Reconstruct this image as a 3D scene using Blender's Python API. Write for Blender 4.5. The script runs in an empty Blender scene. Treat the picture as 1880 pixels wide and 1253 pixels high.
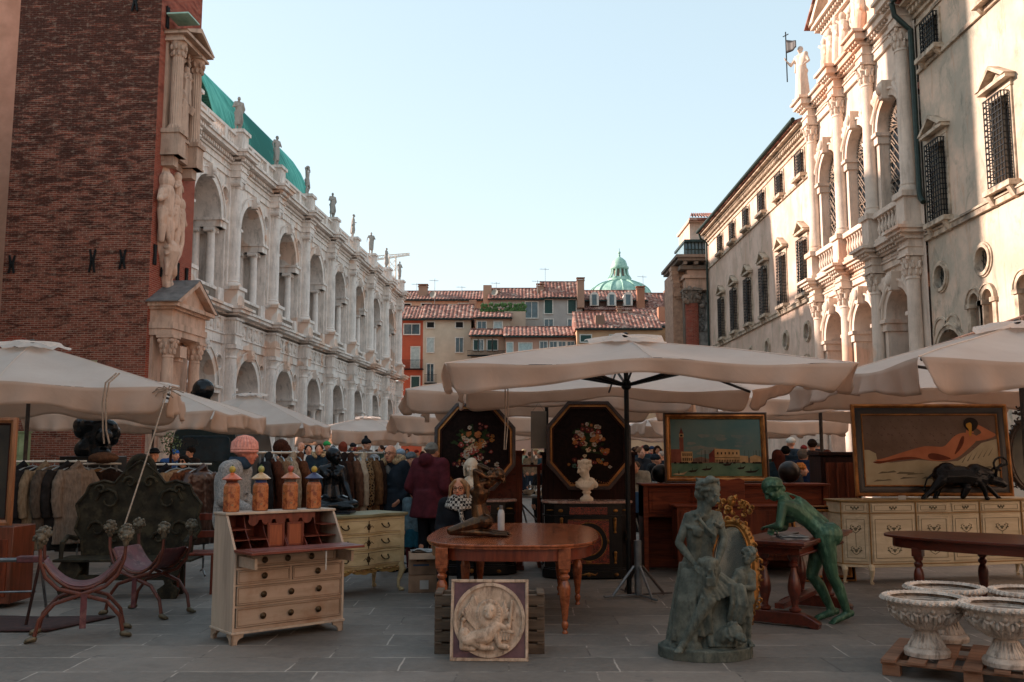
import bpy, bmesh, math, random
from math import sin, cos, pi, radians, sqrt, atan2
from mathutils import Vector as V, Matrix, noise, geometry, Quaternion
R = random.Random(7)
scene = bpy.context.scene
COL = scene.collection
# ---------------- camera
EYE = 1.6; FPX = 1700.0; TH = math.atan(203.5/FPX)
cd = bpy.data.cameras.new('camera'); cam = bpy.data.objects.new('camera', cd); COL.objects.link(cam)
cam.location = (0, 0, EYE); cam.rotation_euler = (pi/2 + TH, 0, 0)
cd.sensor_width = 36; cd.lens = 36*FPX/1880; cd.clip_end = 2000; cd.clip_start = .1
scene.camera = cam
# ---------------- light
EL, AZ = radians(21.5), math.atan2(-.945, .326)
w = bpy.data.worlds.new('World'); scene.world = w; w.use_nodes = True
nt = w.node_tree; bg = nt.nodes['Background']
sky = nt.nodes.new('ShaderNodeTexSky'); sky.sky_type = 'NISHITA'; sky.sun_disc = False
sky.sun_elevation = EL; sky.sun_rotation = AZ; sky.air_density = 1.0; sky.dust_density = .5; sky.ozone_density = 1.0
hs = nt.nodes.new('ShaderNodeHueSaturation'); hs.inputs['Saturation'].default_value = 1.12; hs.inputs['Hue'].default_value = .478; hs.inputs['Value'].default_value = 1.52; gm = nt.nodes.new('ShaderNodeGamma'); gm.inputs['Gamma'].default_value = .36
nt.links.new(sky.outputs[0], gm.inputs[0]); nt.links.new(gm.outputs[0], hs.inputs['Color']); nt.links.new(hs.outputs[0], bg.inputs[0]); bg.inputs[1].default_value = .15
sl = bpy.data.lights.new('sun', 'SUN'); sl.energy = 3.5; sl.angle = radians(.6); sl.color = (1, .80, .69)
so = bpy.data.objects.new('sun', sl); COL.objects.link(so)
so.rotation_euler = V((cos(EL)*sin(AZ), cos(EL)*cos(AZ), sin(EL))).to_track_quat('Z', 'Y').to_euler()
vs = scene.view_settings; vs.view_transform = 'Standard'; vs.look = 'None'; vs.exposure = 1.5; vs.gamma = 1
# ---------------- geometry helpers
def at(px, py, Y):
    x, y = (px-940)/FPX, (626.5-py)/FPX
    r = V((x, cos(TH)-y*sin(TH), sin(TH)+y*cos(TH)))
    return r*(Y/r.y) + V((0, 0, EYE))
def gp(px, py, z=0.):
    x, y = (px-940)/FPX, (626.5-py)/FPX
    r = V((x, cos(TH)-y*sin(TH), sin(TH)+y*cos(TH)))
    return r*((z-EYE)/r.z) + V((0, 0, EYE))
class MB:
    def __init__(s): s.v = []; s.f = []; s.m = []; s.X = None; s.mi = 0
    def add(s, vs, fs):
        o = len(s.v)
        if s.X is not None: vs = [s.X @ V(p) for p in vs]
        s.v += [tuple(p) for p in vs]
        s.f += [tuple(i+o for i in f) for f in fs]; s.m += [s.mi]*len(fs)
    def box(s, x0, x1, y0, y1, z0, z1, tx=0, ty=0):
        # tx, ty: shrink of the top
        vs = [(x0,y0,z0),(x1,y0,z0),(x1,y1,z0),(x0,y1,z0),(x0+tx,y0+ty,z1),(x1-tx,y0+ty,z1),(x1-tx,y1-ty,z1),(x0+tx,y1-ty,z1)]
        s.add(vs, [(3,2,1,0),(4,5,6,7),(0,1,5,4),(1,2,6,5),(2,3,7,6),(3,0,4,7)])
    def bx(s, c, d, rz=0, rx=0, ry=0):
        m = Matrix.Translation(c) @ Matrix.Rotation(rz,4,'Z') @ Matrix.Rotation(rx,4,'X') @ Matrix.Rotation(ry,4,'Y')
        o = s.X; s.X = m if o is None else o @ m
        s.box(-d[0]/2, d[0]/2, -d[1]/2, d[1]/2, -d[2]/2, d[2]/2); s.X = o
    def lathe(s, prof, c=(0,0,0), n=16, a0=0, a1=2*pi, cap=True, sx=1, sy=1, flute=0, fn=0):
        full = abs(a1-a0-2*pi) < 1e-6; k = n if full else n+1
        vs = []
        for r, z in prof:
            for i in range(k):
                a = a0+(a1-a0)*i/n
                rr = r*(1+flute*cos(fn*a)) if flute else r
                vs.append((c[0]+rr*cos(a)*sx, c[1]+rr*sin(a)*sy, c[2]+z))
        fs = []
        for j in range(len(prof)-1):
            for i in range(n):
                i2 = (i+1) % k
                fs.append((j*k+i, j*k+i2, (j+1)*k+i2, (j+1)*k+i))
        if cap:
            if prof[0][0] > 1e-4: fs.append(tuple(range(k))[::-1])
            if prof[-1][0] > 1e-4: fs.append(tuple((len(prof)-1)*k+i for i in range(k)))
        s.add(vs, fs)
    def tube(s, pts, r, n=8, cap=True, flat=1):
        pts = [V(p) for p in pts]; rs = r if isinstance(r, (list, tuple)) else [r]*len(pts)
        t = (pts[1]-pts[0]).normalized(); up = V((0,0,1)) if abs(t.z) < .9 else V((1,0,0))
        a = t.cross(up).normalized(); vs = []; k = len(pts)
        for i, p in enumerate(pts):
            t2 = (pts[min(i+1,k-1)]-pts[max(i-1,0)]).normalized()
            if t2.length < .5: t2 = t
            a = (a - t2*a.dot(t2)).normalized(); b = t2.cross(a)
            for j in range(n):
                q = 2*pi*j/n; vs.append(p + a*(rs[i]*cos(q)) + b*(rs[i]*flat*sin(q)))
        fs = [(i*n+j, i*n+(j+1)%n, (i+1)*n+(j+1)%n, (i+1)*n+j) for i in range(k-1) for j in range(n)]
        if cap: fs += [tuple(range(n))[::-1], tuple((k-1)*n+j for j in range(n))]
        s.add(vs, fs)
    def prism(s, poly, a, b, ax='y'):
        # polygon in the plane across the axis, extruded from a to b
        n = len(poly)
        f = {'y': lambda p, q: (p[0], q, p[1]), 'x': lambda p, q: (q, p[0], p[1]), 'z': lambda p, q: (p[0], p[1], q)}[ax]
        vs = [f(p, a) for p in poly] + [f(p, b) for p in poly]
        tri = geometry.tessellate_polygon([[V((p[0], p[1], 0)) for p in poly]])
        fs = [tuple(t) for t in tri] + [tuple(i+n for i in t[::-1]) for t in tri]
        fs += [(i, (i+1)%n, n+(i+1)%n, n+i) for i in range(n)]
        s.add(vs, fs)
    def panel(s, outer, holes, y0, y1, back=False):
        # wall face in the xz plane at y0, holes with reveals reaching to y1
        loops = [outer]+holes
        pts = [p for l in loops for p in l]
        tri = geometry.tessellate_polygon([[V((p[0], p[1], 0)) for p in l] for l in loops])
        s.add([(p[0], y0, p[1]) for p in pts], [tuple(t) for t in tri])
        if back: s.add([(p[0], y1, p[1]) for p in pts], [tuple(t) for t in tri])
        for l in holes + ([outer] if back else []):
            n = len(l)
            s.add([(p[0], y0, p[1]) for p in l]+[(p[0], y1, p[1]) for p in l], [(i, (i+1)%n, n+(i+1)%n, n+i) for i in range(n)])
    def arc(s, uc, zc, r0, r1, y0, y1, a0=0, a1=pi, n=18):
        full = abs(a1-a0-2*pi) < 1e-6; k = n if full else n+1; vs = []
        for i in range(k):
            a = a0+(a1-a0)*i/n; c_, s_ = cos(a), sin(a)
            vs += [(uc+r0*c_, y0, zc+r0*s_), (uc+r1*c_, y0, zc+r1*s_), (uc+r1*c_, y1, zc+r1*s_), (uc+r0*c_, y1, zc+r0*s_)]
        fs = []
        for i in range(n):
            b, d = i*4, ((i+1)%k)*4
            for j in range(4): fs.append((b+j, b+(j+1)%4, d+(j+1)%4, d+j))
        if not full: fs += [(0,1,2,3), tuple((k-1)*4+j for j in (3,2,1,0))]
        s.add(vs, fs)
    def ball(s, c, r, nu=12, nv=8, rot=None):
        r = r if isinstance(r, (list, tuple)) else (r, r, r)
        q = rot.to_matrix() if rot is not None else None
        vs = []
        for j in range(nv+1):
            ph = pi*j/nv
            for i in range(nu):
                t = 2*pi*i/nu; p = V((r[0]*sin(ph)*cos(t), r[1]*sin(ph)*sin(t), -r[2]*cos(ph)))
                if q is not None: p = q @ p
                vs.append(p+V(c))
        fs = [(j*nu+i, j*nu+(i+1)%nu, (j+1)*nu+(i+1)%nu, (j+1)*nu+i) for j in range(nv) for i in range(nu)]
        s.add(vs, fs)
    def cap(s, p0, p1, r0, r1=None, n=10):
        # tapered capsule
        r1 = r0 if r1 is None else r1
        p0, p1 = V(p0), V(p1); d = p1-p0; L = d.length
        if L < 1e-6: s.ball(p0, max(r0, r1), n, 6); return
        t = d/L; pts = []; rs = []
        for a in (-90, -60, -30, 0): pts.append(p0+t*(r0*sin(radians(a)))); rs.append(max(r0*cos(radians(a)), 1e-4))
        for a in (0, 30, 60, 90): pts.append(p1+t*(r1*sin(radians(a)))); rs.append(max(r1*cos(radians(a)), 1e-4))
        s.tube(pts, rs, n, cap=True)
    def grid(s, fn, nu, nv, wrap=False):
        vs = [fn(i/nu, j/nv) for j in range(nv+1) for i in range(nu+1)]
        fs = [(j*(nu+1)+i, j*(nu+1)+i+1, (j+1)*(nu+1)+i+1, (j+1)*(nu+1)+i) for j in range(nv) for i in range(nu)]
        s.add(vs, fs)
    def build(s, name, mats, parent=None, smooth=35, bevel=0, thick=0, sub=0):
        me = bpy.data.meshes.new(name); me.from_pydata(s.v, [], s.f)
        mats = mats if isinstance(mats, (list, tuple)) else [mats]
        for m in mats: me.materials.append(m)
        if len(mats) > 1: me.polygons.foreach_set('material_index', s.m)
        if smooth:
            me.polygons.foreach_set('use_smooth', [True]*len(me.polygons)); me.set_sharp_from_angle(angle=radians(smooth))
        bm = bmesh.new(); bm.from_mesh(me); bmesh.ops.recalc_face_normals(bm, faces=bm.faces); bm.to_mesh(me); bm.free()
        o = bpy.data.objects.new(name, me); COL.objects.link(o)
        if parent is not None: o.parent = parent
        if thick: q = o.modifiers.new('thick', 'SOLIDIFY'); q.thickness = thick; q.offset = 0
        if bevel: q = o.modifiers.new('bevel', 'BEVEL'); q.width = bevel; q.segments = 2; q.limit_method = 'ANGLE'; q.angle_limit = radians(40)
        if sub: q = o.modifiers.new('sub', 'SUBSURF'); q.levels = q.render_levels = sub
        return o
def blob(mb, name, mat, parent=None, vox=.02, smooth=4, disp=0, dscale=.1):
    """joins the closed shapes of mb into one continuous surface"""
    me = bpy.data.meshes.new(name); me.from_pydata(mb.v, [], mb.f)
    bm = bmesh.new(); bm.from_mesh(me); bmesh.ops.recalc_face_normals(bm, faces=bm.faces); bm.to_mesh(me); bm.free()
    o = bpy.data.objects.new(name, me); COL.objects.link(o)
    q = o.modifiers.new('r', 'REMESH'); q.mode = 'VOXEL'; q.voxel_size = vox; q.use_smooth_shade = True
    if smooth: q = o.modifiers.new('s', 'SMOOTH'); q.iterations = smooth; q.factor = .5
    if disp:
        tx = bpy.data.textures.new(name, 'CLOUDS'); tx.noise_scale = dscale
        q = o.modifiers.new('d', 'DISPLACE'); q.texture = tx; q.strength = disp; q.texture_coords = 'LOCAL'
    dg = bpy.context.evaluated_depsgraph_get(); dg.update()
    m2 = bpy.data.meshes.new_from_object(o.evaluated_get(dg)); m2.name = name
    o.modifiers.clear(); o.data = m2; bpy.data.meshes.remove(me)
    m2.materials.clear(); m2.materials.append(mat)
    m2.polygons.foreach_set('use_smooth', [True]*len(m2.polygons))
    if parent is not None: o.parent = parent
    return o
def tag(o, label=None, cat=None, group=None, kind=None):
    if label: o['label'] = label
    if cat: o['category'] = cat
    if group: o['group'] = group
    if kind: o['kind'] = kind
    return o
def thing(name, label, cat, loc=(0,0,0), rz=0, group=None):
    o = bpy.data.objects.new(name, None); COL.objects.link(o); o.location = loc; o.rotation_euler = (0, 0, rz)
    o.empty_display_size = .1
    return tag(o, label, cat, group)
def inst(o, parent=None, loc=None, rz=None, mats=None):
    c = o.copy(); COL.objects.link(c); c.parent = parent
    if loc is not None: c.location = loc
    if rz is not None: c.rotation_euler = (0, 0, rz)
    return c
def copy_tree(o, loc=None, rz=None, label=None, parent=None, scale=None):
    c = o.copy(); COL.objects.link(c); c.parent = parent
    if loc is not None: c.location = loc
    if rz is not None: c.rotation_euler = (0, 0, rz)
    if scale is not None: c.scale = (scale,)*3
    if label: c['label'] = label
    for ch in list(o.children): copy_tree(ch, parent=c)
    return c
def ap(uc, zs, r, a0=0, a1=180, n=18):
    return [(uc+r*cos(radians(a0+(a1-a0)*i/n)), zs+r*sin(radians(a0+(a1-a0)*i/n))) for i in range(n+1)]
def circ(uc, zc, r, n=20, rz=None):
    rz = rz or r
    return [(uc+r*cos(2*pi*i/n), zc+rz*sin(2*pi*i/n)) for i in range(n)]
def rect(u0, u1, z0, z1): return [(u0,z0),(u1,z0),(u1,z1),(u0,z1)]
# ---------------- materials
def hexc(h):
    h = h.lstrip('#'); c = [int(h[i:i+2],16)/255 for i in (0,2,4)]
    return tuple(x/12.92 if x <= .04045 else ((x+.055)/1.055)**2.4 for x in c)
class NM:
    def __init__(s, name):
        s.m = bpy.data.materials.new(name); s.m.use_nodes = True; s.t = s.m.node_tree; s.b = s.t.nodes['Principled BSDF']
        s.tc = s.n('ShaderNodeTexCoord'); s.co = s.tc.outputs['Object']
    def n(s, t, **k):
        x = s.t.nodes.new(t)
        for a, b in k.items():
            if a.startswith('i_'): x.inputs[a[2:]].default_value = b
            else: setattr(x, a, b)
        return x
    def l(s, a, b): s.t.links.new(a, b)
    def noise(s, scale, detail=5, rough=.6, co=None, stretch=None, dist=0):
        x = s.n('ShaderNodeTexNoise'); x.inputs['Scale'].default_value = scale; x.inputs['Detail'].default_value = detail
        x.inputs['Roughness'].default_value = rough; x.inputs['Distortion'].default_value = dist
        co = co or s.co
        if stretch:
            mp = s.n('ShaderNodeMapping'); mp.inputs['Scale'].default_value = stretch; s.l(co, mp.inputs[0]); co = mp.outputs[0]
        s.l(co, x.inputs['Vector']); return x.outputs['Fac']
    def ramp(s, fac, stops):
        x = s.n('ShaderNodeValToRGB'); e = x.color_ramp.elements
        while len(e) < len(stops): e.new(.5)
        for i, (p, c) in enumerate(stops):
            e[i].position = p; e[i].color = (c, c, c, 1) if isinstance(c, (int, float)) else (*c[:3], 1)
        s.l(fac, x.inputs[0]); return x.outputs[0]
    def mix(s, fac, a, b, mode='MIX'):
        x = s.n('ShaderNodeMix', data_type='RGBA', blend_type=mode)
        for sock, v in ((x.inputs[0], fac), (x.inputs[6], a), (x.inputs[7], b)):
            if isinstance(v, (int, float)): sock.default_value = v
            elif isinstance(v, (tuple, list)): sock.default_value = (*v[:3], 1)
            else: s.l(v, sock)
        return x.outputs[2]
    def bump(s, h, strength=.3, dist=.02, prev=None):
        x = s.n('ShaderNodeBump'); x.inputs['Strength'].default_value = strength; x.inputs['Distance'].default_value = dist
        s.l(h, x.inputs['Height'])
        if prev is not None: s.l(prev, x.inputs['Normal'])
        s.l(x.outputs[0], s.b.inputs['Normal']); return x.outputs[0]
    def col(s, c):
        if isinstance(c, (tuple, list)): s.b.inputs['Base Color'].default_value = (*c[:3], 1)
        else: s.l(c, s.b.inputs['Base Color'])
    def set(s, rough=.7, metal=0, spec=None):
        s.b.inputs['Roughness'].default_value = rough; s.b.inputs['Metallic'].default_value = metal
        if spec is not None: s.b.inputs['Specular IOR Level'].default_value = spec
        return s.m
def mul(c, k): return tuple(x*k for x in c[:3])
GAIN = 1.0
def gain(c): return tuple(min(x*GAIN, .82) for x in c[:3])
def mat(name, c1, c2=None, scale=4, rough=.7, metal=0, bump=.15, bscale=None, bdist=.01, stretch=None, spec=None, lo=.35, hi=.65, c3=None, s3=1.5, dist=0):
    c1 = hexc(c1) if isinstance(c1, str) else c1
    c2 = mul(c1, .6) if c2 is None else (hexc(c2) if isinstance(c2, str) else c2)
    c1, c2 = gain(c1), gain(c2)
    q = NM(name); f = q.noise(scale, stretch=stretch, dist=dist)
    c = q.mix(q.ramp(f, [(lo, 0.), (hi, 1.)]), c1, c2)
    if c3 is not None:
        c3 = hexc(c3) if isinstance(c3, str) else c3
        c = q.mix(q.ramp(q.noise(s3, 3), [(.52, 0.), (.66, 1.)]), c, c3)
    q.col(c)
    if bump: q.bump(q.noise(bscale or scale*4, stretch=stretch), bump, bdist)
    return q.set(rough, metal, spec)
# ---- stone of the loggia building: white-grey, pinkish patches, grime streaks
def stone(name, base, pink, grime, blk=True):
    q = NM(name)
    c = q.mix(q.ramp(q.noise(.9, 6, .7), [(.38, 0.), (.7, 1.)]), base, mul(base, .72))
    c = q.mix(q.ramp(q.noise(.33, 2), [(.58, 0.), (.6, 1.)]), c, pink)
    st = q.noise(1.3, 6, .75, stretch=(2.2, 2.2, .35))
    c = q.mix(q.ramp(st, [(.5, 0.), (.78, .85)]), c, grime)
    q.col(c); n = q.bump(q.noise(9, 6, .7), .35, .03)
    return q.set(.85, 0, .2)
M = {}
M['stone'] = stone('pale_stone', hexc('efe1d7'), hexc('dfc0ac'), hexc('766a60'))
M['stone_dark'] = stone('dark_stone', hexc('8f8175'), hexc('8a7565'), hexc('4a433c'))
M['church'] = stone('church_stone', hexc('e2cdbb'), hexc('dcb8a0'), hexc('8f7a6a'))
M['portal'] = stone('portal_stone', hexc('d3b09a'), hexc('c2977d'), hexc('6d5a4a'))
M['relief'] = stone('relief_stone', hexc('bd9f8b'), hexc('a58470'), hexc('54463b'))
def copper():
    q = NM('copper_patina')
    wv = q.n('ShaderNodeTexWave'); wv.inputs['Scale'].default_value = .93; wv.inputs['Distortion'].default_value = .6; q.l(q.co, wv.inputs['Vector'])
    c = q.mix(q.ramp(q.noise(1.2, 5, stretch=(3, .4, .4)), [(.4, 0.), (.65, 1.)]), hexc('6cc4b4'), hexc('3f9c8e'))
    c = q.mix(q.ramp(wv.outputs['Fac'], [(.15, 1.), (.4, 0.)]), c, hexc('1f6c62'))
    q.col(c); q.bump(q.noise(5), .2, .02); return q.set(.6)
M['copper'] = copper()
M['copper_pale'] = mat('pale_copper', 'a9c9b8', '7ba596', 1.5, .6)
def brick(name, a, b, mort, dark, amt, sc=1.):
    q = NM(name)
    sp = q.n('ShaderNodeSeparateXYZ'); q.l(q.co, sp.inputs[0])
    ad = q.n('ShaderNodeMath', operation='ADD'); q.l(sp.outputs[0], ad.inputs[0]); q.l(sp.outputs[1], ad.inputs[1])
    cb = q.n('ShaderNodeCombineXYZ'); q.l(ad.outputs[0], cb.inputs[0]); q.l(sp.outputs[2], cb.inputs[1])
    bt = q.n('ShaderNodeTexBrick'); q.l(cb.outputs[0], bt.inputs['Vector'])
    for k, v in dict(Scale=1, **{'Mortar Size': .009, 'Mortar Smooth': .3, 'Bias': .0, 'Brick Width': .29*sc, 'Row Height': .082*sc}).items(): bt.inputs[k].default_value = v
    bt.inputs['Color1'].default_value = (*a, 1); bt.inputs['Color2'].default_value = (*b, 1); bt.inputs['Mortar'].default_value = (*mort, 1)
    f0 = q.noise(2.0, 8, .75, stretch=(.5, .5, 2.4), dist=.5)
    zz = q.n('ShaderNodeMath', operation='MULTIPLY_ADD'); q.l(sp.outputs[2], zz.inputs[0]); zz.inputs[1].default_value = .011; q.l(f0, zz.inputs[2])
    z2 = q.n('ShaderNodeMath', operation='SUBTRACT'); q.l(zz.outputs[0], z2.inputs[0]); z2.inputs[1].default_value = .115; f = z2.outputs[0]
    c = q.mix(q.ramp(f, [(.5-amt, 0.), (.62-amt, .8)]), bt.outputs[0], dark)
    c = q.mix(q.ramp(q.noise(5, 4, .7, stretch=(.7,.7,1.6)), [(.55, 0.), (.7, .55)]), c, mort)
    q.col(c); n = q.bump(bt.outputs['Fac'], -.5, .02); q.bump(q.noise(10, 6, .7), .6, .05, n)
    return q.set(.92, 0, .1)
M['brick'] = brick('weathered_brick', hexc('91503f'), hexc('6b382c'), hexc('a08a7a'), hexc('331f1b'), .05)
M['brick_side'] = brick('red_brick', hexc('9c4c3a'), hexc('83392d'), hexc('9a7c6c'), hexc('5b2a24'), -.08)
def stucco(name, a, b, c_, d):
    q = NM(name)
    c = q.mix(q.ramp(q.noise(.5, 5, .65), [(.4, 0.), (.58, 1.)]), a, b)
    c = q.mix(q.ramp(q.noise(1.1, 7, .75, stretch=(1.3, 1.3, .6), dist=.6), [(.52, 0.), (.66, .8)]), c, c_)
    c = q.mix(q.ramp(q.noise(2., 6, .7, stretch=(2, 2, .3)), [(.56, 0.), (.75, .7)]), c, d)
    q.col(c); q.bump(q.noise(6, 6, .7), .3, .02); return q.set(.9, 0, .15)
M['stucco'] = stucco('old_stucco', hexc('dcc0a9'), hexc('b2a695'), hexc('878578'), hexc('b98060'))
M['stucco_far'] = stucco('warm_stucco', hexc('dfc4b2'), hexc('c8ad9a'), hexc('a89883'), hexc('c49673'))
M['trim'] = mat('trim_stone', 'd0bda6', '9b8773', 3, .85, c3='7b6d5f')
def tiles():
    q = NM('roof_tiles')
    vo = q.n('ShaderNodeTexVoronoi'); vo.inputs['Scale'].default_value = 2.6; q.l(q.co, vo.inputs['Vector'])
    sp = q.n('ShaderNodeSeparateColor'); q.l(vo.outputs['Color'], sp.inputs[0])
    c = q.ramp(sp.outputs[0], [(0., hexc('5e382e')), (.4, hexc('845142')), (.75, hexc('a07060')), (1., hexc('b89a88'))])
    c = q.mix(q.ramp(q.noise(1.5, 6), [(.45, 0.), (.7, .7)]), c, hexc('4b3630'))
    q.col(c); q.bump(q.noise(8), .3, .03); return q.set(.9)
M['tiles'] = tiles()
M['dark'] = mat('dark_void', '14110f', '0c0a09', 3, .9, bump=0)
M['iron'] = mat('dark_iron', '17191a', '0e0f10', 20, .6, .5)
M['glass_dark'] = mat('old_glass', '26323a', '171d22', 2, .25, bump=.1, spec=.6)
M['gutter'] = mat('green_gutter', '21362f', '16241f', 6, .5, .2)
def paving():
    q = NM('stone_paving')
    bt = q.n('ShaderNodeTexBrick'); mp = q.n('ShaderNodeMapping'); q.l(q.co, mp.inputs[0])
    wv = q.n('ShaderNodeMix', data_type='VECTOR'); wv.inputs[0].default_value = .012
    nz = q.n('ShaderNodeTexNoise'); nz.inputs['Scale'].default_value = 2.5; nz.inputs['Detail'].default_value = 5; q.l(q.co, nz.inputs['Vector'])
    ad = q.n('ShaderNodeVectorMath', operation='MULTIPLY_ADD'); q.l(nz.outputs['Color'], ad.inputs[0]); ad.inputs[1].default_value = (.05,.05,0); q.l(mp.outputs[0], ad.inputs[2])
    q.l(ad.outputs[0], bt.inputs['Vector'])
    for k, v in dict(Scale=1, **{'Mortar Size': .009, 'Mortar Smooth': .5, 'Bias': -.1, 'Brick Width': 1.02, 'Row Height': .47}).items(): bt.inputs[k].default_value = v
    bt.offset = .37; bt.squash = .8; bt.squash_frequency = 3
    bt.inputs['Color1'].default_value = (*hexc('6c665f'), 1); bt.inputs['Color2'].default_value = (*hexc('877e75'), 1); bt.inputs['Mortar'].default_value = (0,0,0,1)
    c = q.mix(q.ramp(q.noise(.7, 6, .7), [(.35, 0.), (.7, .8)]), bt.outputs[0], hexc('54504c'))
    c = q.mix(q.ramp(q.noise(14, 6, .8), [(.45, 0.), (.8, .6)]), c, hexc('827b74'))
    c = q.mix(q.ramp(q.noise(3, 5, .7), [(.62, 0.), (.72, .7)]), c, hexc('38383a'))
    # pale mortar, worn away in places
    mo = q.mix(q.ramp(q.noise(1.6, 4, .7), [(.44, .15), (.56, 1.)]), (0,0,0), bt.outputs['Fac'])
    c = q.mix(mo, c, hexc('a79e94'))
    sp = q.n('ShaderNodeTexVoronoi'); sp.inputs['Scale'].default_value = 2.2; q.l(q.co, sp.inputs['Vector'])
    c = q.mix(q.ramp(sp.outputs['Distance'], [(.014, 1.), (.022, 0.)]), c, hexc('c8c8c8'))
    q.col(c); n = q.bump(bt.outputs['Fac'], -.35, .006); q.bump(q.noise(18, 6, .7), .35, .006, n)
    q.b.inputs['Roughness'].default_value = .62
    q.l(q.ramp(q.noise(2.2, 5, .7), [(.3, .48), (.7, .8)]), q.b.inputs['Roughness'])
    q.b.inputs['Specular IOR Level'].default_value = .3
    return q.m
M['paving'] = paving()
# ================= setting
def ground():
    b = MB(); b.add([(-400,-60,0),(400,-60,0),(400,700,0),(-400,700,0)], [(0,1,2,3)])
    o = b.build('ground', M['paving'], smooth=0); tag(o, kind='structure')
ground()
# ---- balustrade helper: baluster profile
BAL = [(.085,0),(.085,.06),(.05,.1),(.06,.2),(.095,.32),(.07,.46),(.042,.6),(.05,.66),(.075,.7),(.085,.78)]
def balusters(b, u0, u1, z0, z1, y, sp=.3, n=8, r=1.):
    k = max(2, int((u1-u0)/sp)); h = (z1-z0)
    pr = [(q*r, z/.78*h) for q, z in BAL]
    for i in range(k): b.lathe(pr, (u0+(i+.5)*(u1-u0)/k, y, z0), n, cap=False)
def balustrade(b, u0, u1, z0, z1, y, sp=.3, r=1., n=8, t=.16):
    b.box(u0, u1, y-t, y+t, z0, z0+.16); b.box(u0, u1, y-t-.03, y+t+.03, z1-.17, z1)
    balusters(b, u0+.1, u1-.1, z0+.16, z1-.17, y, sp, n, r)
def molded(b, steps, u0, u1, yb, ret=True):
    """stack of cornice courses: steps = [(z0,z1,projection)], extruded along x from the wall face yb towards the viewer"""
    for z0, z1, p in steps:
        e = p if ret else 0
        b.box(u0-e, u1+e, yb-p, yb+.05, z0, z1)
W = 7.23; WALL = .3
logg = thing('loggia_building', 'long pale stone loggia building with two storeys of arches and green copper roof', 'building', (-17.1, 55.8, 0), atan2(1, .079))
C0 = -1; C1 = 7
def serliana(c, zb, zl, zs, r, n=20):
    h = 2.86
    return [(c-h, zb), (c-h, zl), (c-r, zl)] + [p for p in ap(c, zs, r, 180, 0, n)] + [(c+r, zl), (c+h, zl), (c+h, zb)]
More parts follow.
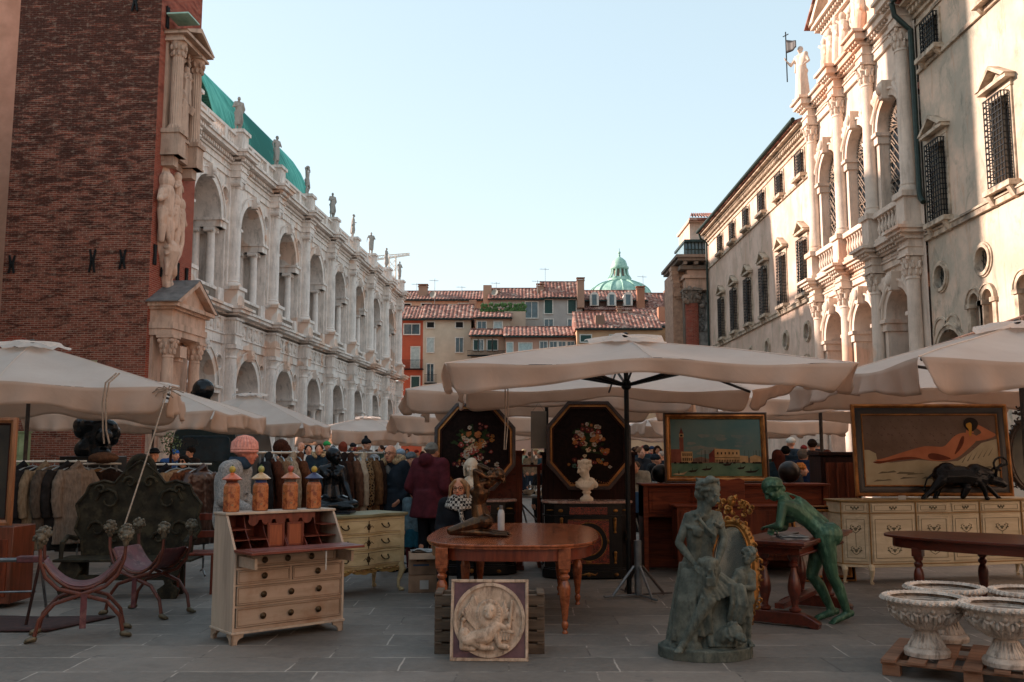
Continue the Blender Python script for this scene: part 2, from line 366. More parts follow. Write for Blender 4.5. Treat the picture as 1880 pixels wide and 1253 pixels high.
def loggia():
    s = M['stone']
    wl, wu = MB(), MB()
    for i in range(C0, C1):
        c = (i+.5)*W; u0, u1 = i*W, (i+1)*W
        for b, z0, z1, zb, zl, zs, r, oz, orr in ((wl, 0, 8.05, 0.02, 5.05, 5.5, 1.95, 6.95, .4), (wu, 11.3, 18.35, 11.32, 15.0, 15.55, 2.0, 17.2, .42)):
            out = [(u0, z0), (c-2.86, z0)] if False else rect(u0, u1, z0, z1)
            b.panel(rect(u0, u1, z0, z1), [serliana(c, zb, zl, zs, r), circ(c-2.62, oz, orr, 16), circ(c+2.62, oz, orr, 16)], WALL, WALL+1.6)
            b.arc(c, zs, r, r+.42, WALL-.12, WALL+.02, n=20); b.arc(c, zs, r+.42, r+.5, WALL-.2, WALL+.02, n=20)
            b.prism([(c-.18, zs+r-.12), (c+.18, zs+r-.12), (c+.3, zs+r+.62), (c-.3, zs+r+.62)], WALL-.42, WALL, 'y')
            for k in range(5): b.ball((c+.16*cos(k*1.4), WALL-.44, zs+r+.2+.14*sin(k*1.4)), (.12,.1,.12), 6, 4)
            for q in (-1, 1):
                b.arc(c+q*2.62, oz, orr, orr+.12, WALL-.08, WALL+.02, 0, 2*pi, 18)
                b.lathe([(orr-.02, 0), (orr-.02, .03)], (0,0,0), 4) if False else None
                # lintel over the colonnettes
                x0, x1 = sorted((c+q*(r-.06), c+q*2.9)); 
                b.box(x0, x1, WALL-.1, WALL+1.5, zl, zs-.16); b.box(x0-.1, x1+.02, WALL-.22, WALL+1.6, zs-.16, zs)
    # end wall and body behind the loggia
    o1 = wl.build('wall', s, logg); o2 = wu.build('wall', s, logg)
    E = C1*W+.8
    b = MB(); b.box(E-.9, E-.5, WALL+.01, 14, 0, 19.8); b.build('end_wall', s, logg)
    b = MB(); b.box(C0*W-.8, C0*W-.05, WALL+.2, 14, 0, 19.8); b.build('end_wall', s, logg)
    b = MB(); b.panel(rect(C0*W, C1*W, 0, 19), [[(c-1.3, .02), (c-1.3, 5)]+ap(c, 5, 1.3, 180, 0, 12)+[(c+1.3, 5), (c+1.3, .02)] for c in [(i+.5)*W for i in range(C0, C1)]]
        + [[(c-1.3, 10.4), (c-1.3, 14)]+ap(c, 14, 1.3, 180, 0, 12)+[(c+1.3, 14), (c+1.3, 10.4)] for c in [(i+.5)*W for i in range(C0, C1)]], 6.2, 7.4)
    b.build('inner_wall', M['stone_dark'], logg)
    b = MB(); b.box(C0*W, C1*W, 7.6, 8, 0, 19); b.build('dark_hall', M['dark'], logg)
    b = MB(); b.box(C0*W, C1*W, WALL+1.6, 6.2, 8.6, 10.2); b.box(C0*W, C1*W, WALL+1.6, 6.2, 18.4, 19)
    b.box(C0*W, C1*W, WALL+.02, WALL+1.6, 8.06, 11.29); b.box(C0*W, C1*W, WALL+.02, WALL+1.6, 18.36, 19.6)
    for i in range(C0, C1+1):
        b.box(i*W-.5, i*W+.5, WALL+1.6, 6.2, 0, 8.6); b.box(i*W-.5, i*W+.5, WALL+1.6, 6.2, 10.2, 18.4)
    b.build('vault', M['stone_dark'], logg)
    # big engaged columns
    col = None
    for lv, z0, z1 in ((0, 0, 8.03), (1, 11.55, 18.33)):
        for i in range(C0, C1+1):
            if i == C0 or col is None or (lv == 1 and i == C0):
                b = MB(); h = z1-z0; R0 = .47 if lv == 0 else .42
                if lv == 0:
                    pr = [(R0*1.3,0),(R0*1.3,.2),(R0*1.18,.3),(R0*1.2,.38),(R0,.48),(R0*1.0,h*.4),(R0*.88,h-.85),(R0*.98,h-.82),(R0*.98,h-.74),(R0*.88,h-.7),(R0*.9,h-.5),(R0*1.12,h-.34),(R0*1.16,h-.25)]
                    b.lathe(pr, n=22); b.box(-R0*1.25, R0*1.25, -R0*1.25, R0, h-.25, h)
                else:
                    pr = [(R0*1.25,0),(R0*1.3,.1),(R0*1.25,.2),(R0*1.05,.28),(R0*1.12,.36),(R0,.42),(R0*1.0,h*.4),(R0*.87,h-.65),(R0*.97,h-.62),(R0*.97,h-.56),(R0*.9,h-.5),(R0*1.08,h-.3),(R0*1.08,h-.22)]
                    b.lathe(pr, n=22); b.box(-R0*1.15, R0*1.15, -R0*1.15, R0, h-.2, h)
                    for q in (-1, 1):
                        for yy in (-R0*.95,): b.cyl = b.tube([(q*R0*1.02, yy-.1, h-.36), (q*R0*1.02, yy+.8, h-.36)], .19, 12)
                b.box(-.6, -.3, .12, .32, 0, h); b.box(.3, .6, .12, .32, 0, h)
                col = b.build('column', s, logg); col.location = (i*W, 0, z0)
            else: inst(col, logg, (i*W, 0, z0))
    # colonnettes, two deep on each side of each arch
    for lv, z0, zl in ((0, 0, 5.05), (1, 11.3, 15.0)):
        b = MB(); h = zl-z0; r = .27
        b.lathe([(r*1.3,0),(r*1.3,.12),(r*1.15,.2),(r,.26),(r,h*.4),(r*.88,h-.35),(r*.98,h-.32),(r*.9,h-.28),(r*1.15,h-.14),(r*1.15,h-.1)], n=14, cap=False)
        b.box(-r*1.25, r*1.25, -r*1.25, r*1.25, h-.1, h)
        if lv:
            for q in (-1, 1): b.tube([(q*r*1.15, -r*1.2, h-.19), (q*r*1.15, r*1.2, h-.19)], .11, 10)
        first = None
        for i in range(C0, C1):
            if lv == 0 and i in (C0,): continue
            for q in (-1, 1):
                for yy in (.9, 1.85):
                    if lv == 0 and yy > 1 and i > 3: continue
                    p = ((i+.5)*W+q*2.26, yy, z0)
                    if first is None: first = b.build('colonnette', s, logg); first.location = p
                    else: inst(first, logg, p)
    # middle entablature: architrave, triglyph frieze, cornice, breaking forward over the columns
    def entab(b, zA, zF, zC, zT, trig, dent):
        for i in range(C0, C1):
            u0, u1 = i*W+.56, (i+1)*W-.56
            for (a, d, yf) in ((u0, u1, WALL-.12),):
                b.box(a, d, yf, WALL+.1, zA, zF-.1); b.box(a, d, yf-.08, WALL+.1, zF-.1, zF)
                b.box(a, d, yf, WALL+.1, zF, zC)
                b.box(a, d, yf-.12, WALL+.1, zC, zC+.14); b.box(a, d, yf-.2, WALL+.1, zC+.3, zC+.42)
                b.box(a-.0, d, yf-.62, WALL+.1, zC+.42, zT-.16); b.box(a, d, yf-.74, WALL+.1, zT-.16, zT)
                if trig:
                    n = 6; st = (d-a)/n
                    for k in range(n):
                        x = a+(k+.5)*st
                        for t in (-.14, 0, .14): b.box(x+t-.05, x+t+.05, yf-.07, yf+.02, zF+.02, zC-.02)
                        b.box(x-.22, x+.22, yf-.1, yf+.02, zC-.1, zC-.003)
                        if k < n-1:
                            xm = x+st/2; zm = (zF+zC)/2-.04
                            if k % 2: b.ball((xm, yf-.02, zm), (.24,.1,.24), 10, 6)
                            else:
                                b.ball((xm, yf-.04, zm), (.14,.12,.2), 8, 6); b.ball((xm-.15, yf, zm+.15), (.09,.05,.06), 6, 4); b.ball((xm+.15, yf, zm+.15), (.09,.05,.06), 6, 4)
                if dent:
                    n = int((d-a)/.3)
                    for k in range(n): b.box(a+(k+.2)*(d-a)/n, a+(k+.75)*(d-a)/n, yf-.3, yf-.1, zC+.16, zC+.36)
        for i in range(C0, C1+1):
            u = i*W; yf = -.5; e = .56
            b.box(u-e, u+e, yf, WALL+.1, zA, zF-.1); b.box(u-e-.05, u+e+.05, yf-.08, WALL, zF-.1, zF)
            b.box(u-e+.02, u+e-.02, yf+.02, WALL+.1, zF, zC)
            b.box(u-e-.08, u+e+.08, yf-.1, WALL, zC, zC+.14); b.box(u-e-.2, u+e+.2, yf-.22, WALL, zC+.3, zC+.42)
            b.box(u-e-.45, u+e+.45, yf-.5, WALL, zC+.42, zT-.16); b.box(u-e-.55, u+e+.55, yf-.62, WALL, zT-.16, zT+.005)
            if trig:
                for xo in (-.22, .22):
                    for t in (-.12, 0, .12): b.box(u+xo+t-.04, u+xo+t+.04, yf-.05, yf+.05, zF+.02, zC-.02)
            if dent:
                for k in range(5): b.box(u-e-.1+k*.28, u-e+.06+k*.28, yf-.3, yf-.05, zC+.16, zC+.36)
    b = MB(); entab(b, 8.05, 8.7, 9.5, 10.28, True, False); b.build('entablature', s, logg)
    b = MB(); entab(b, 18.35, 18.85, 19.15, 19.95, False, True); b.build('cornice', s, logg)
    # pedestals and balustrades
    ped = None
    for i in range(C0, C1+1):
        b = MB(); u = 0
        b.box(u-.68, u+.68, -.66, WALL+.3, 10.28, 10.5); b.box(u-.58, u+.58, -.57, WALL+.3, 10.5, 11.36); b.box(u-.7, u+.7, -.68, WALL+.3, 11.36, 11.56)
        b2 = b; b = MB(); b.box(u-.62, u+.62, -.62, .6, 19.96, 20.15); b.box(u-.52, u+.52, -.52, .52, 20.15, 21.2); b.box(u-.64, u+.64, -.64, .64, 21.2, 21.4)
        if ped is None: ped = b.build('statue_pedestal', s, logg), b2.build('column_pedestal', s, logg); ped[0].location = ped[1].location = (i*W, 0, 0)
        else: inst(ped[0], logg, (i*W, 0, 0)); inst(ped[1], logg, (i*W, 0, 0))
    b = MB()
    for i in range(C0, C1+1):
        if i < C1:
            for q in (-1, 1):
                x = (i+.5)*W+q*2.3; b.box(x-.42, x+.42, WALL-.16, WALL+1.3, 10.29, 11.32)
                x = (i+.5)*W+q*1.4; b.box(x-.22, x+.22, -.2, .22, 19.96, 21.05)
                x0, x1 = sorted(((i+.5)*W+q*2.72, (i+.5)*W+q*2.86)); b.box(x0, x1, WALL, WALL+1.5, 10.29, 11.33)
    b.build('plinth_blocks', s, logg)['kind'] = 'stuff'
    lo, up = None, None
    for i in range(C0, C1):
        if lo is None:
            b = MB(); balustrade(b, -1.88, 1.88, 10.3, 11.3, WALL+.15, .25, 1.1, 8); lo = b.build('balustrade', s, logg); lo.location = ((i+.5)*W, 0, 0)
            b = MB(); balustrade(b, -3.0, 3.0, 19.97, 21.1, 0, .28, 1.15, 8); up = b.build('balustrade', s, logg); up.location = ((i+.5)*W, 0, 0)
        else: inst(lo, logg, ((i+.5)*W, 0, 0)); inst(up, logg, ((i+.5)*W, 0, 0))
    # roof: keel-shaped copper vault with standing seams, rounded at the far end
    ye, zr, z0 = 1.6, 28.3, 20.2
    def rf(u, t):
        # u along, t 0 eave .. 1 ridge
        a = t*pi/2; e0, e1 = 5., 33.5
        end = max(0, (u-e0)/(e1-e0)); 
        return a
    n = 84; b = MB(); e0, e1 = .5, 26.5; D = 6.0
    def P(i, j):
        # i seams along, then turning round the far end
        t = j/10; a = t*pi/2
        dy, dz = (1-cos(a))*0+sin(a)*0, 0
        inn = D*(1-cos(a)); z = z0+(zr-z0)*sin(a)**.9
        L = e1-D-e0
        if i <= 60: u = e0+L*i/60; return (u, ye+inn, z)
        q = (i-60)/24*pi/2
        return (e1-D+(D-inn)*sin(q), ye+D-(D-inn)*cos(q), z)
    vs = [P(i, j) for i in range(n+1) for j in range(11)]
    b.add(vs, [(i*11+j, (i+1)*11+j, (i+1)*11+j+1, i*11+j+1) for i in range(n) for j in range(10)])
    for i in range(0, n+1):
        b.tube([V(P(i, j))+V((0,-.05,.05)) for j in range(11)], .075, 4, cap=False)
    b.tube([P(0, 10), P(60, 10)], .15, 6)
    # hidden side of the vault
    b.add([(e0, ye+D, zr), (e1-D, ye+D, zr), (e1-D, ye+2.4*D, z0-2), (e0, ye+2.4*D, z0-2)], [(0,1,2,3)])
    b.add([(e0, ye, z0-1), (e0, ye+D, zr), (e0, ye+2.4*D, z0-2)], [(0,1,2)])
    b.build('roof', M['copper'], logg, smooth=50)
    b = MB(); b.box(e0, e1-2, ye+.1, ye+2, 19.0, z0-.1); b.box(C0*W-1, e0-.01, ye+3, 14, 19, 19.6); b.box(C0*W, C1*W, .6, ye+6, 19.65, 19.9); b.build('roof_terrace', M['stone_dark'], logg)
loggia()
# ================= brick tower, local x = along its right face, y = into it, near corner at the origin
TW = 5.9; TD = 3.75
tower = thing('brick_tower', 'tall weathered red brick tower with carved stone niche and portal on its right face', 'tower', (-13.93, 35, 0), atan2(1, .079))
def tower_build():
    b = MB(); b.box(0, TD, 0, TW, 0, 46)
    b.mi = 0; o = b.build('brick_shaft', [M['brick'], M['brick_side']], tower, smooth=0)
    for p in o.data.polygons:
        if abs(p.normal.y) > .5: p.material_index = 1
    # iron wall anchors
    def anchor(b, c, d, w, hgt):
        # c centre on the wall, d wall direction
        c = V(c); d = V(d); t = .05
        for s in (-1, 1):
            b.tube([c+d*(s*w*.5)+V((0,0,hgt/2)), c+d*(s*w*.16), c+d*(s*w*.5)-V((0,0,hgt/2))], [.045,.055,.045], 6)
        b.tube([c-d*w*.3, c+d*w*.3], .06, 6)
    for px, py, h in ((10,482,.7),(166,478,.9),(224,476,.75),(247,2,.8)):
        p = at(px, py, 35.0); y = (tower.matrix_basis.inverted() @ p).y
        q = tower.matrix_basis.inverted() @ p
        b = MB(); anchor(b, (-.05, q.y, q.z), (0,1,0), .22, h); b.build('wall_anchor', M['iron'], tower)
    for u, z, h in ((.3, 9.2, .8), (.95, 8.9, .9), (2.35, 8.9, .8), (3.2, 8.9, .7), (.45, 18.95, .9)):
        b = MB(); anchor(b, (u, -.05, z), (1,0,0), .16, h); b.build('wall_anchor', M['iron'], tower)
    # small window with arch of radial bricks, low on the front
    q = tower.matrix_basis.inverted() @ at(30, 650, 35)
    s = M['portal']
    # portal
    po = MB()
    po.box(.3, 3.45, -.12, .02, 0, 6.1)
    for u in (.55, 3.0):
        po.lathe([(.3,0),(.3,.3),(.24,.4),(.24,3),(.21,5.2),(.235,5.22),(.2,5.3)], (u, -.62, 0), 16)
        # capital
        po.lathe([(.2,5.3),(.24,5.5),(.27,5.7),(.33,5.95)], (u, -.62, 0), 14)
        for k in range(8):
            a = k*pi/4; 
            for zz, rr in ((5.45, .24), (5.66, .28)): po.ball((u+rr*cos(a+zz), -.62+rr*sin(a+zz), zz), (.075,.075,.13), 6, 5)
        for k in range(4):
            a = pi/4+k*pi/2; po.ball((u+.34*cos(a), -.62+.34*sin(a), 5.84), .1, 8, 6)
        po.box(u-.34, u+.34, -.96, -.28, 5.95, 6.05)
    po.box(.2, 3.36, -.9, 0, 6.05, 6.3); po.box(.16, 3.4, -.95, 0, 6.3, 6.55); po.box(.22, 3.34, -.88, 0, 6.55, 7.05)
    po.box(.1, 3.46, -1.02, 0, 7.05, 7.15); po.box(-.02, 3.58, -1.18, 0, 7.15, 7.3); 
    # pediment: raking slabs
    for q in (-1, 1):
        x0 = 1.78+q*1.92; 
        po.prism([(x0, 7.3), (1.78, 8.42), (1.78, 8.2), (x0-q*.32, 7.3)], -1.25, -.0, 'y')
    po.prism([(.3, 7.3), (3.26, 7.3), (1.78, 8.2)], -.95, 0, 'y')
    po.box(1.35, 1.95, -.75, -.1, 5.3, 5.75); po.box(1.45, 1.85, -.65, -.1, 5.15, 5.3)
    for z0, z1 in ((3.2, 4.7), (1.2, 2.9)):
        po.box(1.05, 2.55, -.17, -.1, z0, z1); po.box(1.17, 2.43, -.21, -.16, z0+.12, z1-.12)
    po.build('portal', s, tower)
    b = MB(); b.prism([(-.17, 7.33), (1.78, 8.46), (3.73, 7.33), (3.73, 7.29), (1.78, 8.42), (-.17, 7.29)], -1.27, .02, 'y'); b.build('portal_roof', mat('slate_cover', '77706c', '57524f', 3), tower)
    # niche: corbels, two fluted columns, entablature, broken gable and a group of carved figures
    r = M['relief']; n = MB(); SH = Matrix.Translation((-.5,0,0)); n.X = SH
    Z = 13.25
    n.box(1.0, 3.3, -.1, 0, Z-.2, 18.2)
    for u in (1.25, 3.0):
        n.box(u-.32, u+.32, -.72, 0, Z, Z+.9); n.box(u-.38, u+.38, -.8, 0, Z+.9, Z+1.08); n.box(u-.36, u+.36, -.76, 0, Z+.0, Z+.08)
        n.box(u-.22, u+.22, -.5, 0, Z-.4, Z, .0)
        n.lathe([(.3,Z+1.08),(.3,Z+1.2),(.24,Z+1.28),(.22,Z+1.34),(.21,Z+3.9),(.2,Z+4.1)], (u, -.42, 0), 32, flute=.05, fn=16)
        n.lathe([(.2,Z+4.1),(.25,Z+4.4),(.34,Z+4.72)], (u, -.42, 0), 12)
        for k in range(8):
            a = k*pi/4
            for zz, rr in ((Z+4.25, .24), (Z+4.48, .3)): n.ball((u+rr*cos(a+zz*2), -.42+rr*sin(a+zz*2), zz), (.07,.07,.12), 6, 5)
        n.box(u-.36, u+.36, -.8, 0, Z+4.72, Z+4.82)
    n.box(1.6, 2.7, -.35, 0, Z+.1, Z+.95); n.box(1.6, 2.7, -.42, 0, Z+.95, Z+1.08)
    n.box(.95, 3.3, -.7, 0, Z+4.82, Z+4.98); n.box(.8, 3.45, -.95, 0, Z+4.98, Z+5.1)
    for q in (-1, 1): n.prism([(2.12+q*1.4, Z+5.1), (2.12, Z+5.75), (2.12, Z+5.55), (2.12+q*1.1, Z+5.1)], -.98, 0, 'y')
    n.prism([(1.1, Z+5.1), (3.1, Z+5.1), (2.12, Z+5.5)], -.4, 0, 'y')
    n.build('niche', r, tower)
    b = MB(); b.X = SH; b.box(.72, 1.8, -1.0, -.1, Z+5.74, Z+5.8); b.build('niche_cover', M['copper_pale'], tower)
    rr_ = random.Random(3)
    def cherub(b, u, y, z, h, lean=0):
        # small carved figure in high relief
        hd = h*.15
        b.ball((u+lean*h*.5, y, z+h*.9), (hd*.8, hd*.8, hd), 10, 8)
        b.cap((u+lean*h*.4, y, z+h*.74), (u+lean*.2*h, y, z+h*.45), h*.13, h*.12)
        for q in (-1, 1):
            b.cap((u+q*h*.07, y, z+h*.45), (u+q*h*.1, y-.05, z+h*.22), h*.085, h*.06); b.cap((u+q*h*.1, y-.05, z+h*.22), (u+q*h*.07, y, z+.03), h*.06, h*.045)
            b.cap((u+q*h*.13+lean*h*.4, y, z+h*.72), (u+q*h*.22+lean*h*.3, y-.06, z+h*.58), h*.05, h*.045); b.cap((u+q*h*.22+lean*h*.3, y-.06, z+h*.58), (u+q*h*.08+lean*h*.3, y-.14, z+h*.66), h*.045, h*.035)
    g = MB(); g.X = SH; cherub(g, 1.95, -.3, Z+1.1, 1.9); g.prism([(1.6,Z+1.1),(2.35,Z+1.1),(2.2,Z+2.6),(1.75,Z+2.6)], -.5, -.15, 'y')
    cherub(g, 2.25, -.3, Z+2.9, 1.25, .1); cherub(g, 2.5, -.35, Z+3.2, .8); g.prism([(1.9,Z+2.6),(2.6,Z+2.6),(2.45,Z+3.6),(2.0,Z+3.6)], -.45, -.12, 'y')
    g.bx((2.45, -.5, Z+2.35), (.4,.12,.32), 0, .3); cherub(g, 1.85, -.3, Z+4.1, .7, .2); cherub(g, 2.5, -.3, Z+4.2, .6, -.2)
    for k in range(40): g.ball((1.65+rr_.random()*1.05, -.15, Z+1.1+rr_.random()*3.7), .06+.1*rr_.random(), 6, 5)
    blob(g, 'carved_figures', r, tower, .022, 1)
    # carved coat of arms with putti below the niche
    g = MB(); g.X = SH; Z = 8.4
    cherub(g, 1.15, -.2, Z+1.4, 2.7); cherub(g, 1.75, -.25, Z+1.2, 2.2, .05); cherub(g, 2.35, -.22, Z+1.2, 2.2); 
    g.ball((1.5, -.0, Z+4.0), (.4,.16,.6), 12, 8); g.ball((2.4, -.0, Z+2.4), (.6,.14,1.2), 14, 10); g.ball((1.75, -.0, Z+1.7), (.75,.14,1.2), 14, 10); cherub(g, 2.1, -.25, Z+2.9, 1.5, -.1); cherub(g, 1.45, -.25, Z+.1, 1.4, .1)
    g.cap((1.65,-.15,Z+1.1), (1.75,-.1,Z-.2), .5, .2); g.ball((1.8,-.22,Z-.3), (.28,.16,.34)); g.cap((1.8,-.2,Z+.3),(1.75,-.15,Z+.6),.3,.35)
    for k in range(5): a = k*1.25; g.tube([(1.8+.75*cos(a+t*.5)*(1-t*.07), -.3-.03*t, Z+1.9+1.15*sin(a+t*.5)*(1-t*.07)) for t in range(5)], [.12,.11,.1,.08,.05], 8)
    for k in range(60):
        a = rr_.random()*6.28; q = rr_.random()**.5; g.ball((1.75+.75*q*cos(a), -.12-.12*rr_.random(), Z+2.+1.6*q*sin(a)), .05+.09*rr_.random(), 6, 5)
    blob(g, 'coat_of_arms', M['portal'], tower, .024, 1)
tower_build()
# pink building with drain pipe behind the tower's left edge
pk = thing('pink_building', 'pinkish plastered building at the far left behind the brick tower', 'building', (-21.2, 39, 0))
b = MB(); b.box(-2.6, 0, 0, 4, 0, 24.5); b.build('wall', mat('pink_plaster', 'c99c84', 'b48a72', 1.2, .9), pk, smooth=0)
b = MB(); b.tube([(-.12,-.1,0),(-.12,-.1,24)], .13, 8); b.build('drain_pipe', M['gutter'], pk)
b = MB(); b.box(-3, .3, -.3, 4.3, 24.5, 24.9); b.build('roof', M['tiles'], pk)
# the side of the square out of the frame to the left, whose shadow covers the foreground
eb = thing('added_end_building', 'plain plastered building closing the square behind the viewer', 'building', (-20.9, -24, 0))  # unseen, added behind the camera: cuts the sky light and bounces warm fill
b = MB(); b.box(0, 33.4, -10, 0, 0, 9.5); b.build('wall', M['stucco_far'], eb, smooth=0); b = MB(); b.box(-.3, 33.8, -10.5, .5, 9.5, 10); b.build('roof', M['tiles'], eb, smooth=0)
sh = thing('square_side_building', 'plain plastered building closing the square to the left', 'building', (-21, -30, 0))
b = MB(); b.box(-12, 0, 0, 61, 0, 15); b.build('wall', M['stucco'], sh, smooth=0)
b = MB(); b.box(-12.5, .5, -.5, 61.5, 15, 15.5); b.build('roof', M['tiles'], sh, smooth=0)

sh = thing('sun_gap_block', 'low plastered house behind the pink building', 'building', (-26, 31.5, 0))  # unseen block, added to keep sun through the gap off the ground
b = MB(); b.box(-12, 0, 0, 12, 0, 18.2); b.build('wall', M['stucco'], sh, smooth=0)
b = MB(); b.box(-12.4, .3, -.3, 12.3, 18.2, 18.6); b.build('roof', M['tiles'], sh, smooth=0)
# ================= right side: local x = towards the camera (u = 60 - Y), y = into the wall
def rroot(name, label, cat): return thing(name, label, cat, (12.6, 60, 0), -pi/2)
RM = {}
def wing(root, us, u0, u1, st, big_z=(8.35, 10.65), up_z=(13.5, 14.5), oc=True, arches=(), dn=()):
    holes = [circ(u, 6.7, .34, 20) for u in dn]
    for u in us:
        holes += [rect(u-.42, u+.42, *big_z), rect(u-.42, u+.42, *up_z)]
        if oc: holes.append(circ(u, 6.7, .34, 20))
    for (u, zs, r, zb) in arches: holes.append([(u-r, zb), (u-r, zs)]+ap(u, zs, r, 180, 0, 14)[1:-1]+[(u+r, zs), (u+r, zb)])
    b = MB(); b.panel(rect(u0, u1, 0, 15.2), holes, 0, .45); b.build('wall', st, root)
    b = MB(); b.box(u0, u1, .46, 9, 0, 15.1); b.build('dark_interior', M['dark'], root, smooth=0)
    t = MB()
    t.box(u0, u1, -.1, .02, big_z[0]-.42, big_z[0]-.26); t.box(u0, u1, -.14, .02, big_z[0]-.26, big_z[0]-.2)
    t.box(u0, u1, -.08, .02, up_z[0]-.3, up_z[0]-.18); t.box(u0, u1, -.05, .02, 14.75, 14.85)
    # eaves cornice with dentils
    t.box(u0, u1, -.1, .02, 15.0, 15.12); t.box(u0, u1, -.3, .02, 15.3, 15.4); t.box(u0, u1, -.5, .02, 15.4, 15.5)
    k = int((u1-u0)/.24)
    for i in range(k): t.box(u0+(i+.2)*(u1-u0)/k, u0+(i+.7)*(u1-u0)/k, -.24, .02, 15.13, 15.29)
    t.build('cornice', M['trim'], root)
    t = MB(); t.prism([(-.62, 15.5), (-.62, 15.58), (5, 17.6), (5, 15.5)], u0, u1, 'x'); t.build('roof', M['tiles'], root)
    t = MB(); t.tube([(u0, -.68, 15.62), (u1, -.68, 15.62)], .09, 8); t.build('gutter', M['gutter'], root)
    # windows
    for u in us:
        for kind, (z0, z1) in ((1, big_z), (0, up_z)):
            key = (kind,)
            if key not in RM:
                f = MB(); h = z1-z0
                f.box(-.56, -.42, -.05, .06, 0, h); f.box(.42, .56, -.05, .06, 0, h); f.box(-.56, .56, -.05, .06, h, h+.14)
                f.box(-.66, .66, -.3, .05, -.16, -.02) 
                if kind:
                    for q in (-1, 1): f.prism([(-.26, -.16), (0, -.16), (0, -.45), (-.12, -.42)], q*.5-.08, q*.5+.08, 'x')
                    f.box(-.6, .6, -.07, .02, h+.14, h+.3); f.box(-.72, .72, -.26, .02, h+.3, h+.4)
                    for q in (-1, 1): f.prism([(q*.76, h+.4), (0, h+.86), (0, h+.76), (q*.56, h+.4)], -.3, .02, 'y')
                    f.prism([(-.3, h+.45), (.3, h+.45), (0, h+.64)], -.1, .02, 'y')
                else:
                    for q in (-1, 1): f.prism([(-.24, -.16), (0, -.16), (0, -.32), (-.1, -.3)], q*.5-.07, q*.5+.07, 'x')
                g = MB(); g.box(-.42, .42, .3, .34, 0, h)
                br = MB(); nv, nh = (6, 15) if kind else (6, 7); pr = .24 if kind else .18; e = .02
                for i in range(nv+1): x = -.44+.88*i/nv; br.box(x-.012, x+.012, -pr-.012, -pr+.012, -.0, h+.05)
                for j in range(nh+1):
                    z = .02+(h+.02)*j/nh
                    br.box(-.455, .455, -pr-.016, -pr+.01, z-.012, z+.012)
                    for q in (-.45, .45): br.box(q-.012, q+.012, -pr, .0, z-.012, z+.012)
                for q in (-.45, .45):
                    for yy in (-.08, -.16): br.box(q-.012, q+.012, yy-.012, yy+.012, 0, h+.05)
                w_ = f.build('window', M['trim'], root); a = g.build('pane', M['glass_dark'], w_); c = br.build('window_grille', M['iron'], w_)
                RM[key] = (w_, a, c); w_.location = (u, 0, z0)
            else:
                w_ = inst(RM[key][0], root, (u, 0, z0)); inst(RM[key][1], w_); inst(RM[key][2], w_)
        if oc:
            if 'oc' not in RM:
                f = MB(); f.arc(0, 0, .33, .42, -.08, .03, 0, 2*pi, 24); f.arc(0, 0, .42, .47, -.04, .03, 0, 2*pi, 24)
                g = MB(); g.arc(0, 0, 0.001, .34, .24, .26, 0, 2*pi, 20)
                br = MB()
                for k in (-.2,-.07,.07,.2): L = sqrt(.34**2-k*k); br.tube([(k*.7-L*.7, .12, k*.7+L*.7), (k*.7+L*.7, .12, k*.7-L*.7)], .012, 4); br.tube([(k, .1, -L), (k, .1, L)], .012, 4)
                w_ = f.build('round_window', M['trim'], root); a = g.build('pane', M['glass_dark'], w_); c = br.build('window_grille', M['iron'], w_)
                RM['oc'] = (w_, a, c); w_.location = (u, 0, 6.7)
            else:
                w_ = inst(RM['oc'][0], root, (u, 0, 6.7)); inst(RM['oc'][1], w_); inst(RM['oc'][2], w_)
    for (u, zs, r, zb) in arches:
        f = MB(); f.arc(u, zs, r, r+.12, -.07, .03, n=14); f.arc(u, zs, r+.12, r+.16, -.1, .03, n=14)
        for q in (-1, 1):
            f.box(u+q*(r+.06)-.09, u+q*(r+.06)+.09, -.05, .1, zb, zs-.12); f.box(u+q*(r+.06)-.13, u+q*(r+.06)+.13, -.1, .12, zs-.12, zs)
        f.build('arch_frame', M['trim'], root)
# far wing
lw = rroot('plastered_wing', 'long plastered building with barred gabled windows between the church and the ruin-like loggia', 'building')
usf = [60-42.3+3.22*k*0+0 for k in range(0)]
wing(lw, [60-y for y in (54.6, 51.5, 48.4, 45.3, 42.2, 39.1)], 1.6, 22.1, M['stucco_far'], arches=[(60-y, 5.3, .3, 3.6) for y in (41.0, 40.1, 39.2, 44.4, 43.4, 47.2)])
b = MB(); b.box(1.55, 1.6, .0, 9, 0, 15.3); b.build('end_wall', M['stucco_far'], lw)
b = MB(); b.tube([(1.75, -.6, 15.6), (1.75, -.5, 15.2), (1.75, -.12, 14.9), (1.75, -.12, 0)], .075, 8); b.build('drain_pipe', M['gutter'], lw)
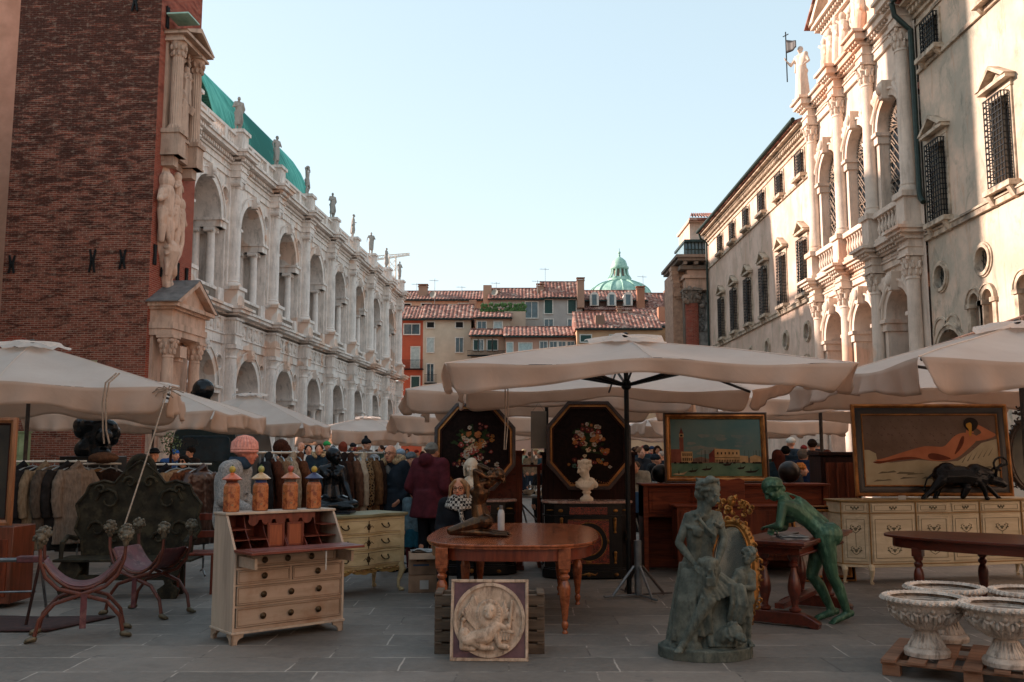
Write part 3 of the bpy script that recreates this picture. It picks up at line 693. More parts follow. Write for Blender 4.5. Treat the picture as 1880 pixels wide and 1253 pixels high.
# near wing
rw = rroot('plastered_palace', 'mottled plaster building with barred windows right of the church', 'building')
wing(rw, [60-y for y in (26.45, 22.95)], 32.5, 83.9, M['stucco'], oc=False, dn=(60-26.75, 60-24.3), arches=[(60-24.85, 5.62, .26, 4.3), (60-24.15, 5.62, .26, 4.3), (60-22.4, 5.62, .3, 4.3), (60-26.4, 4.3, .8, .02)])
b = MB()
for u in (60-26.95, 60-26.25): b.arc(u, 5.05, .42, .5, -.03, .03, n=14)
b.arc(60-26.4, 4.3, .82, 1.0, -.04, .02, n=16); b.build('blind_arches', M['trim'], rw)
for u in (60-26.75, 60-24.3):
    f = RM['oc'][0]; w_ = inst(f, rw, (u, 0, 6.7)); inst(RM['oc'][1], w_); inst(RM['oc'][2], w_); w_.scale = (1.02, 1, 1.02)
b = MB(); b.tube([(32.35, -.66, 15.6), (32.35, -.6, 15.2), (32.4, -.14, 14.7), (32.42, -.14, 9.6), (32.5, -.16, 9.3), (32.7, -.16, 9.1)], .085, 8); b.build('drain_pipe', M['gutter'], rw)
# railing in front of it
rail = thing('iron_railing', 'long thin iron railing in front of the plastered palace', 'railing', (12.6, 60, 0), -pi/2)
b = MB()
p0, p1 = V((60-27.2, -.75, 0)), V((60-20.5, -.75, 0)); za, zb_ = 4.5, 4.75
for i in range(62):
    t = i/61; p = p0.lerp(p1, t); z = za+(zb_-za)*t
    b.box(p.x-.014, p.x+.014, p.y-.014, p.y+.014, z-1.15, z)
b.tube([p0+V((0,0,za)), p1+V((0,0,zb_))], .03, 6); b.tube([p0+V((0,0,za-1.05)), p1+V((0,0,zb_-1.05))], .02, 6)
b.build('bars', mat('rusty_rail', '6e5245', '4b3a33', 20, .7, .3), rail)
b = MB(); b.box(p0.x, p1.x, -.95, -.01, 0, 3.4); b.build('terrace_base', M['stucco'], rail)
# ---------------- church
ch = rroot('church', 'sunlit ornate stone church front with tall columns, arched windows and carved gable', 'church')
CU = [23.15, 26.2, 29.1, 31.95]; CY = -.26
def leafcap(b, u, y, z0, z1, r):
    h = z1-z0
    b.lathe([(r*.9,0),(r*.95,.08*h),(r*1.05,.5*h),(r*1.35,.86*h)], (u, y, z0), 14)
    for row, (zz, rr) in enumerate(((.22, 1.02), (.5, 1.2))):
        for k in range(9):
            a = 2*pi*k/9+row*.35; b.ball((u+r*rr*cos(a), y+r*rr*sin(a), z0+h*zz), (r*.24, r*.24, h*.2), 7, 6); b.ball((u+r*(rr+.2)*cos(a), y+r*(rr+.2)*sin(a), z0+h*(zz+.13)), (r*.17, r*.17, h*.07), 6, 5)
    for k in range(4): a = pi/4+k*pi/2; b.ball((u+r*1.5*cos(a), y+r*1.5*sin(a), z0+h*.82), (r*.3, r*.3, h*.12), 8, 6)
    b.box(u-r*1.5, u+r*1.5, y-r*1.5, y+r*1.5, z1-.1*h, z1)
def church():
    s = M['church']; rr = random.Random(11)
    lo, up = [], []
    b = MB(); b2 = MB()
    for i in range(3):
        c = (CU[i]+CU[i+1])/2; hw = (CU[i+1]-CU[i])/2
        r = hw-.5
        lo.append([(c-r, .02), (c-r, 5.95)]+ap(c, 5.95, r, 180, 0, 18)[1:-1]+[(c+r, 5.95), (c+r, .02)])
        up.append([(c-r, 8.75), (c-r, 12.35)]+ap(c, 12.35, r, 180, 0, 18)[1:-1]+[(c+r, 12.35), (c+r, 8.75)])
    b.panel(rect(22.1, 32.5, 0, 15), lo+up, -.06, .95); b.build('wall', s, ch)
    d = MB()
    for i in range(3):
        c = (CU[i]+CU[i+1])/2; hw = (CU[i+1]-CU[i])/2; r = hw-.5
        for zs, zz in ((5.95, 0), (12.35, 1)):
            d.arc(c, zs, r, r+.2, -.2, -.04, n=20); d.arc(c, zs, r+.2, r+.27, -.26, -.04, n=20)
            for q in (-1, 1):
                x = c+q*(r+.14)
                d.box(x-.2, x+.2, -.22, .9, zs-.38, zs-.06); d.box(x-.26, x+.26, -.3, .94, zs-.12, zs); d.box(x-.125, x+.125, -.14, .0, 8.6 if zz else 0, zs-.38)
                # spandrel carvings
                for k in range(10):
                    a = radians(40+rr.random()*25); R_ = r+.4+rr.random()*.25
                    d.ball((c+q*R_*cos(a)*1.05, -.16, zs+R_*sin(a)*1.05), (.09+rr.random()*.07, .12, .12+rr.random()*.1), 8, 6)
                d.cap((c+q*(r+.25), -.2, zs+r*.5), (c+q*(r*.7), -.22, zs+r+.2), .12, .08)
            d.prism([(c-.12, zs+r-.1), (c+.12, zs+r-.1), (c+.2, zs+r+.5), (c-.2, zs+r+.5)], -.42, 0, 'y'); d.ball((c, -.42, zs+r+.22), (.15,.12,.2))
    d.build('arch_mouldings', s, ch)
    for u in CU:
        m = MB(); r = .225
        m.box(u-.34, u+.34, CY-.34, 0, 0, 1.2)
        m.lathe([(r*1.3,1.2),(r*1.3,1.3),(r*1.1,1.4),(r,1.46),(r,3.4),(r*.88,6.85),(r,6.88),(r*.9,6.95)], (u, CY, 0), 20); leafcap(m, u, CY, 6.95, 7.62, r)
        m.build('column', s, ch)
        m = MB()
        m.box(u-.36, u+.36, CY-.36, 0, 8.46, 8.62); m.box(u-.3, u+.3, CY-.3, 0, 8.62, 9.42); m.box(u-.38, u+.38, CY-.38, 0, 9.42, 9.6)
        m.lathe([(r*1.3,9.6),(r*1.3,9.72),(r*1.08,9.8),(r*1.15,9.86),(r,9.92),(r,11.6),(r*.88,14.15),(r,14.18),(r*.9,14.25)], (u, CY, 0), 20); leafcap(m, u, CY, 14.25, 14.95, r)
        m.build('column', s, ch)
    # entablatures with dentils, breaking forward over the columns
    for nm, z0, hh in (('entablature', 7.62, .84), ('cornice', 14.95, 1.1)):
        e = MB(); A, F, C_ = z0+hh*.25, z0+hh*.55, z0+hh
        def seg(u0, u1, yf, dd):
            e.box(u0, u1, yf, 0, z0, A); e.box(u0-dd*.03, u1+dd*.03, yf-.05, 0, A, A+.06); e.box(u0, u1, yf+.02, 0, A+.06, F)
            e.box(u0-dd*.08, u1+dd*.08, yf-.1, 0, F, F+.07)
            k = max(3, int((u1-u0+dd*.2)/.2))
            for i in range(k): x = u0-dd*.1+(u1-u0+dd*.2)*(i+.25)/k; e.box(x, x+.1, yf-.22, 0, F+.07, F+.17)
            e.box(u0-dd*.22, u1+dd*.22, yf-.3, 0, F+.17, C_-.1); e.box(u0-dd*.3, u1+dd*.3, yf-.4, 0, C_-.1, C_)
        for i in range(3): seg(CU[i]+.34, CU[i+1]-.34, -.16, 0)
        for u in CU: seg(u-.32, u+.32, CY-.26, 1)
        for i in range(3):
            for k in range(14):
                x = CU[i]+.45+(CU[i+1]-CU[i]-.9)*k/13; e.ball((x, -.15, (A+.06+F)/2), (.1,.05,.07), 7, 5)
        e.build(nm, s, ch)
    for i in range(3):
        e = MB(); balustrade(e, CU[i]+.38, CU[i+1]-.38, 8.5, 9.55, -.3, .24, .85, 10, .11); e.build('balustrade', s, ch)
    # windows: leaded lattice with radiating bars, in front of dark glass
    for i in range(3):
        c = (CU[i]+CU[i+1])/2; hw = (CU[i+1]-CU[i])/2; r = hw-.5
        g = MB(); g.prism([(c-r, 8.76), (c+r, 8.76), (c+r, 12.35)]+ap(c, 12.35, r, 0, 180, 16)[1:-1]+[(c-r, 12.35)], .24, .28, 'y')
        w_ = g.build('window', M['glass_dark'], ch)
        l = MB(); y = .19
        def bar(a, d_, t=.02): l.tube([(c+a[0], y, a[1]), (c+d_[0], y, d_[1])], t, 4)
        for k in range(13):
            a = radians(15*k); bar((.16*cos(a), 12.35+.16*sin(a)), (r*cos(a), 12.35+r*sin(a)))
            if k < 12:
                a2 = a+radians(7.5); bar((r*.5*cos(a), 12.35+r*.5*sin(a)), (r*.98*cos(a2), 12.35+r*.98*sin(a2)), .015); bar((r*.5*cos(a+radians(15)), 12.35+r*.5*sin(a+radians(15))), (r*.98*cos(a2), 12.35+r*.98*sin(a2)), .015)
        bar((-r, 12.35), (r, 12.35), .03); bar((0, 8.8), (0, 12.35), .03); bar((-r, 10.6), (r, 10.6), .025)
        for zz in [8.8+.3*k for k in range(12)]:
            for q in (-1, 1):
                bar((0, zz), (q*r, min(zz+r, 12.35)) if zz+r < 12.35 else (q*(12.35-zz), 12.35)); 
                if zz-r*.0 > 0 and (int(zz*10)//3) % 2: bar((q*r, zz), (q*r*.5, zz+r*.5), .02); bar((q*r*.5, zz), (q*r, zz+r*.5), .02)
        l.build('lattice', mat('lead_lattice', 'a5907c', '6f5f52', 8, .7, .1), w_)
    # porch behind the lower arches
    p = MB(); p.panel(rect(22.1, 32.5, 0, 8.4), [rect(24.2, 25.3, .02, 3.6), rect(27.0, 28.3, .02, 4.2), rect(30, 31.1, .02, 3.6)], 4.2, 4.5)
    p.box(22.1, 32.5, .95, 4.2, 7.4, 8.3); p.build('porch', M['portal'], ch)
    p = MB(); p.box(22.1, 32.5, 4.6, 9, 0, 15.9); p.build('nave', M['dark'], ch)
    # attic with relief, gable, side scrolls
    a = MB(); a.box(25.0, 29.9, -.15, 4, 16.06, 18.1); a.box(24.95, 25.3, -.25, 0, 16.06, 18.1); a.box(29.6, 29.95, -.25, 0, 16.06, 18.1); a.box(27.9, 28.2, -.25, 0, 16.06, 18.1)
    a.box(24.8, 30.1, -.3, 4, 18.1, 18.25); a.box(24.5, 30.3, -.6, 4, 18.4, 18.55)
    for k in range(24): a.box(24.6+k*.235, 24.72+k*.235, -.48, 0, 18.25, 18.4)
    for q in (-1, 1): a.prism([(27.4+q*2.95, 18.55), (27.4, 20.35), (27.4, 20.1), (27.4+q*2.4, 18.55)], -.7, 4, 'y')
    a.prism([(25.1, 18.55), (29.7, 18.55), (27.4, 20.1)], -.1, 3.9, 'y')
    for q in (-1, 1):
        x = 27.45+q*2.5
        sc = [(x, 16.06)]+[(x+q*(1.5-1.5*sin(t*pi/2*.98)), 16.3+1.6*(1-cos(t*pi/2))) for t in [k/8 for k in range(9)]]+[(x, 17.9)]
        a.prism([(x, 16.06), (x+q*1.6, 16.06)] + [(x+q*(1.6-1.6*sin(t*pi/2)), 16.3+1.7*(1-cos(t*pi/2))) for t in [k/8 for k in range(9)]], -.1, 2.5, 'y')
    a.build('attic', s, ch)
    b = MB()
    for q in (-1, 1): b.prism([(27.4+q*3.1, 18.5), (27.4, 20.46), (27.4, 20.38), (27.4+q*2.98, 18.5)], -.8, 4, 'y')
    b.box(22.4, 24.3, .1, 4, 16.07, 16.2); b.build('gable_roof', M['tiles'], ch)
    g = MB()
    for (u, z, h) in ((25.2, 16.2, 1.6), (25.8, 16.15, 1.8), (26.5, 16.3, 1.75), (27.2, 16.2, 1.7), (28.8, 16.2, 1.7), (27.2, 18.6, 1.2), (26.3, 18.55, .8), (28.2, 18.55, .8)):
        g.ball((u, -.3, z+h*.88), (.14,.14,.18)); g.cap((u, -.25, z+h*.7), (u+.05, -.25, z+h*.4), .2, .22); g.cap((u+.05, -.25, z+h*.4), (u-.1, -.25, z+.05), .24, .22)
        g.cap((u, -.3, z+h*.7), (u+.35, -.4, z+h*.5), .08, .06); g.cap((u, -.3, z+h*.7), (u-.3, -.4, z+h*.85), .08, .06)
    for k in range(60): g.ball((24.8+rr.random()*3, -.15, 16.2+rr.random()*1.7), .06+.1*rr.random(), 7, 5)
    blob(g, 'carved_relief', s, ch, .025, 1)
church()
# ================= houses closing the square
def tileroof(b, a0, a1, c0, c1, n, h=.09):
    """corrugated tile slope: a0-a1 eave, c0-c1 ridge, n tile rows across"""
    a0, a1, c0, c1 = map(V, (a0, a1, c0, c1)); nr = (a1-a0).cross(c0-a0).normalized(); m = n*4
    vs = []
    for j in range(2):
        for i in range(m+1):
            t = i/m; p = a0.lerp(a1, t) if j == 0 else c0.lerp(c1, t)
            vs.append(p+nr*h*abs(sin(pi*n*t)))
    b.add(vs, [(i, i+1, m+2+i, m+1+i) for i in range(m)])
FM = {}
def fcol(c):
    if c not in FM: FM[c] = mat('plaster_'+c, c, mul(hexc(c), .82), .7, .9, bump=.1)
    return FM[c]
PALE = mat('pale_frame', 'd8d0c6', 'c0b8ad', 4); SHUT = mat('green_shutter', '1d4741', '15342f', 6, .6); PANE = mat('window_pane', '4a6066', '2c3b42', 1.2, .2, spec=.6)
def house(name, label, x0, x1, ye, yr, Y, wall, wins=(), dep=8, over=.4, nt=None, base=0., trim=True):
    p0, p1 = at(x0, ye, Y), at(x1, ye, Y); ze = p0.z; w_ = p1.x-p0.x; cx = (p0.x+p1.x)/2
    r = thing(name, label, 'building', (cx, Y, 0))
    b = MB(); b.box(-w_/2, w_/2, 0, dep, base, ze); 
    b.build('wall', fcol(wall), r, smooth=0)
    if yr is not None:
        zr = at((x0+x1)/2, yr, Y+dep/2).z
        b = MB(); o = over; n = nt or max(4, int(w_/.42))
        zo = ze-(zr-ze)*o/(dep/2)
        b.box(-w_/2-o*.6, w_/2+o*.6, -o, -.0, zo-.02, zo+.1)
        b.prism([(-o, zo+.1), (dep/2, zr+.05), (dep+o, zo+.1)], -w_/2-o*.4, w_/2+o*.4, 'x')
        tileroof(b, (-w_/2-o*.6, -o-.1, zo+.16), (w_/2+o*.6, -o-.1, zo+.16), (-w_/2-o*.6, dep/2, zr+.1), (w_/2+o*.6, dep/2, zr+.1), n)
        b.tube([(-w_/2-o*.6, dep/2, zr+.12), (w_/2+o*.6, dep/2, zr+.12)], .14, 6)
        b.build('roof', M['tiles'], r, smooth=60)
        b = MB(); b.tube([(-w_/2-o*.6, -o-.16, zo+.04), (w_/2+o*.6, -o-.16, zo+.04)], .09, 6); b.build('gutter', M['gutter'], r)
    for wd in wins:
        a, c, y0, y1 = wd[:4]; k = wd[4] if len(wd) > 4 else 'g'
        q0, q1 = at(a, y1, Y), at(c, y0, Y); h = q1.z-q0.z; ww = q1.x-q0.x; mx = (q0.x+q1.x)/2-cx
        f = MB(); t = .12
        f.box(mx-ww/2-t, mx-ww/2, -.1, .05, q0.z-t, q1.z+t); f.box(mx+ww/2, mx+ww/2+t, -.1, .05, q0.z-t, q1.z+t)
        f.box(mx-ww/2, mx+ww/2, -.1, .05, q1.z, q1.z+t); f.box(mx-ww/2, mx+ww/2, -.16, .05, q0.z-t, q0.z)
        if k == 'g': f.box(mx-.03, mx+.03, -.06, .0, q0.z, q1.z)
        fo = f.build('window', PALE, r, smooth=0)
        g = MB(); g.box(mx-ww/2, mx+ww/2, -.04, -.01, q0.z, q1.z)
        if k == 's':
            for j in range(int(h/.16)): g.box(mx-ww/2+.04, mx+ww/2-.04, -.06, -.03, q0.z+.04+j*.16, q0.z+.13+j*.16)
        g.build('pane' if k != 's' else 'shutter', {'g': PANE, 's': SHUT, 'd': M['dark'], 'l': mat('pale_blind', 'b9c4c0', '9aa7a5', 3)}[k], fo, smooth=0)
    return r, cx
def balcony(r, cx, x0, x1, y0, y1, Y):
    a, c = at(x0, y1, Y-.6), at(x1, y0, Y-.6); b = MB(); x0, x1 = a.x-cx, c.x-cx
    b.box(x0, x1, -.7, 0, a.z-.12, a.z)
    n = int((x1-x0)/.12)
    for i in range(n+1): x = x0+(x1-x0)*i/n; b.box(x-.012, x+.012, -.68, -.655, a.z, c.z)
    b.box(x0, x1, -.7, -.64, c.z-.04, c.z)
    b.build('balcony', M['iron'], r, smooth=0)
def chimney(r, cx, px, yt, yb, Y, w=.5, cap=True, col='9c7a66'):
    a, c = at(px, yb, Y), at(px, yt, Y); b = MB(); x = a.x-cx
    y = Y-r.location.y
    b.box(x-w/2, x+w/2, y-w/2, y+w/2, a.z-1.5, c.z)
    if cap:
        b.box(x-w/2-.08, x+w/2+.08, y-w/2-.08, y+w/2+.08, c.z-.02, c.z+.08)
        for q in (-1, 1):
            for q2 in (-1, 1): b.box(x+q*w*.4-.05, x+q*w*.4+.05, y+q2*w*.4-.05, y+q2*w*.4+.05, c.z+.08, c.z+.3)
        b.box(x-w/2-.1, x+w/2+.1, y-w/2-.1, y+w/2+.1, c.z+.3, c.z+.38)
    b.build('chimney', fcol(col), r, smooth=0)
r, cx = house('orange_house', 'narrow orange house beside the far end of the loggia building', 733, 777, 586, 565, 112, 'b4553a', [(742,770,596,614,'g'),(755,770,638,676,'l'),(755,770,692,718,'s')], nt=8)
balcony(r, cx, 735, 777, 661, 677, 112)
r, cx = house('cream_house', 'cream house with small square attic windows right of the orange house', 777, 865, 585, 562, 112, 'cbb9a3', [(784,797,592,602,'d'),(837,850,592,602,'d'),(784,796.5,621,647,'l'),(837,850,621,647),(784,796,669,701),(837,850,669,701)])
balcony(r, cx, 779, 802, 688, 703, 112)
r, cx = house('peach_house', 'peach house with dish antennas behind the cream house', 738, 886, 551, 537, 124, 'c9a287', [(737,754,558,569,'d'),(774,791,558,569,'d'),(842,863,558,566,'l')])
chimney(r, cx, 777, 528, 536, 126, 1.2); chimney(r, cx, 868, 552, 572, 122, 1.0, False)
r, cx = house('balcony_house', 'low beige house with paired shuttered windows beside the cream house', 865, 928, 617, 607, 107, 'b79a83', [(870,877,625,643,'s'),(879,887,625,643,'g'),(895,903,625,643,'s'),(905,913,625,643,'s')])
balcony(r, cx, 858, 945, 644, 652, 107)
r, cx = house('attic_house', 'beige attic storey with two windows above the balcony house', 873, 937, 584, 570, 111, 'b8a08a', [(877,892,591,607),(907,921.5,591,607,'l')])
r, cx = house('terrace_house', 'beige house with planted roof terrace in front of the grey house', 926, 965, 572, None, 113, 'b9a18c', [])
b = MB()
for i in range(160): p = at(880+R.random()*85, 572-R.random()**2*14, 113.5); b.ball((p.x-cx, p.y-113, p.z), .12+.15*R.random(), 5, 4)
tag(b.build('leaves', mat('terrace_leaves', '4a6b2c', '2c4520', 3, .7), None), 'green potted shrubs along the roof terrace', 'plants').location = (cx, 113, 0)
r, cx = house('grey_house_annex', 'lower left part of the grey house with large studio window', 899, 996, 549, 532, 119, 'a59b92', [(965,987,555,584)])
chimney(r, cx, 895, 525, 545, 121, 1.1, False, 'b38c74'); chimney(r, cx, 905, 537, 549, 121, .5); chimney(r, cx, 914, 536, 549, 121, .5)
r, cx = house('grey_house', 'tall pale grey house with two dark green shutters under a tiled roof', 996, 1069, 546, 520, 119, 'a8a19b', [(1000,1014,551,576,'s'),(1043,1057,551,576,'s'),(1000,1015,587,603),(1043,1056,587,603)])
chimney(r, cx, 1066, 516, 545, 118.5, .9); chimney(r, cx, 992, 527, 548, 121, .9)
r, cx = house('pink_house', 'low pink house with row of small windows left of the main parasol', 928, 1059, 618, 603, 105, 'c0917c', [(931,941,630,648,'l'),(953,976,631,648,'l'),(992,1004,628,648),(1010,1022,628,648),(1026,1038,628,648),(1042,1054,628,648)])
r, cx = house('salmon_house', 'salmon house with wide tiled roof right of the pink house', 1059, 1211, 603, 576, 103, 'c79b78', [(1066,1085,616,628,'s'),(1120,1140,616,628,'s')])
chimney(r, cx, 1101, 580, 598, 104, 1.0, False, '8a6a58'); chimney(r, cx, 1137, 569, 580, 107, .5)
r, cx = house('dormer_house', 'dark walled house with three white dormer windows below the dome', 1073, 1186, 552, 536, 122, '6f564b', [])
for px in (1091, 1123, 1153):
    a, c = at(px-8, 562, 121), at(px+8, 545, 121); x0, x1 = a.x-cx, c.x-cx; m_ = (x0+x1)/2
    b = MB(); b.prism([(x0, a.z), (x1, a.z), (x1, c.z)]+ap(m_, c.z, (x1-x0)/2, 0, 180, 10)[1:-1]+[(x0, c.z)], -1.2, 1.5, 'y'); d_ = b.build('dormer', PALE, r)
    b = MB(); b.box(x0+.28, x1-.28, -1.24, -1.19, a.z+.1, c.z+.25); b.build('pane', PANE, d_, smooth=0)
b = MB(); za, zc = at(1100, 570, 119).z, at(1100, 562, 121).z; xa, xb = at(1073, 570, 119).x-cx, at(1186, 570, 119).x-cx
b.box(xa, xb, -3, 0, 0, za); tileroof(b, (xa, -3.2, za), (xb, -3.2, za), (xa, 0, zc+.1), (xb, 0, zc+.1), 30); b.build('lower_roof', M['tiles'], r)
chimney(r, cx, 1176, 532, 560, 120.5, 1.0, True, 'a06c52')
r, cx = house('brown_house', 'house with tiled roof right of the dormer windows', 1186, 1236, 570, 541, 121, 'ac7f66', [])
chimney(r, cx, 1228, 534, 560, 119.5, 1.2, False, '8d6a58')
r, cx = house('apricot_house', 'apricot house wall directly left of the brick columned loggia', 1172, 1262, 585, 569, 112, 'c99a76', [(1180,1190,590,597,'d')])
chimney(r, cx, 1217, 565, 590, 111.5, 1.2, False, 'a8745a')
r, cx = house('ochre_house', 'low ochre house wall with lattice fence above the main parasol', 1208, 1262, 601, 594, 106, 'cc9f78', [])
b = MB()
for i in range(14):
    for q in (-1, 1): p, s_ = at(1212+i*3, 625, 105.8), at(1212+i*3+q*8, 612, 105.8); b.tube([(p.x-cx, -.25, p.z), (s_.x-cx, -.25, s_.z)], .02, 4)
b.build('lattice_fence', mat('fence_wood', 'a87f60', '8a644a', 6), r)
# antennas and dishes on the roofs
AN = mat('antenna_metal', '8d8d8d', '6b6b6b', 10, .5, .6)
for k, (px, y0, y1, Y, dish, where) in enumerate(((765,520,548,124,0,'leftmost, beside the chimney of the peach house'),(798,512,552,120,1,'above the cream house'),(911,518,545,120,1,'beside two small chimney pots'),(848,526,545,124,0,'right end of the peach house roof'),(1001,492,522,122,0,'tallest, on the grey house'),(987,515,535,120,0,'short, left of the grey house roof'),(1181,505,545,121,0,'right of the dome'))):
    a, c = at(px, y1, Y), at(px, y0, Y)
    r = thing('tv_antenna', 'thin roof antenna, '+where, 'antenna', (a.x, Y, a.z), group='antennas on the tiled roofs')
    h = c.z-a.z; b = MB(); b.tube([(0,0,-.6),(0,0,h)], .03, 5)
    if not dish or px > 1000: b.build('mast', AN, r)
    else: b.build('mast', AN, r)
    b = MB(); b.tube([(-.7,0,h*.92),(.5,.1,h*.9)], .022, 4)
    for i in range(6): x = -.7+i*.22; b.tube([(x,-.25,h*.92),(x,.25,h*.92)], .018, 4)
    b.build('aerial', AN, r)
    if dish:
        b = MB(); b.lathe([(.01,.0),(.25,.03),(.45,.12),(.47,.14),(.25,.05),(.01,.02)], n=16); d_ = b.build('dish', mat('dish', '9a9488', '807a70', 3), r); d_.location = (-.15,-.15,h*.25); d_.rotation_euler = (radians(75), 0, radians(-25))
for k,(px, y, Y) in enumerate(((787,540,122),)):
    pass
# distant church dome
dp = at(1138, 545, 172)
dm = thing('church_dome', 'pale green copper dome with columned lantern above the roofs', 'dome', (dp.x, 172, 0))
zb = at(1138, 548, 172).z; sc = 172/1712
b = MB(); R0 = 60*sc
pr = [(R0, zb)]+[(R0*cos(a), zb+(33*sc)*sin(a)*1.0) for a in [radians(x) for x in (8,16,25,34,43,52,60,66,70)]]
b.lathe([(R0*1.0, 0), (R0, zb)]+pr[1:], n=48, cap=False)
for k in range(16):
    a = 2*pi*k/16; b.tube([(r_*cos(a)*1.005, r_*sin(a)*1.005, z_+.05) for r_, z_ in pr], .16, 5)
b.build('dome_shell', M['copper_pale'], dm, smooth=60)
b = MB(); zt = at(1138, 515, 172).z
b.lathe([(22*sc, zt-.3), (22*sc, zt+.2), (18*sc, zt+.5)], n=24)
for k in range(12):
    a = 2*pi*k/12; b.tube([(21*sc*cos(a), 21*sc*sin(a), zt+.2), (16*sc*cos(a), 16*sc*sin(a), zt+1.1), (14.5*sc*cos(a), 14.5*sc*sin(a), zt+2.1)], [.22,.17,.16], 6)
b.lathe([(16*sc, zt+2.0), (17.5*sc, zt+2.2), (17.5*sc, zt+2.5), (15*sc, zt+2.55), (14.5*sc, zt+3.0), (12*sc, zt+3.7), (6*sc, zt+4.25), (2*sc, zt+4.45), (2*sc, zt+4.9), (1*sc, zt+5.0)], n=24)
b.ball((0, 0, zt+5.3), .28); b.tube([(0,0,zt+5.5),(0,0,zt+6.1)], .07, 5)
b.build('lantern', M['copper_pale'], dm)
b = MB(); b.lathe([(11*sc, zt), (11*sc, zt+2.1)], n=16); b.build('lantern_core', M['stone_dark'], dm)
# construction crane behind the loggia building
cp = at(720, 500, 190)
cr = thing('tower_crane', 'white tower crane far behind the statues of the loggia building', 'crane', (cp.x, 190, 0))
b = MB(); zt = at(720, 478, 190).z
for sx in (-.7, .7):
    for sy in (-.7, .7): b.tube([(sx, sy, 0), (sx, sy, zt+1)], .1, 4)
for i in range(22): z = zt*i/22; b.tube([(-.7,-.7,z),(.7,-.7,z+zt/22)], .06, 4); b.tube([(.7,.7,z),(-.7,.7,z+zt/22)], .06, 4)
b.build('mast', PALE, cr)
b = MB(); L0, L1 = -8, at(752, 466, 190).x-cp.x; z1 = at(752, 468, 190).z
for (yy, dz) in ((-.5, 0), (.5, 0), (0, 1.1)): b.tube([(L0, yy, zt-.6+dz), (L1, yy, z1+dz*.3)], .1, 4)
for i in range(14):
    t = i/14; t2 = (i+1)/14
    b.tube([(L0+(L1-L0)*t, -.5, zt-.6+(z1-zt+.6)*t), (L0+(L1-L0)*(t+t2)/2, 0, zt-.6+(z1-zt+.6)*t+1.1*(1-t*.7)), (L0+(L1-L0)*t2, -.5, zt-.6+(z1-zt+.6)*t2)], .06, 4)
b.build('jib', PALE, cr)
# brick columned loggia at the far right corner
lc = thing('brick_loggia', 'ruined looking brick and stone loggia with carved panel left of the plastered wing', 'building', (0, 60, 0))
def P60(px, py, dy=0): p = at(px, py, 60+dy); return p.x, p.z
def lbox(b, x0, x1, y0, y1, ya, yb, dy=0):
    a, c = P60(x0, y1), P60(x1, y0); b.box(a[0], c[0], ya, yb, a[1], c[1])
b = MB(); lbox(b, 1262, 1320, 535, 828, 0, 4.2); b.build('wall', M['stone_dark'], lc, smooth=0)
b = MB(); x, z = P60(1268, 560); z0 = 0; b.lathe([(.42,0),(.42,z)], (x, -.35, 0), 20); b.build('brick_column', M['brick_side'], lc)
b = MB(); z1 = P60(1268, 535)[1]; leafcap(b, x, -.35, z, z1, .42)
for k in range(26): b.ball((x-.6+1.2*R.random(), -.5-.3*R.random(), z-.2+1.2*R.random()), .1+.1*R.random(), 6, 5)
b.build('capital', M['stone_dark'], lc)
g = MB(); lbox(g, 1281, 1310, 540, 612, -.2, 0)
for k in range(120):
    px, py = 1282+R.random()*26, 541+R.random()*68; xx, zz = P60(px, py); g.ball((xx, -.22, zz), (.05+.12*R.random(), .12, .05+.16*R.random()), 6, 5)
xx, zz = P60(1297, 590); g.cap((xx, -.35, zz), (xx, -.35, zz+.9), .16, .13); g.ball((xx, -.38, zz+1.2), .13); g.cap((xx-.05,-.35,zz),(xx-.12,-.3,zz-.7),.12,.08); g.cap((xx+.05,-.35,zz),(xx+.15,-.3,zz-.7),.12,.08); g.cap((xx+.15,-.35,zz+.85),(xx+.35,-.35,zz+.4),.06,.05)
lbox(g, 1279, 1312, 612, 640, -.35, 0); lbox(g, 1295, 1309, 614, 636, -.42, -.3)
g.build('carved_panel', mat('grey_carving', '9a9690', '5c5955', 2.5, .9, c3='6f6b66'), lc)
b = MB(); lbox(b, 1256, 1314, 512, 535, -.5, 4.4); lbox(b, 1260, 1314, 497, 512, -.3, 4.2); lbox(b, 1252, 1314, 508, 514, -.65, 4.5); b.build('entablature', M['portal'], lc, smooth=0)
b = MB(); lbox(b, 1236, 1314, 474, 479, -1.2, 5); lbox(b, 1240, 1314, 479, 484, -1.0, 4.9); lbox(b, 1246, 1314, 490, 497, -.5, 4.4)
for px in (1250, 1270, 1290): lbox(b, px, px+7, 484, 490, -.9, 0)
b.build('cornice', M['stone_dark'], lc, smooth=0)
b = MB()
for k in range(7):
    for j in range(3): px, py = 1234+k*1.0+j*7, 487+k*8; x_, z_ = P60(px, py); b.box(x_, x_+.45, .4+j*1.1, 1.2+j*1.1, z_-.28, z_); b.box(x_+.1, x_+.7, .5+j*1.1, 1.1+j*1.1, z_-.42, z_-.28)
lbox(b, 1244, 1262, 497, 828, .6, 3.8); b.build('side_brackets', mat('terracotta', 'bd9377', '94705a', 3), lc, smooth=0)
b = MB(); lbox(b, 1261, 1312, 441, 474, .6, 4); b.build('glazed_terrace', mat('blue_glass', '5f7f8c', '8fa3a6', .8, .25), lc, smooth=0)
b = MB(); lbox(b, 1258, 1313, 438, 442, .3, 4.2)
for i in range(8): lbox(b, 1259+i*6.5, 1260+i*6.5, 442, 474, .5, .6)
for i in range(26): lbox(b, 1256+i*2.1, 1256.5+i*2.1, 462, 474, -.6, -.55)
lbox(b, 1255, 1312, 461, 462.5, -.62, -.53); b.build('terrace_frame', M['gutter'], lc, smooth=0)
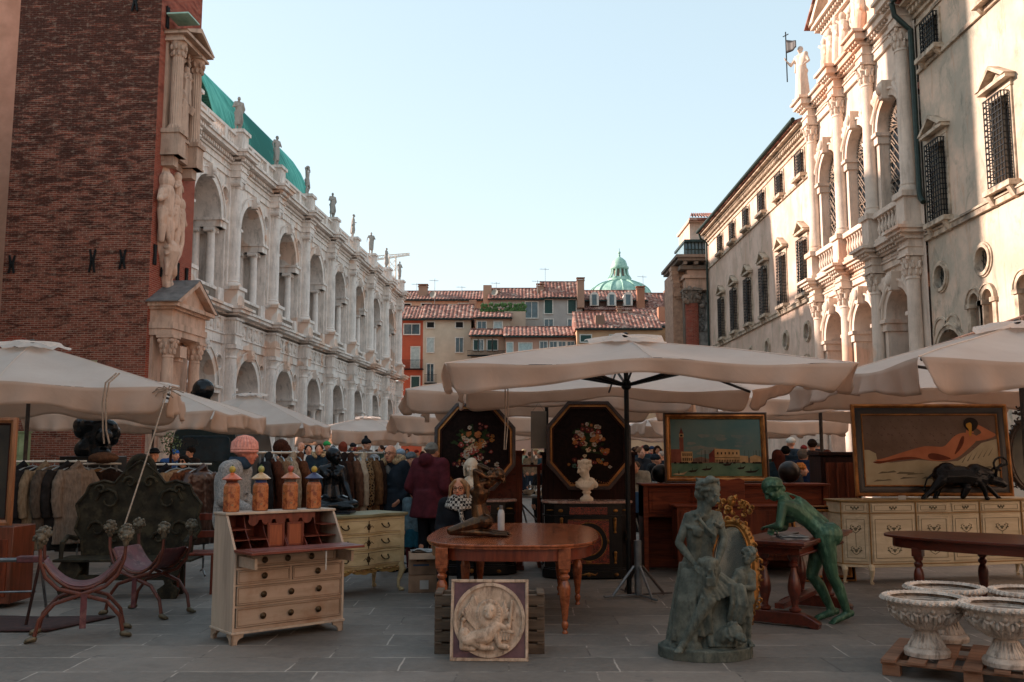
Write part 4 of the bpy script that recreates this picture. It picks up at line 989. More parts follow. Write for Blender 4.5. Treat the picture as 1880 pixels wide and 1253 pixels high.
b = MB(); lbox(b, 1272, 1330, 402, 438, 1, 5); lbox(b, 1268, 1330, 398, 403, .7, 5.2); b.build('roof_room', M['stucco_far'], lc, smooth=0)
b = MB(); a, c = P60(1268, 397), P60(1335, 397); e = P60(1300, 376)[1]+.4; tileroof(b, (a[0], .4, a[1]), (c[0], .4, c[1]), (a[0]+.8, 4, e), (c[0], 4, e), 12, .1); b.box(a[0], c[0], .4, .7, a[1]-.15, a[1]); b.build('roof', M['tiles'], lc, smooth=60)
# ================= figures: one continuous surface grown round a posed skeleton
def pose(k=1., **o):
    """joints of a standing figure 1.7 m * k facing -y; o overrides"""
    J = dict(hd=(0,-.015,1.585), nk=(0,.01,1.44), ch=(0,0,1.27), ws=(0,0,1.08), pv=(0,0,.93),
        sR=(-.185,0,1.40), eR=(-.22,.02,1.12), wR=(-.22,-.03,.88), sL=(.185,0,1.40), eL=(.22,.02,1.12), wL=(.22,-.03,.88),
        hR=(-.09,0,.90), kR=(-.1,-.02,.49), aR=(-.1,.02,.08), tR=(-.12,-.14,.03), hL=(.09,0,.90), kL=(.1,-.02,.49), aL=(.1,.02,.08), tL=(.12,-.14,.03))
    J.update(o); return {a: V(b)*k for a, b in J.items()}
def facing(f, up=(0,0,1)):
    f = V(f).normalized(); x = f.cross(V(up)).normalized(); return Matrix((x, -f, x.cross(f)*1)).transposed()  # columns: x right, -f back, up
def head(b, c, f=(0,-1,0), k=1., up=(0,0,1), fem=False, hair=None):
    f = V(f).normalized(); x = V(up).cross(f).normalized() if abs(f.dot(V(up))) < .98 else V((1,0,0)); u = f.cross(x).normalized()
    if u.dot(V(up)) < 0: u = -u
    m3 = Matrix((x, f, u)).transposed(); q = m3.to_quaternion(); c = V(c)
    def p(a, d, e): return c+(x*a+f*d+u*e)*k
    b.ball(p(0,-.012,.03), (.074*k,.094*k,.088*k), 16, 12, q); b.ball(p(0,.018,-.03), (.06*k,.07*k,.085*k), 14, 10, q)
    b.ball(p(0,.05,-.085), (.032*k,.03*k,.026*k), 10, 8, q)
    b.cap(p(0,.083,.02), p(0,.106,-.028), .009*k, .016*k, 8); b.ball(p(0,.088,-.034), (.019*k,.014*k,.01*k), 8, 6, q)
    b.ball(p(0,.076,-.058), (.026*k,.014*k,.007*k), 8, 6, q); b.ball(p(0,.074,-.068), (.022*k,.014*k,.007*k), 8, 6, q)
    for s in (-1, 1):
        b.ball(p(s*.074,-.01,-.008), (.01*k,.018*k,.03*k), 8, 6, q); b.ball(p(s*.03,.078,.026), (.022*k,.01*k,.008*k), 8, 6, q)
        b.ball(p(s*.031,.07,.008), (.015*k,.012*k,.009*k), 8, 6, q); b.ball(p(s*.04,.055,-.03), (.024*k,.024*k,.028*k), 8, 6, q)
def hand(b, w, d, k=1., palm=(0,0,-1), curl=.35, side=1, fing=True):
    """w wrist, d direction of the hand, palm normal; four unequal bent fingers and a thumb from the side"""
    w, d, n = V(w), V(d).normalized(), V(palm).normalized(); x = d.cross(n).normalized()*side; n = (n-d*n.dot(d)).normalized()
    q = Matrix((x, d, x.cross(d))).transposed().to_quaternion()
    b.ball(w+d*.048*k, (.036*k,.052*k,.016*k), 12, 8, q); b.cap(w, w+d*.02*k, .025*k, .026*k)
    if not fing: b.cap(w+d*.07*k, w+d*.12*k+n*.03*k, .03*k, .02*k); return
    for i, L in enumerate((.068, .08, .074, .056)):
        o = w+d*.085*k+x*(-.027+.018*i)*k; c1 = curl; p0 = o; dd = d
        for j, f in enumerate((.45, .32, .23)):
            dd = (dd*cos(c1)+n*sin(c1)).normalized(); p1 = p0+dd*L*f*k; b.cap(p0, p1, (.0095-.001*j)*k, (.0085-.001*j)*k, 7); p0 = p1
    t0 = w+d*.025*k-x*.03*k; t1 = t0+(d*.7-x*.7+n*.3).normalized()*.038*k; b.cap(t0, t1, .013*k, .011*k, 7); b.cap(t1, t1+(d*.9-x*.1+n*.4).normalized()*.032*k, .011*k, .009*k, 7)
def body(b, J, k=1., f=(0,-1,0), fem=False, up=None, hands=True, hf=None, foot=True, bulk=1., curl=.35, hd=True, back=None):
    g = lambda a: J[a]
    up_ = (g('nk')-g('pv')).normalized()
    if hd: head(b, g('hd'), hf or f, k, up or (0,0,1), fem)
    sx = (g('sL')-g('sR')).normalized(); fw = sx.cross(up_).normalized()
    if fw.dot(V(f)) < 0: fw = -fw
    b.cap(g('nk')-up_*.03*k, g('hd')-up_*.05*k+fw*-.01*k, .056*k, .05*k if not fem else .045*k)
    b.cap(g('sR')*.72+g('nk')*.28, g('nk')+up_*.01, .055*k, .05*k); b.cap(g('sL')*.72+g('nk')*.28, g('nk')+up_*.01, .055*k, .05*k)
    K = k*bulk
    for s, a in ((-1, 'sR'), (1, 'sL')):
        sh = g(a); b.ball(sh, .062*k*(1 if not fem else .85), 10, 8)
        c = g('ch')+sx*s*.07*k; w_ = g('ws')+sx*s*.052*K; p_ = g('pv')+sx*s*.07*K
        b.cap(sh*.8+g('nk')*.2-up_*.03*k, c, .07*K, .092*K); b.cap(c, w_, .092*K, .075*K if fem else .088*K); b.cap(w_, p_, .078*K, .1*K)
        if fem: b.ball(g('ch')+sx*s*.072*k+fw*.082*k-up_*.0*k, (.058*k,.055*k,.06*k), 10, 8)
        else: b.ball(g('ch')+sx*s*.07*k+fw*.045*k+up_*.03*k, (.075*k,.05*k,.06*k), 10, 8)
    for s in 'RL':
        sh, e, w_ = g('s'+s), g('e'+s), g('w'+s)
        b.cap(sh, e, .05*k*bulk, .04*k); b.cap(e, e.lerp(w_, .35), .041*k, .042*k); b.cap(e.lerp(w_, .35), w_, .042*k, .027*k)
        if hands:
            d = (w_-e).normalized(); pal = J.get('p'+s, fw*-.2-sx*(-1 if s == 'R' else 1)); d = J.get('d'+s, d)
            hand(b, w_, d, k, pal, curl, 1 if s == 'R' else -1, hands != 'm')
        h, kn, an, to = g('h'+s), g('k'+s), g('a'+s), g('t'+s)
        b.ball(h+fw*-.035*k-up_*.0, (.1*K,.1*K,.1*K), 12, 8)
        b.cap(h, h.lerp(kn, .5), .093*K, .078*K); b.cap(h.lerp(kn, .5), kn, .078*K, .056*k); c = kn.lerp(an, .32)
        t_ = (an-kn).normalized(); bk = (kn-(h+an)/2); bk = -bk.normalized() if bk.length > .01 else -fw
        b.cap(kn, c+bk*.018*k, .054*k, .057*k); b.cap(c+bk*.018*k, an, .057*k, .036*k)
        if foot:
            fd = (to-an); b.cap(an+V((0,0,-.01*k)), to, .04*k, .03*k); b.ball(an-fd*.25-V((0,0,.02*k)), .036*k, 8, 6)
            sd = V((-fd.y, fd.x, 0)).normalized()
            for i in range(5): q = to+sd*(i-2)*.016*k; b.cap(q, q+fd.normalized()*(.045-.004*abs(i-1))*k-V((0,0,.006*k)), .013*k, .01*k, 6)
def fold_skirt(b, top, bot, rt, rb, n=64, folds=11, amp=.1, seed=0, a0=0, sq=.8, h=8):
    """cloth falling in folds from ring top to ring bot, as a closed body"""
    rr = random.Random(seed); ph = [rr.random()*6.28 for _ in range(4)]; top, bot = V(top), V(bot); vs = []
    for j in range(h+1):
        t = j/h; c = top.lerp(bot, t); r = rt+(rb-rt)*t
        for i in range(n):
            a = 2*pi*i/n; w_ = sin(folds*a+ph[0]+t*.9)*.6+.4*sin((folds*1.7//1)*a+ph[1]-t)+.3*sin(3*a+ph[2])
            q = r*(1+amp*w_*(.25+.75*t)); vs.append(c+V((q*cos(a), q*sin(a)*sq, 0)))
    fs = [(j*n+i, j*n+(i+1)%n, (j+1)*n+(i+1)%n, (j+1)*n+i) for j in range(h) for i in range(n)]
    fs += [tuple(range(n))[::-1], tuple(h*n+i for i in range(n))]
    b.add(vs, fs)
def drape(b, pts, wid, thick=.02, folds=5, amp=.02, n=24, seed=0):
    """band of cloth along pts, as folds: parallel rolls"""
    rr = random.Random(seed); pts = [V(p) for p in pts]
    for i in range(folds):
        o = V(((i/(folds-1)-.5)*wid, rr.uniform(-1,1)*amp, rr.uniform(-1,1)*amp))
        b.tube([p+o*(.8+.3*rr.random()) for p in pts], thick*(.8+.5*rr.random()), 7)
# ---- statues on the loggia building and on the church
def roof_statue(kind, k=1.35):
    b = MB(); rr = random.Random(kind)
    if kind == 0: J = pose(k, sR=(-.17,0,1.4), eR=(-.28,-.05,1.15), wR=(-.1,-.2,1.2), eL=(.3,.05,1.15), wL=(.2,.1,.92), kL=(.16,-.1,.5), aL=(.12,.05,.08))
    elif kind == 1: J = pose(k, eR=(-.3,0,1.2), wR=(-.34,-.1,.98), eL=(.3,-.02,1.18), wL=(.12,-.18,1.12), kR=(-.14,-.1,.5))
    else: J = pose(k, eR=(-.34,0,1.55), wR=(-.12,-.05,1.68), eL=(.35,0,1.5), wL=(.14,-.05,1.66), kL=(.15,-.08,.5))
    body(b, J, k, hands='m', hf=(.3*(kind-1), -1, 0), bulk=1.1)
    if kind != 2: fold_skirt(b, J['ws'], V((0,.02,.35))*k, .13*k, .17*k, 32, 7, .14, kind, h=5); b.cap(J['sL'], J['pv']+V((-.1,0,0)), .06*k, .07*k); b.cap(J['sL']+V((0,.1,0)), V((.12,.14,.4))*k, .07*k, .09*k)
    else: b.ball(J['hd']+V((0,0,.12)), (.2,.16,.14)); fold_skirt(b, J['pv']+V((0,0,.05)), V((0,0,.6))*k, .15*k, .17*k, 32, 7, .12, 3, h=4)
    b.box(-.3, .3, -.25, .25, -.02, .1); b.cap((.1,.1,.1), (.1,.08,.5*k), .1, .08)
    return b
SM = stone('statue_stone', hexc('a9a199'), hexc('8f8a84'), hexc('4f4b47'))
M['statue'] = SM
proto = {}
SL = ['white stone statue on the balustrade, nearest to the brick tower', 'second statue from the tower on the balustrade, holding a staff', 'third statue from the tower, arms raised to its head', 'fourth statue from the tower, before empty sky', 'fifth statue on the balustrade, counted from the tower', 'sixth statue on the balustrade, counted from the tower', 'seventh statue from the tower, last but one', 'statue on the farthest corner pedestal of the balustrade']
for i in range(8):
    kd = (0, 1, 2, 0, 1, 1, 0, 1)[i]
    loc = logg.matrix_basis @ V((i*W, 0, 21.4))
    if kd not in proto:
        o = blob(roof_statue(kd), 'stone_statue', SM, None, .035, 2); proto[kd] = o
    else: o = inst(proto[kd])
    o.location = loc; o.rotation_euler = (0, 0, radians((35, 60, 80, 40, 95, 20, 70, 50)[i])); tag(o, SL[i], 'statue', 'statues along the loggia balustrade')
cs = thing('church_statue', 'sunlit stone statue with a dark metal flag on the church cornice', 'statue', (12.05, 36.95, 16.05), radians(-60))
b = MB(); kk = 1.4
J = pose(kk, eR=(-.35,-.05,1.2), wR=(-.42,-.15,1.35), eL=(.3,0,1.15), wL=(.3,-.2,1.0)); body(b, J, kk, hands='m', bulk=1.1); fold_skirt(b, J['ws'], (0,.02,.05), .16*kk, .24*kk, 32, 8, .14, 5); b.cap(J['sL'], J['pv'], .08*kk, .1*kk); b.box(-.3,.3,-.3,.3,-.02,.1)
b.cap(J['sR']+V((0,.1,0)), J['sR']+V((-.25,.2,-.5)), .1, .05); blob(b, 'figure', M['church'], cs, .035, 2)
b = MB(); b.tube([J['wR']+V((0,0,-.9)), J['wR']+V((0,0,1.3))], .025, 6); b.tube([J['wR']+V((-.15,0,1.15)), J['wR']+V((.15,0,1.15))], .02, 6); b.build('flag_pole', M['iron'], cs)
b = MB(); b.grid(lambda u, v: J['wR']+V((.65*u, .12*sin(u*5)*u, .35+v*.6*(1-u*.5)+.0)), 8, 4); b.build('flag', mat('dark_flag', '2a2624', '1b1817', 5, .6), cs, thick=.02)
# ================= market parasols
def fabric(name, c, c2):
    q = NM(name); n = q.noise(1.2, 5, .6)
    c_ = q.mix(q.ramp(n, [(.3, 0.), (.7, 1.)]), hexc(c), hexc(c2)); q.col(c_)
    nb = q.bump(q.noise(2.2, 5, .55, dist=1.6), .25, .06); q.bump(q.noise(160, 2), .12, .002, nb)
    tr = q.n('ShaderNodeBsdfTranslucent'); q.l(c_, tr.inputs[0]); mx = q.n('ShaderNodeMixShader'); mx.inputs[0].default_value = .5
    out = q.t.nodes['Material Output']; q.l(q.b.outputs[0], mx.inputs[1]); q.l(tr.outputs[0], mx.inputs[2]); q.l(mx.outputs[0], out.inputs[0])
    return q.set(.9, 0, .1)
M['canvas'] = fabric('canvas', 'f0e4da', 'e2d3c8')
M['canvas_shaded'] = fabric('canvas_side_shaded', 'dfc8b7', 'ceb5a2')  # same cloth as the top, the valance's dimmer light put into the colour
POLE_B = mat('black_pole', '141414', '0c0c0c', 20, .45, .6); POLE_G = mat('brown_pole', '4e443e', '3a322e', 20, .55, .3); STEEL = mat('dull_steel', '7d8082', '5f6264', 8, .45, .7); WHITE = mat('white_plastic', 'b5b3ae', '9c9a95', 5, .6)
def parasol(name, label, cx, cy, hx, hy, ze, zp, rz=0, vh=.27, seed=0, pole=True, pmat=None, lift=0., ribs=True, base=True, amp=.03, cap=True, vm=.74):
    rr = random.Random(seed*17+3); r = thing(name, label, 'parasol', (cx, cy, 0), rz, 'market parasols')
    pmat = pmat or POLE_G
    def edge(t):  # t 0..4 round the rim
        k = int(t) % 4; f = t-int(t)
        c = [(-hx,-hy),(hx,-hy),(hx,hy),(-hx,hy)]; a, d = c[k], c[(k+1)%4]
        return V((a[0]+(d[0]-a[0])*f, a[1]+(d[1]-a[1])*f, 0)), f, k
    def rimz(f): return lift*sin(pi*f)-.05*sin(2*pi*f)**2
    N = 96; Mr = 12; ph = [rr.random()*6 for _ in range(6)]
    def P(i, j):
        e, f, k = edge(4*i/N); s = j/Mr
        z = zp+(ze-zp)*s**1.12 + rimz(f)*s**3
        sag = -.035*sin(pi*s)*abs(sin(2*pi*f))*min(hx, 2)
        bow = .03*sin(pi*s)*sin(pi*f)
        z += sag+bow+.006*sin(9*s+ph[0]+k)*sin(6*f*pi+ph[1])
        return V((e.x*s, e.y*s, z))
    b = MB(); vs = [P(i, j) for j in range(1, Mr+1) for i in range(N)]; vs.append(V((0,0,zp)))
    fs = [(j*N+i, j*N+(i+1)%N, (j+1)*N+(i+1)%N, (j+1)*N+i) for j in range(Mr-1) for i in range(N)]
    fs += [(len(vs)-1, i, (i+1)%N) for i in range(N)]; b.add(vs, fs)
    for k in range(8):
        b.tube([P(k*12, j)+V((0,0,.004)) for j in range(1, Mr+1)], .006, 4)
    b.build('canopy', M['canvas'], r, smooth=40)
    # valance on each side, hanging in soft folds, loose at the corners
    for k in range(4):
        b = MB(); L = 2*(hx if k % 2 == 0 else hy); n = int(22*L); out = [V((0,-1,0)), V((1,0,0)), V((0,1,0)), V((-1,0,0))][k]
        p1, p2, p3, p4 = [rr.random()*6.28 for _ in range(4)]; cl, cr = rr.uniform(-.1,.9), rr.uniform(-.1,.9); nf = rr.randint(2, 4)
        def G(u, v):
            f = .004+.992*u; e, _, _ = edge(k+min(f, .9999)); al = V((-out.y, out.x, 0))
            c = min(f, 1-f); cw = math.exp(-c*9)     # close to a corner
            sw = .5-.5*cos(2*pi*f*nf+p1*.15)
            h = vh*(vm+.2*sw*vm/.74+(1.36-vm)*cw)*(1-.5*math.exp(-c*45))
            o = (.012+amp*1.1*sin(2*pi*f*L*.8+p2+.9*sin(5*f))+amp*.8*sin(2*pi*f*L*2.1+p3+1.2*sin(7*f))+amp*.45*abs(sin(pi*f*L*3.1+p4+v*.6)))*v**1.2 + (.07*cw*sin(v*2.2+(p3 if f < .5 else p4)))*1.0*v - .015*v
            sl = (cl if f < .5 else -cr)*.2*cw*v
            return V((e.x, e.y, ze+rimz(f)-h*v)) + out*o + al*sl
        b.grid(G, n, 6)
        b.build('valance', M['canvas_shaded'], r, smooth=70, thick=.004)
    if cap:
        b = MB(); q = .34*min(hx, hy)/1.9
        b.grid(lambda u, v: V((q*v*1.35*cos(2*pi*u)*(1+.08*sin(8*pi*u)), q*v*1.35*sin(2*pi*u)*(1+.08*cos(8*pi*u)), zp+.07-.075*v**1.5+.022*v*sin(2*pi*u*5+ph[2])+.02*v*sin(2*pi*u*9))), 48, 5)
        b.build('vent_cap', M['canvas'], r, smooth=60); b = MB(); b.ball((0,0,zp+.07), (.04,.04,.03)); b.build('finial', pmat, r)
    if pole:
        b = MB(); b.tube([(0,0,.02),(0,0,zp-.02)], .028 if hx < 2.1 else .032, 12); b.build('pole', pmat, r)
        if ribs:
            zh = ze+.0-.02; b = MB(); b.lathe([(.03,zh-.1),(.055,zh-.08),(.06,zh-.02),(.03,zh+.02)], n=12); b.build('hub', pmat, r)
            for i in range(8):
                e, f, k = edge(i/2); s = .98; en = V((e.x*s, e.y*s, zp+(ze-zp)*s**1.12-.03)); m = V((e.x*.5, e.y*.5, zp+(ze-zp)*.5**1.12-.055))
                b = MB(); b.tube([(0,0,zp-.06), m, en], .012, 6, flat=1.6); b.tube([(0,0,zh-.05), m], .013, 6, flat=1.6); b.build('rib', pmat, r)
    return r
parasol('main_parasol', 'large beige square parasol on a black pole, in front over the dining table', 1.3, 10.52, 1.93, 1.93, 2.42, 2.86, 0, .28, 1, pmat=POLE_B, lift=.05, vm=.46, amp=.022)
base = thing('parasol_stand', 'steel cross foot stand of the big front parasol', 'parasol stand', (1.40, 10.52, 0))
b = MB(); b.tube([(0,0,.02),(0,0,.62)], .042, 12); b.build('sleeve', STEEL, base)
for k in range(4):
    a = radians(20+90*k); b = MB(); b.tube([(.05*cos(a), .05*sin(a), .34), (.3*cos(a), .3*sin(a), .05), (.32*cos(a), .32*sin(a), .02)], .016, 6); b.tube([(.04*cos(a), .04*sin(a), .03), (.42*cos(a), .42*sin(a), .03)], .018, 6, flat=.6); b.build('leg', STEEL if k in (2,3) else POLE_G, base)
parasol('parasol', 'big beige parasol at the left front, its corner tied with cord before the brick tower', -6.85, 13.13, 2.0, 2.0, 2.42, 3.1, radians(17), .33, 2, lift=.04)
parasol('parasol', 'beige parasol directly behind the left front one, with deep side folds', -8.06, 20.9, 2.0, 2.0, 2.44, 3.1, 0, .36, 3, amp=.06)
parasol('parasol', 'white topped parasol left of centre before the loggia arches', -8.45, 29.9, 2.2, 2.2, 2.46, 3.42, 0, .36, 4, amp=.07)
parasol('parasol', 'distant pale parasol right of the fur coat racks, turned a little', -5.9, 38, 2.3, 2.5, 2.42, 2.98, radians(28), .5, 5, amp=.07)
parasol('parasol', 'parasol whose corner shows left behind the main parasol', .55, 14.7, 2.02, 1.95, 2.45, 2.93, 0, .3, 6, pmat=POLE_B, vm=.62)
parasol('parasol', 'wide parasol on a brown pole behind the view painting', 5.45, 16.4, 2.25, 2.1, 2.45, 2.95, 0, .25, 7)
parasol('parasol', 'small looking parasol further back left of the octagonal flower paintings', -.7, 23.1, 2.05, 2.1, 2.42, 2.95, 0, .35, 8)
parasol('parasol', 'far parasol seen as a tan strip between the two big framed paintings', 5.85, 25.2, 2.5, 2.2, 2.38, 2.9, 0, .33, 9)
parasol('parasol', 'very distant parasol in the middle behind the crowd', 1.2, 34, 2.3, 2.2, 2.38, 2.9, radians(10), .35, 10)
parasol('parasol', 'very distant parasol right of the black pole', 4.7, 37, 2.3, 2.2, 2.4, 2.9, radians(-12), .4, 11)
parasol('parasol', 'very distant parasol over the crowd left of the centre', -2.9, 46, 2.3, 2.2, 2.35, 2.9, radians(5), .4, 12)
parasol('parasol', 'large beige parasol at the right edge above the nude painting', 5.62, 10.2, 2.0, 2.0, 2.44, 2.97, 0, .3, 13, pmat=POLE_G, amp=.04, vm=.6)
# cords
ROPE = mat('cord', 'a08b78', '7d6a5a', 30, .9)
t = thing('guy_rope', 'thin cord running down from the left front parasol corner past the carved bench', 'rope', (0,0,0)); p, q = at(308, 716, 11.7), at(222, 985, 9.75)
b = MB(); b.tube([p, p.lerp(q, .5)+V((0,0,-.03)), q], .009, 6); b.build('cord', ROPE, t)
b = MB()
for dx in (-3, 3): b.tube([at(216+dx, 686, 11.75), at(197+dx, 703, 11.4), at(191+dx, 740, 11.36), at(192+dx, 790, 11.36), at(196+dx*1.6, 815, 11.36)], .011, 6)
tag(b.build('tie_strap', ROPE, None), 'pale tie strap hanging over the front of the left parasol', 'strap')
b = MB()
for dx in (-2.5, 2.5): b.tube([at(930, 703, 8.95), at(930+dx, 712, 8.95), at(930+dx, 780, 8.95), at(927+dx*.6, 826, 8.95)], .006, 6)
tag(b.build('rope_loop', ROPE, None), 'thin loop of cord hanging before the left flower painting', 'rope')
b = MB()
for k in range(10):
    a = k*.63; c = at(310, 716, 11.74); b.tube([c, c+V((.12*cos(a)-.02, -.03, .05*sin(a))), c+V((.2*cos(a), -.02, .07*sin(a)-.04))], .007, 5)
b.build('cord_knot', ROPE, t)
# ================= furniture
GAIN = 1.35
def wood(name, c1, c2, rough=.35, scale=3, axis=0, coat=.2, spec=.4, c3=None):
    q = NM(name); st = [6,6,6]; st[axis] = .6
    f = q.noise(scale, 7, .65, stretch=tuple(st), dist=.7)
    c = q.mix(q.ramp(f, [(.32, 0.), (.68, 1.)]), hexc(c1), hexc(c2))
    if c3: c = q.mix(q.ramp(q.noise(2.2, 5, .7), [(.5, 0.), (.7, .8)]), c, hexc(c3))
    c = q.mix(1., c, (GAIN, GAIN, GAIN), 'MULTIPLY'); q.col(c); q.bump(q.noise(scale*8, 4, stretch=tuple(st)), .08, .003)
    q.b.inputs['Coat Weight'].default_value = coat; q.b.inputs['Coat Roughness'].default_value = .15
    return q.set(rough, 0, spec)
MAHO = wood('polished_mahogany', '96522f', '5c2e1a', .26, 2.5, 1, .35)
MAHO2 = wood('dark_mahogany', '5a2517', '33140d', .3, 2.5, 0, .25)
WALN = wood('walnut', '6a311b', '3b190e', .6, 3, 2, 0, .2)
WALNX = wood('walnut_long', '74351d', '401b0f', .6, 3, 0, 0, .2)
BURL = mat('burl_veneer', '5e2718', '2f130b', 7, .5, spec=.2, bump=.05, dist=2.5, c3='5e3222', s3=5)
DARKW = wood('dark_wood', '301710', '190c08', .65, 3, 2, 0, .15)
GREYP = wood('worn_grey_paint', 'a89685', '85776a', .6, 1.5, 2, 0, .3, c3='a59886')
BEIGEP = wood('worn_beige_paint', '9c8878', '80705f', .6, 2, 0, 0, .3, c3='7a5c46')
CREAMP = wood('cream_paint', 'b3a07c', '97835f', .55, 2, 0, 0, .3, c3='8a7a58')
CREAM2 = wood('ivory_paint', 'b5a890', '9c8e76', .55, 2, 0, 0, .3, c3='968a72')
EDGE = wood('worn_edge', '6e5640', '54402f', .6, 2, 0, 0)
INNER = wood('inner_wood', '6b2f1f', '42190f', .45, 3, 2, .1)
GOLD = mat('old_gold', '93642f', '523317', 9, .42, .7, bump=.3, bscale=60, bdist=.003)
GOLDW = mat('gilt_frame', 'a8703a', '744822', 6, .42, .45, bump=.2, bscale=40, bdist=.003)
BRASS = mat('dark_brass', '4b3c2a', '2d2319', 20, .4, .8)
BLACKL = mat('black_lacquer', '120e0d', '0b0908', 5, .3, 0, bump=0, spec=.3)
INLAY = mat('red_inlay', '7a2f1c', '20100b', 60, .3, 0, bump=0, dist=1.5, lo=.48, hi=.52)
MARB = mat('pink_marble', '9c7a6c', '6f5349', 14, .25, bump=0, c3='b9a79a', s3=9, dist=2)
WHITEM = mat('white_plaster', 'cbbda9', 'b3a28c', 6, .7, bump=.1)
def turned(b, c, h, r, kind=0, n=16):
    pr = {0: [(.5,0),(.5,.02),(.3,.05),(.55,.09),(.62,.13),(.4,.17),(.5,.2),(.62,.3),(.82,.42),(1.,.55),(1.02,.62),(.85,.68),(.55,.72),(.85,.75),(.9,.78),(.55,.81),(.9,.84),(.95,.88),(.95,.9)],
          1: [(.7,0),(.9,.03),(.9,.06),(.5,.09),(.45,.12),(.62,.2),(.95,.34),(1.,.42),(.8,.56),(.5,.68),(.42,.76),(.7,.8),(.72,.84),(.45,.87),(.8,.93),(.85,1.)]}[kind]
    b.lathe([(q*r, z*h) for q, z in pr], c, n)
    if kind == 0: b.box(c[0]-r, c[0]+r, c[1]-r, c[1]+r, c[2]+h*.88, c[2]+h)
def bracket(b, x, y, sx, sy, h, t=.02, L=.11):
    # corner bracket foot: two shaped cheeks
    pf = [(0,0), (.05,0), (.055,h*.35), (.075,h*.55), (.1,h*.62), (L,h*.95), (L,h), (0,h)]
    b.prism([(x+sx*p, z) for p, z in pf], y, y+sy*t, 'y'); b.prism([(y+sy*p, z) for p, z in pf], x, x+sx*t, 'x')
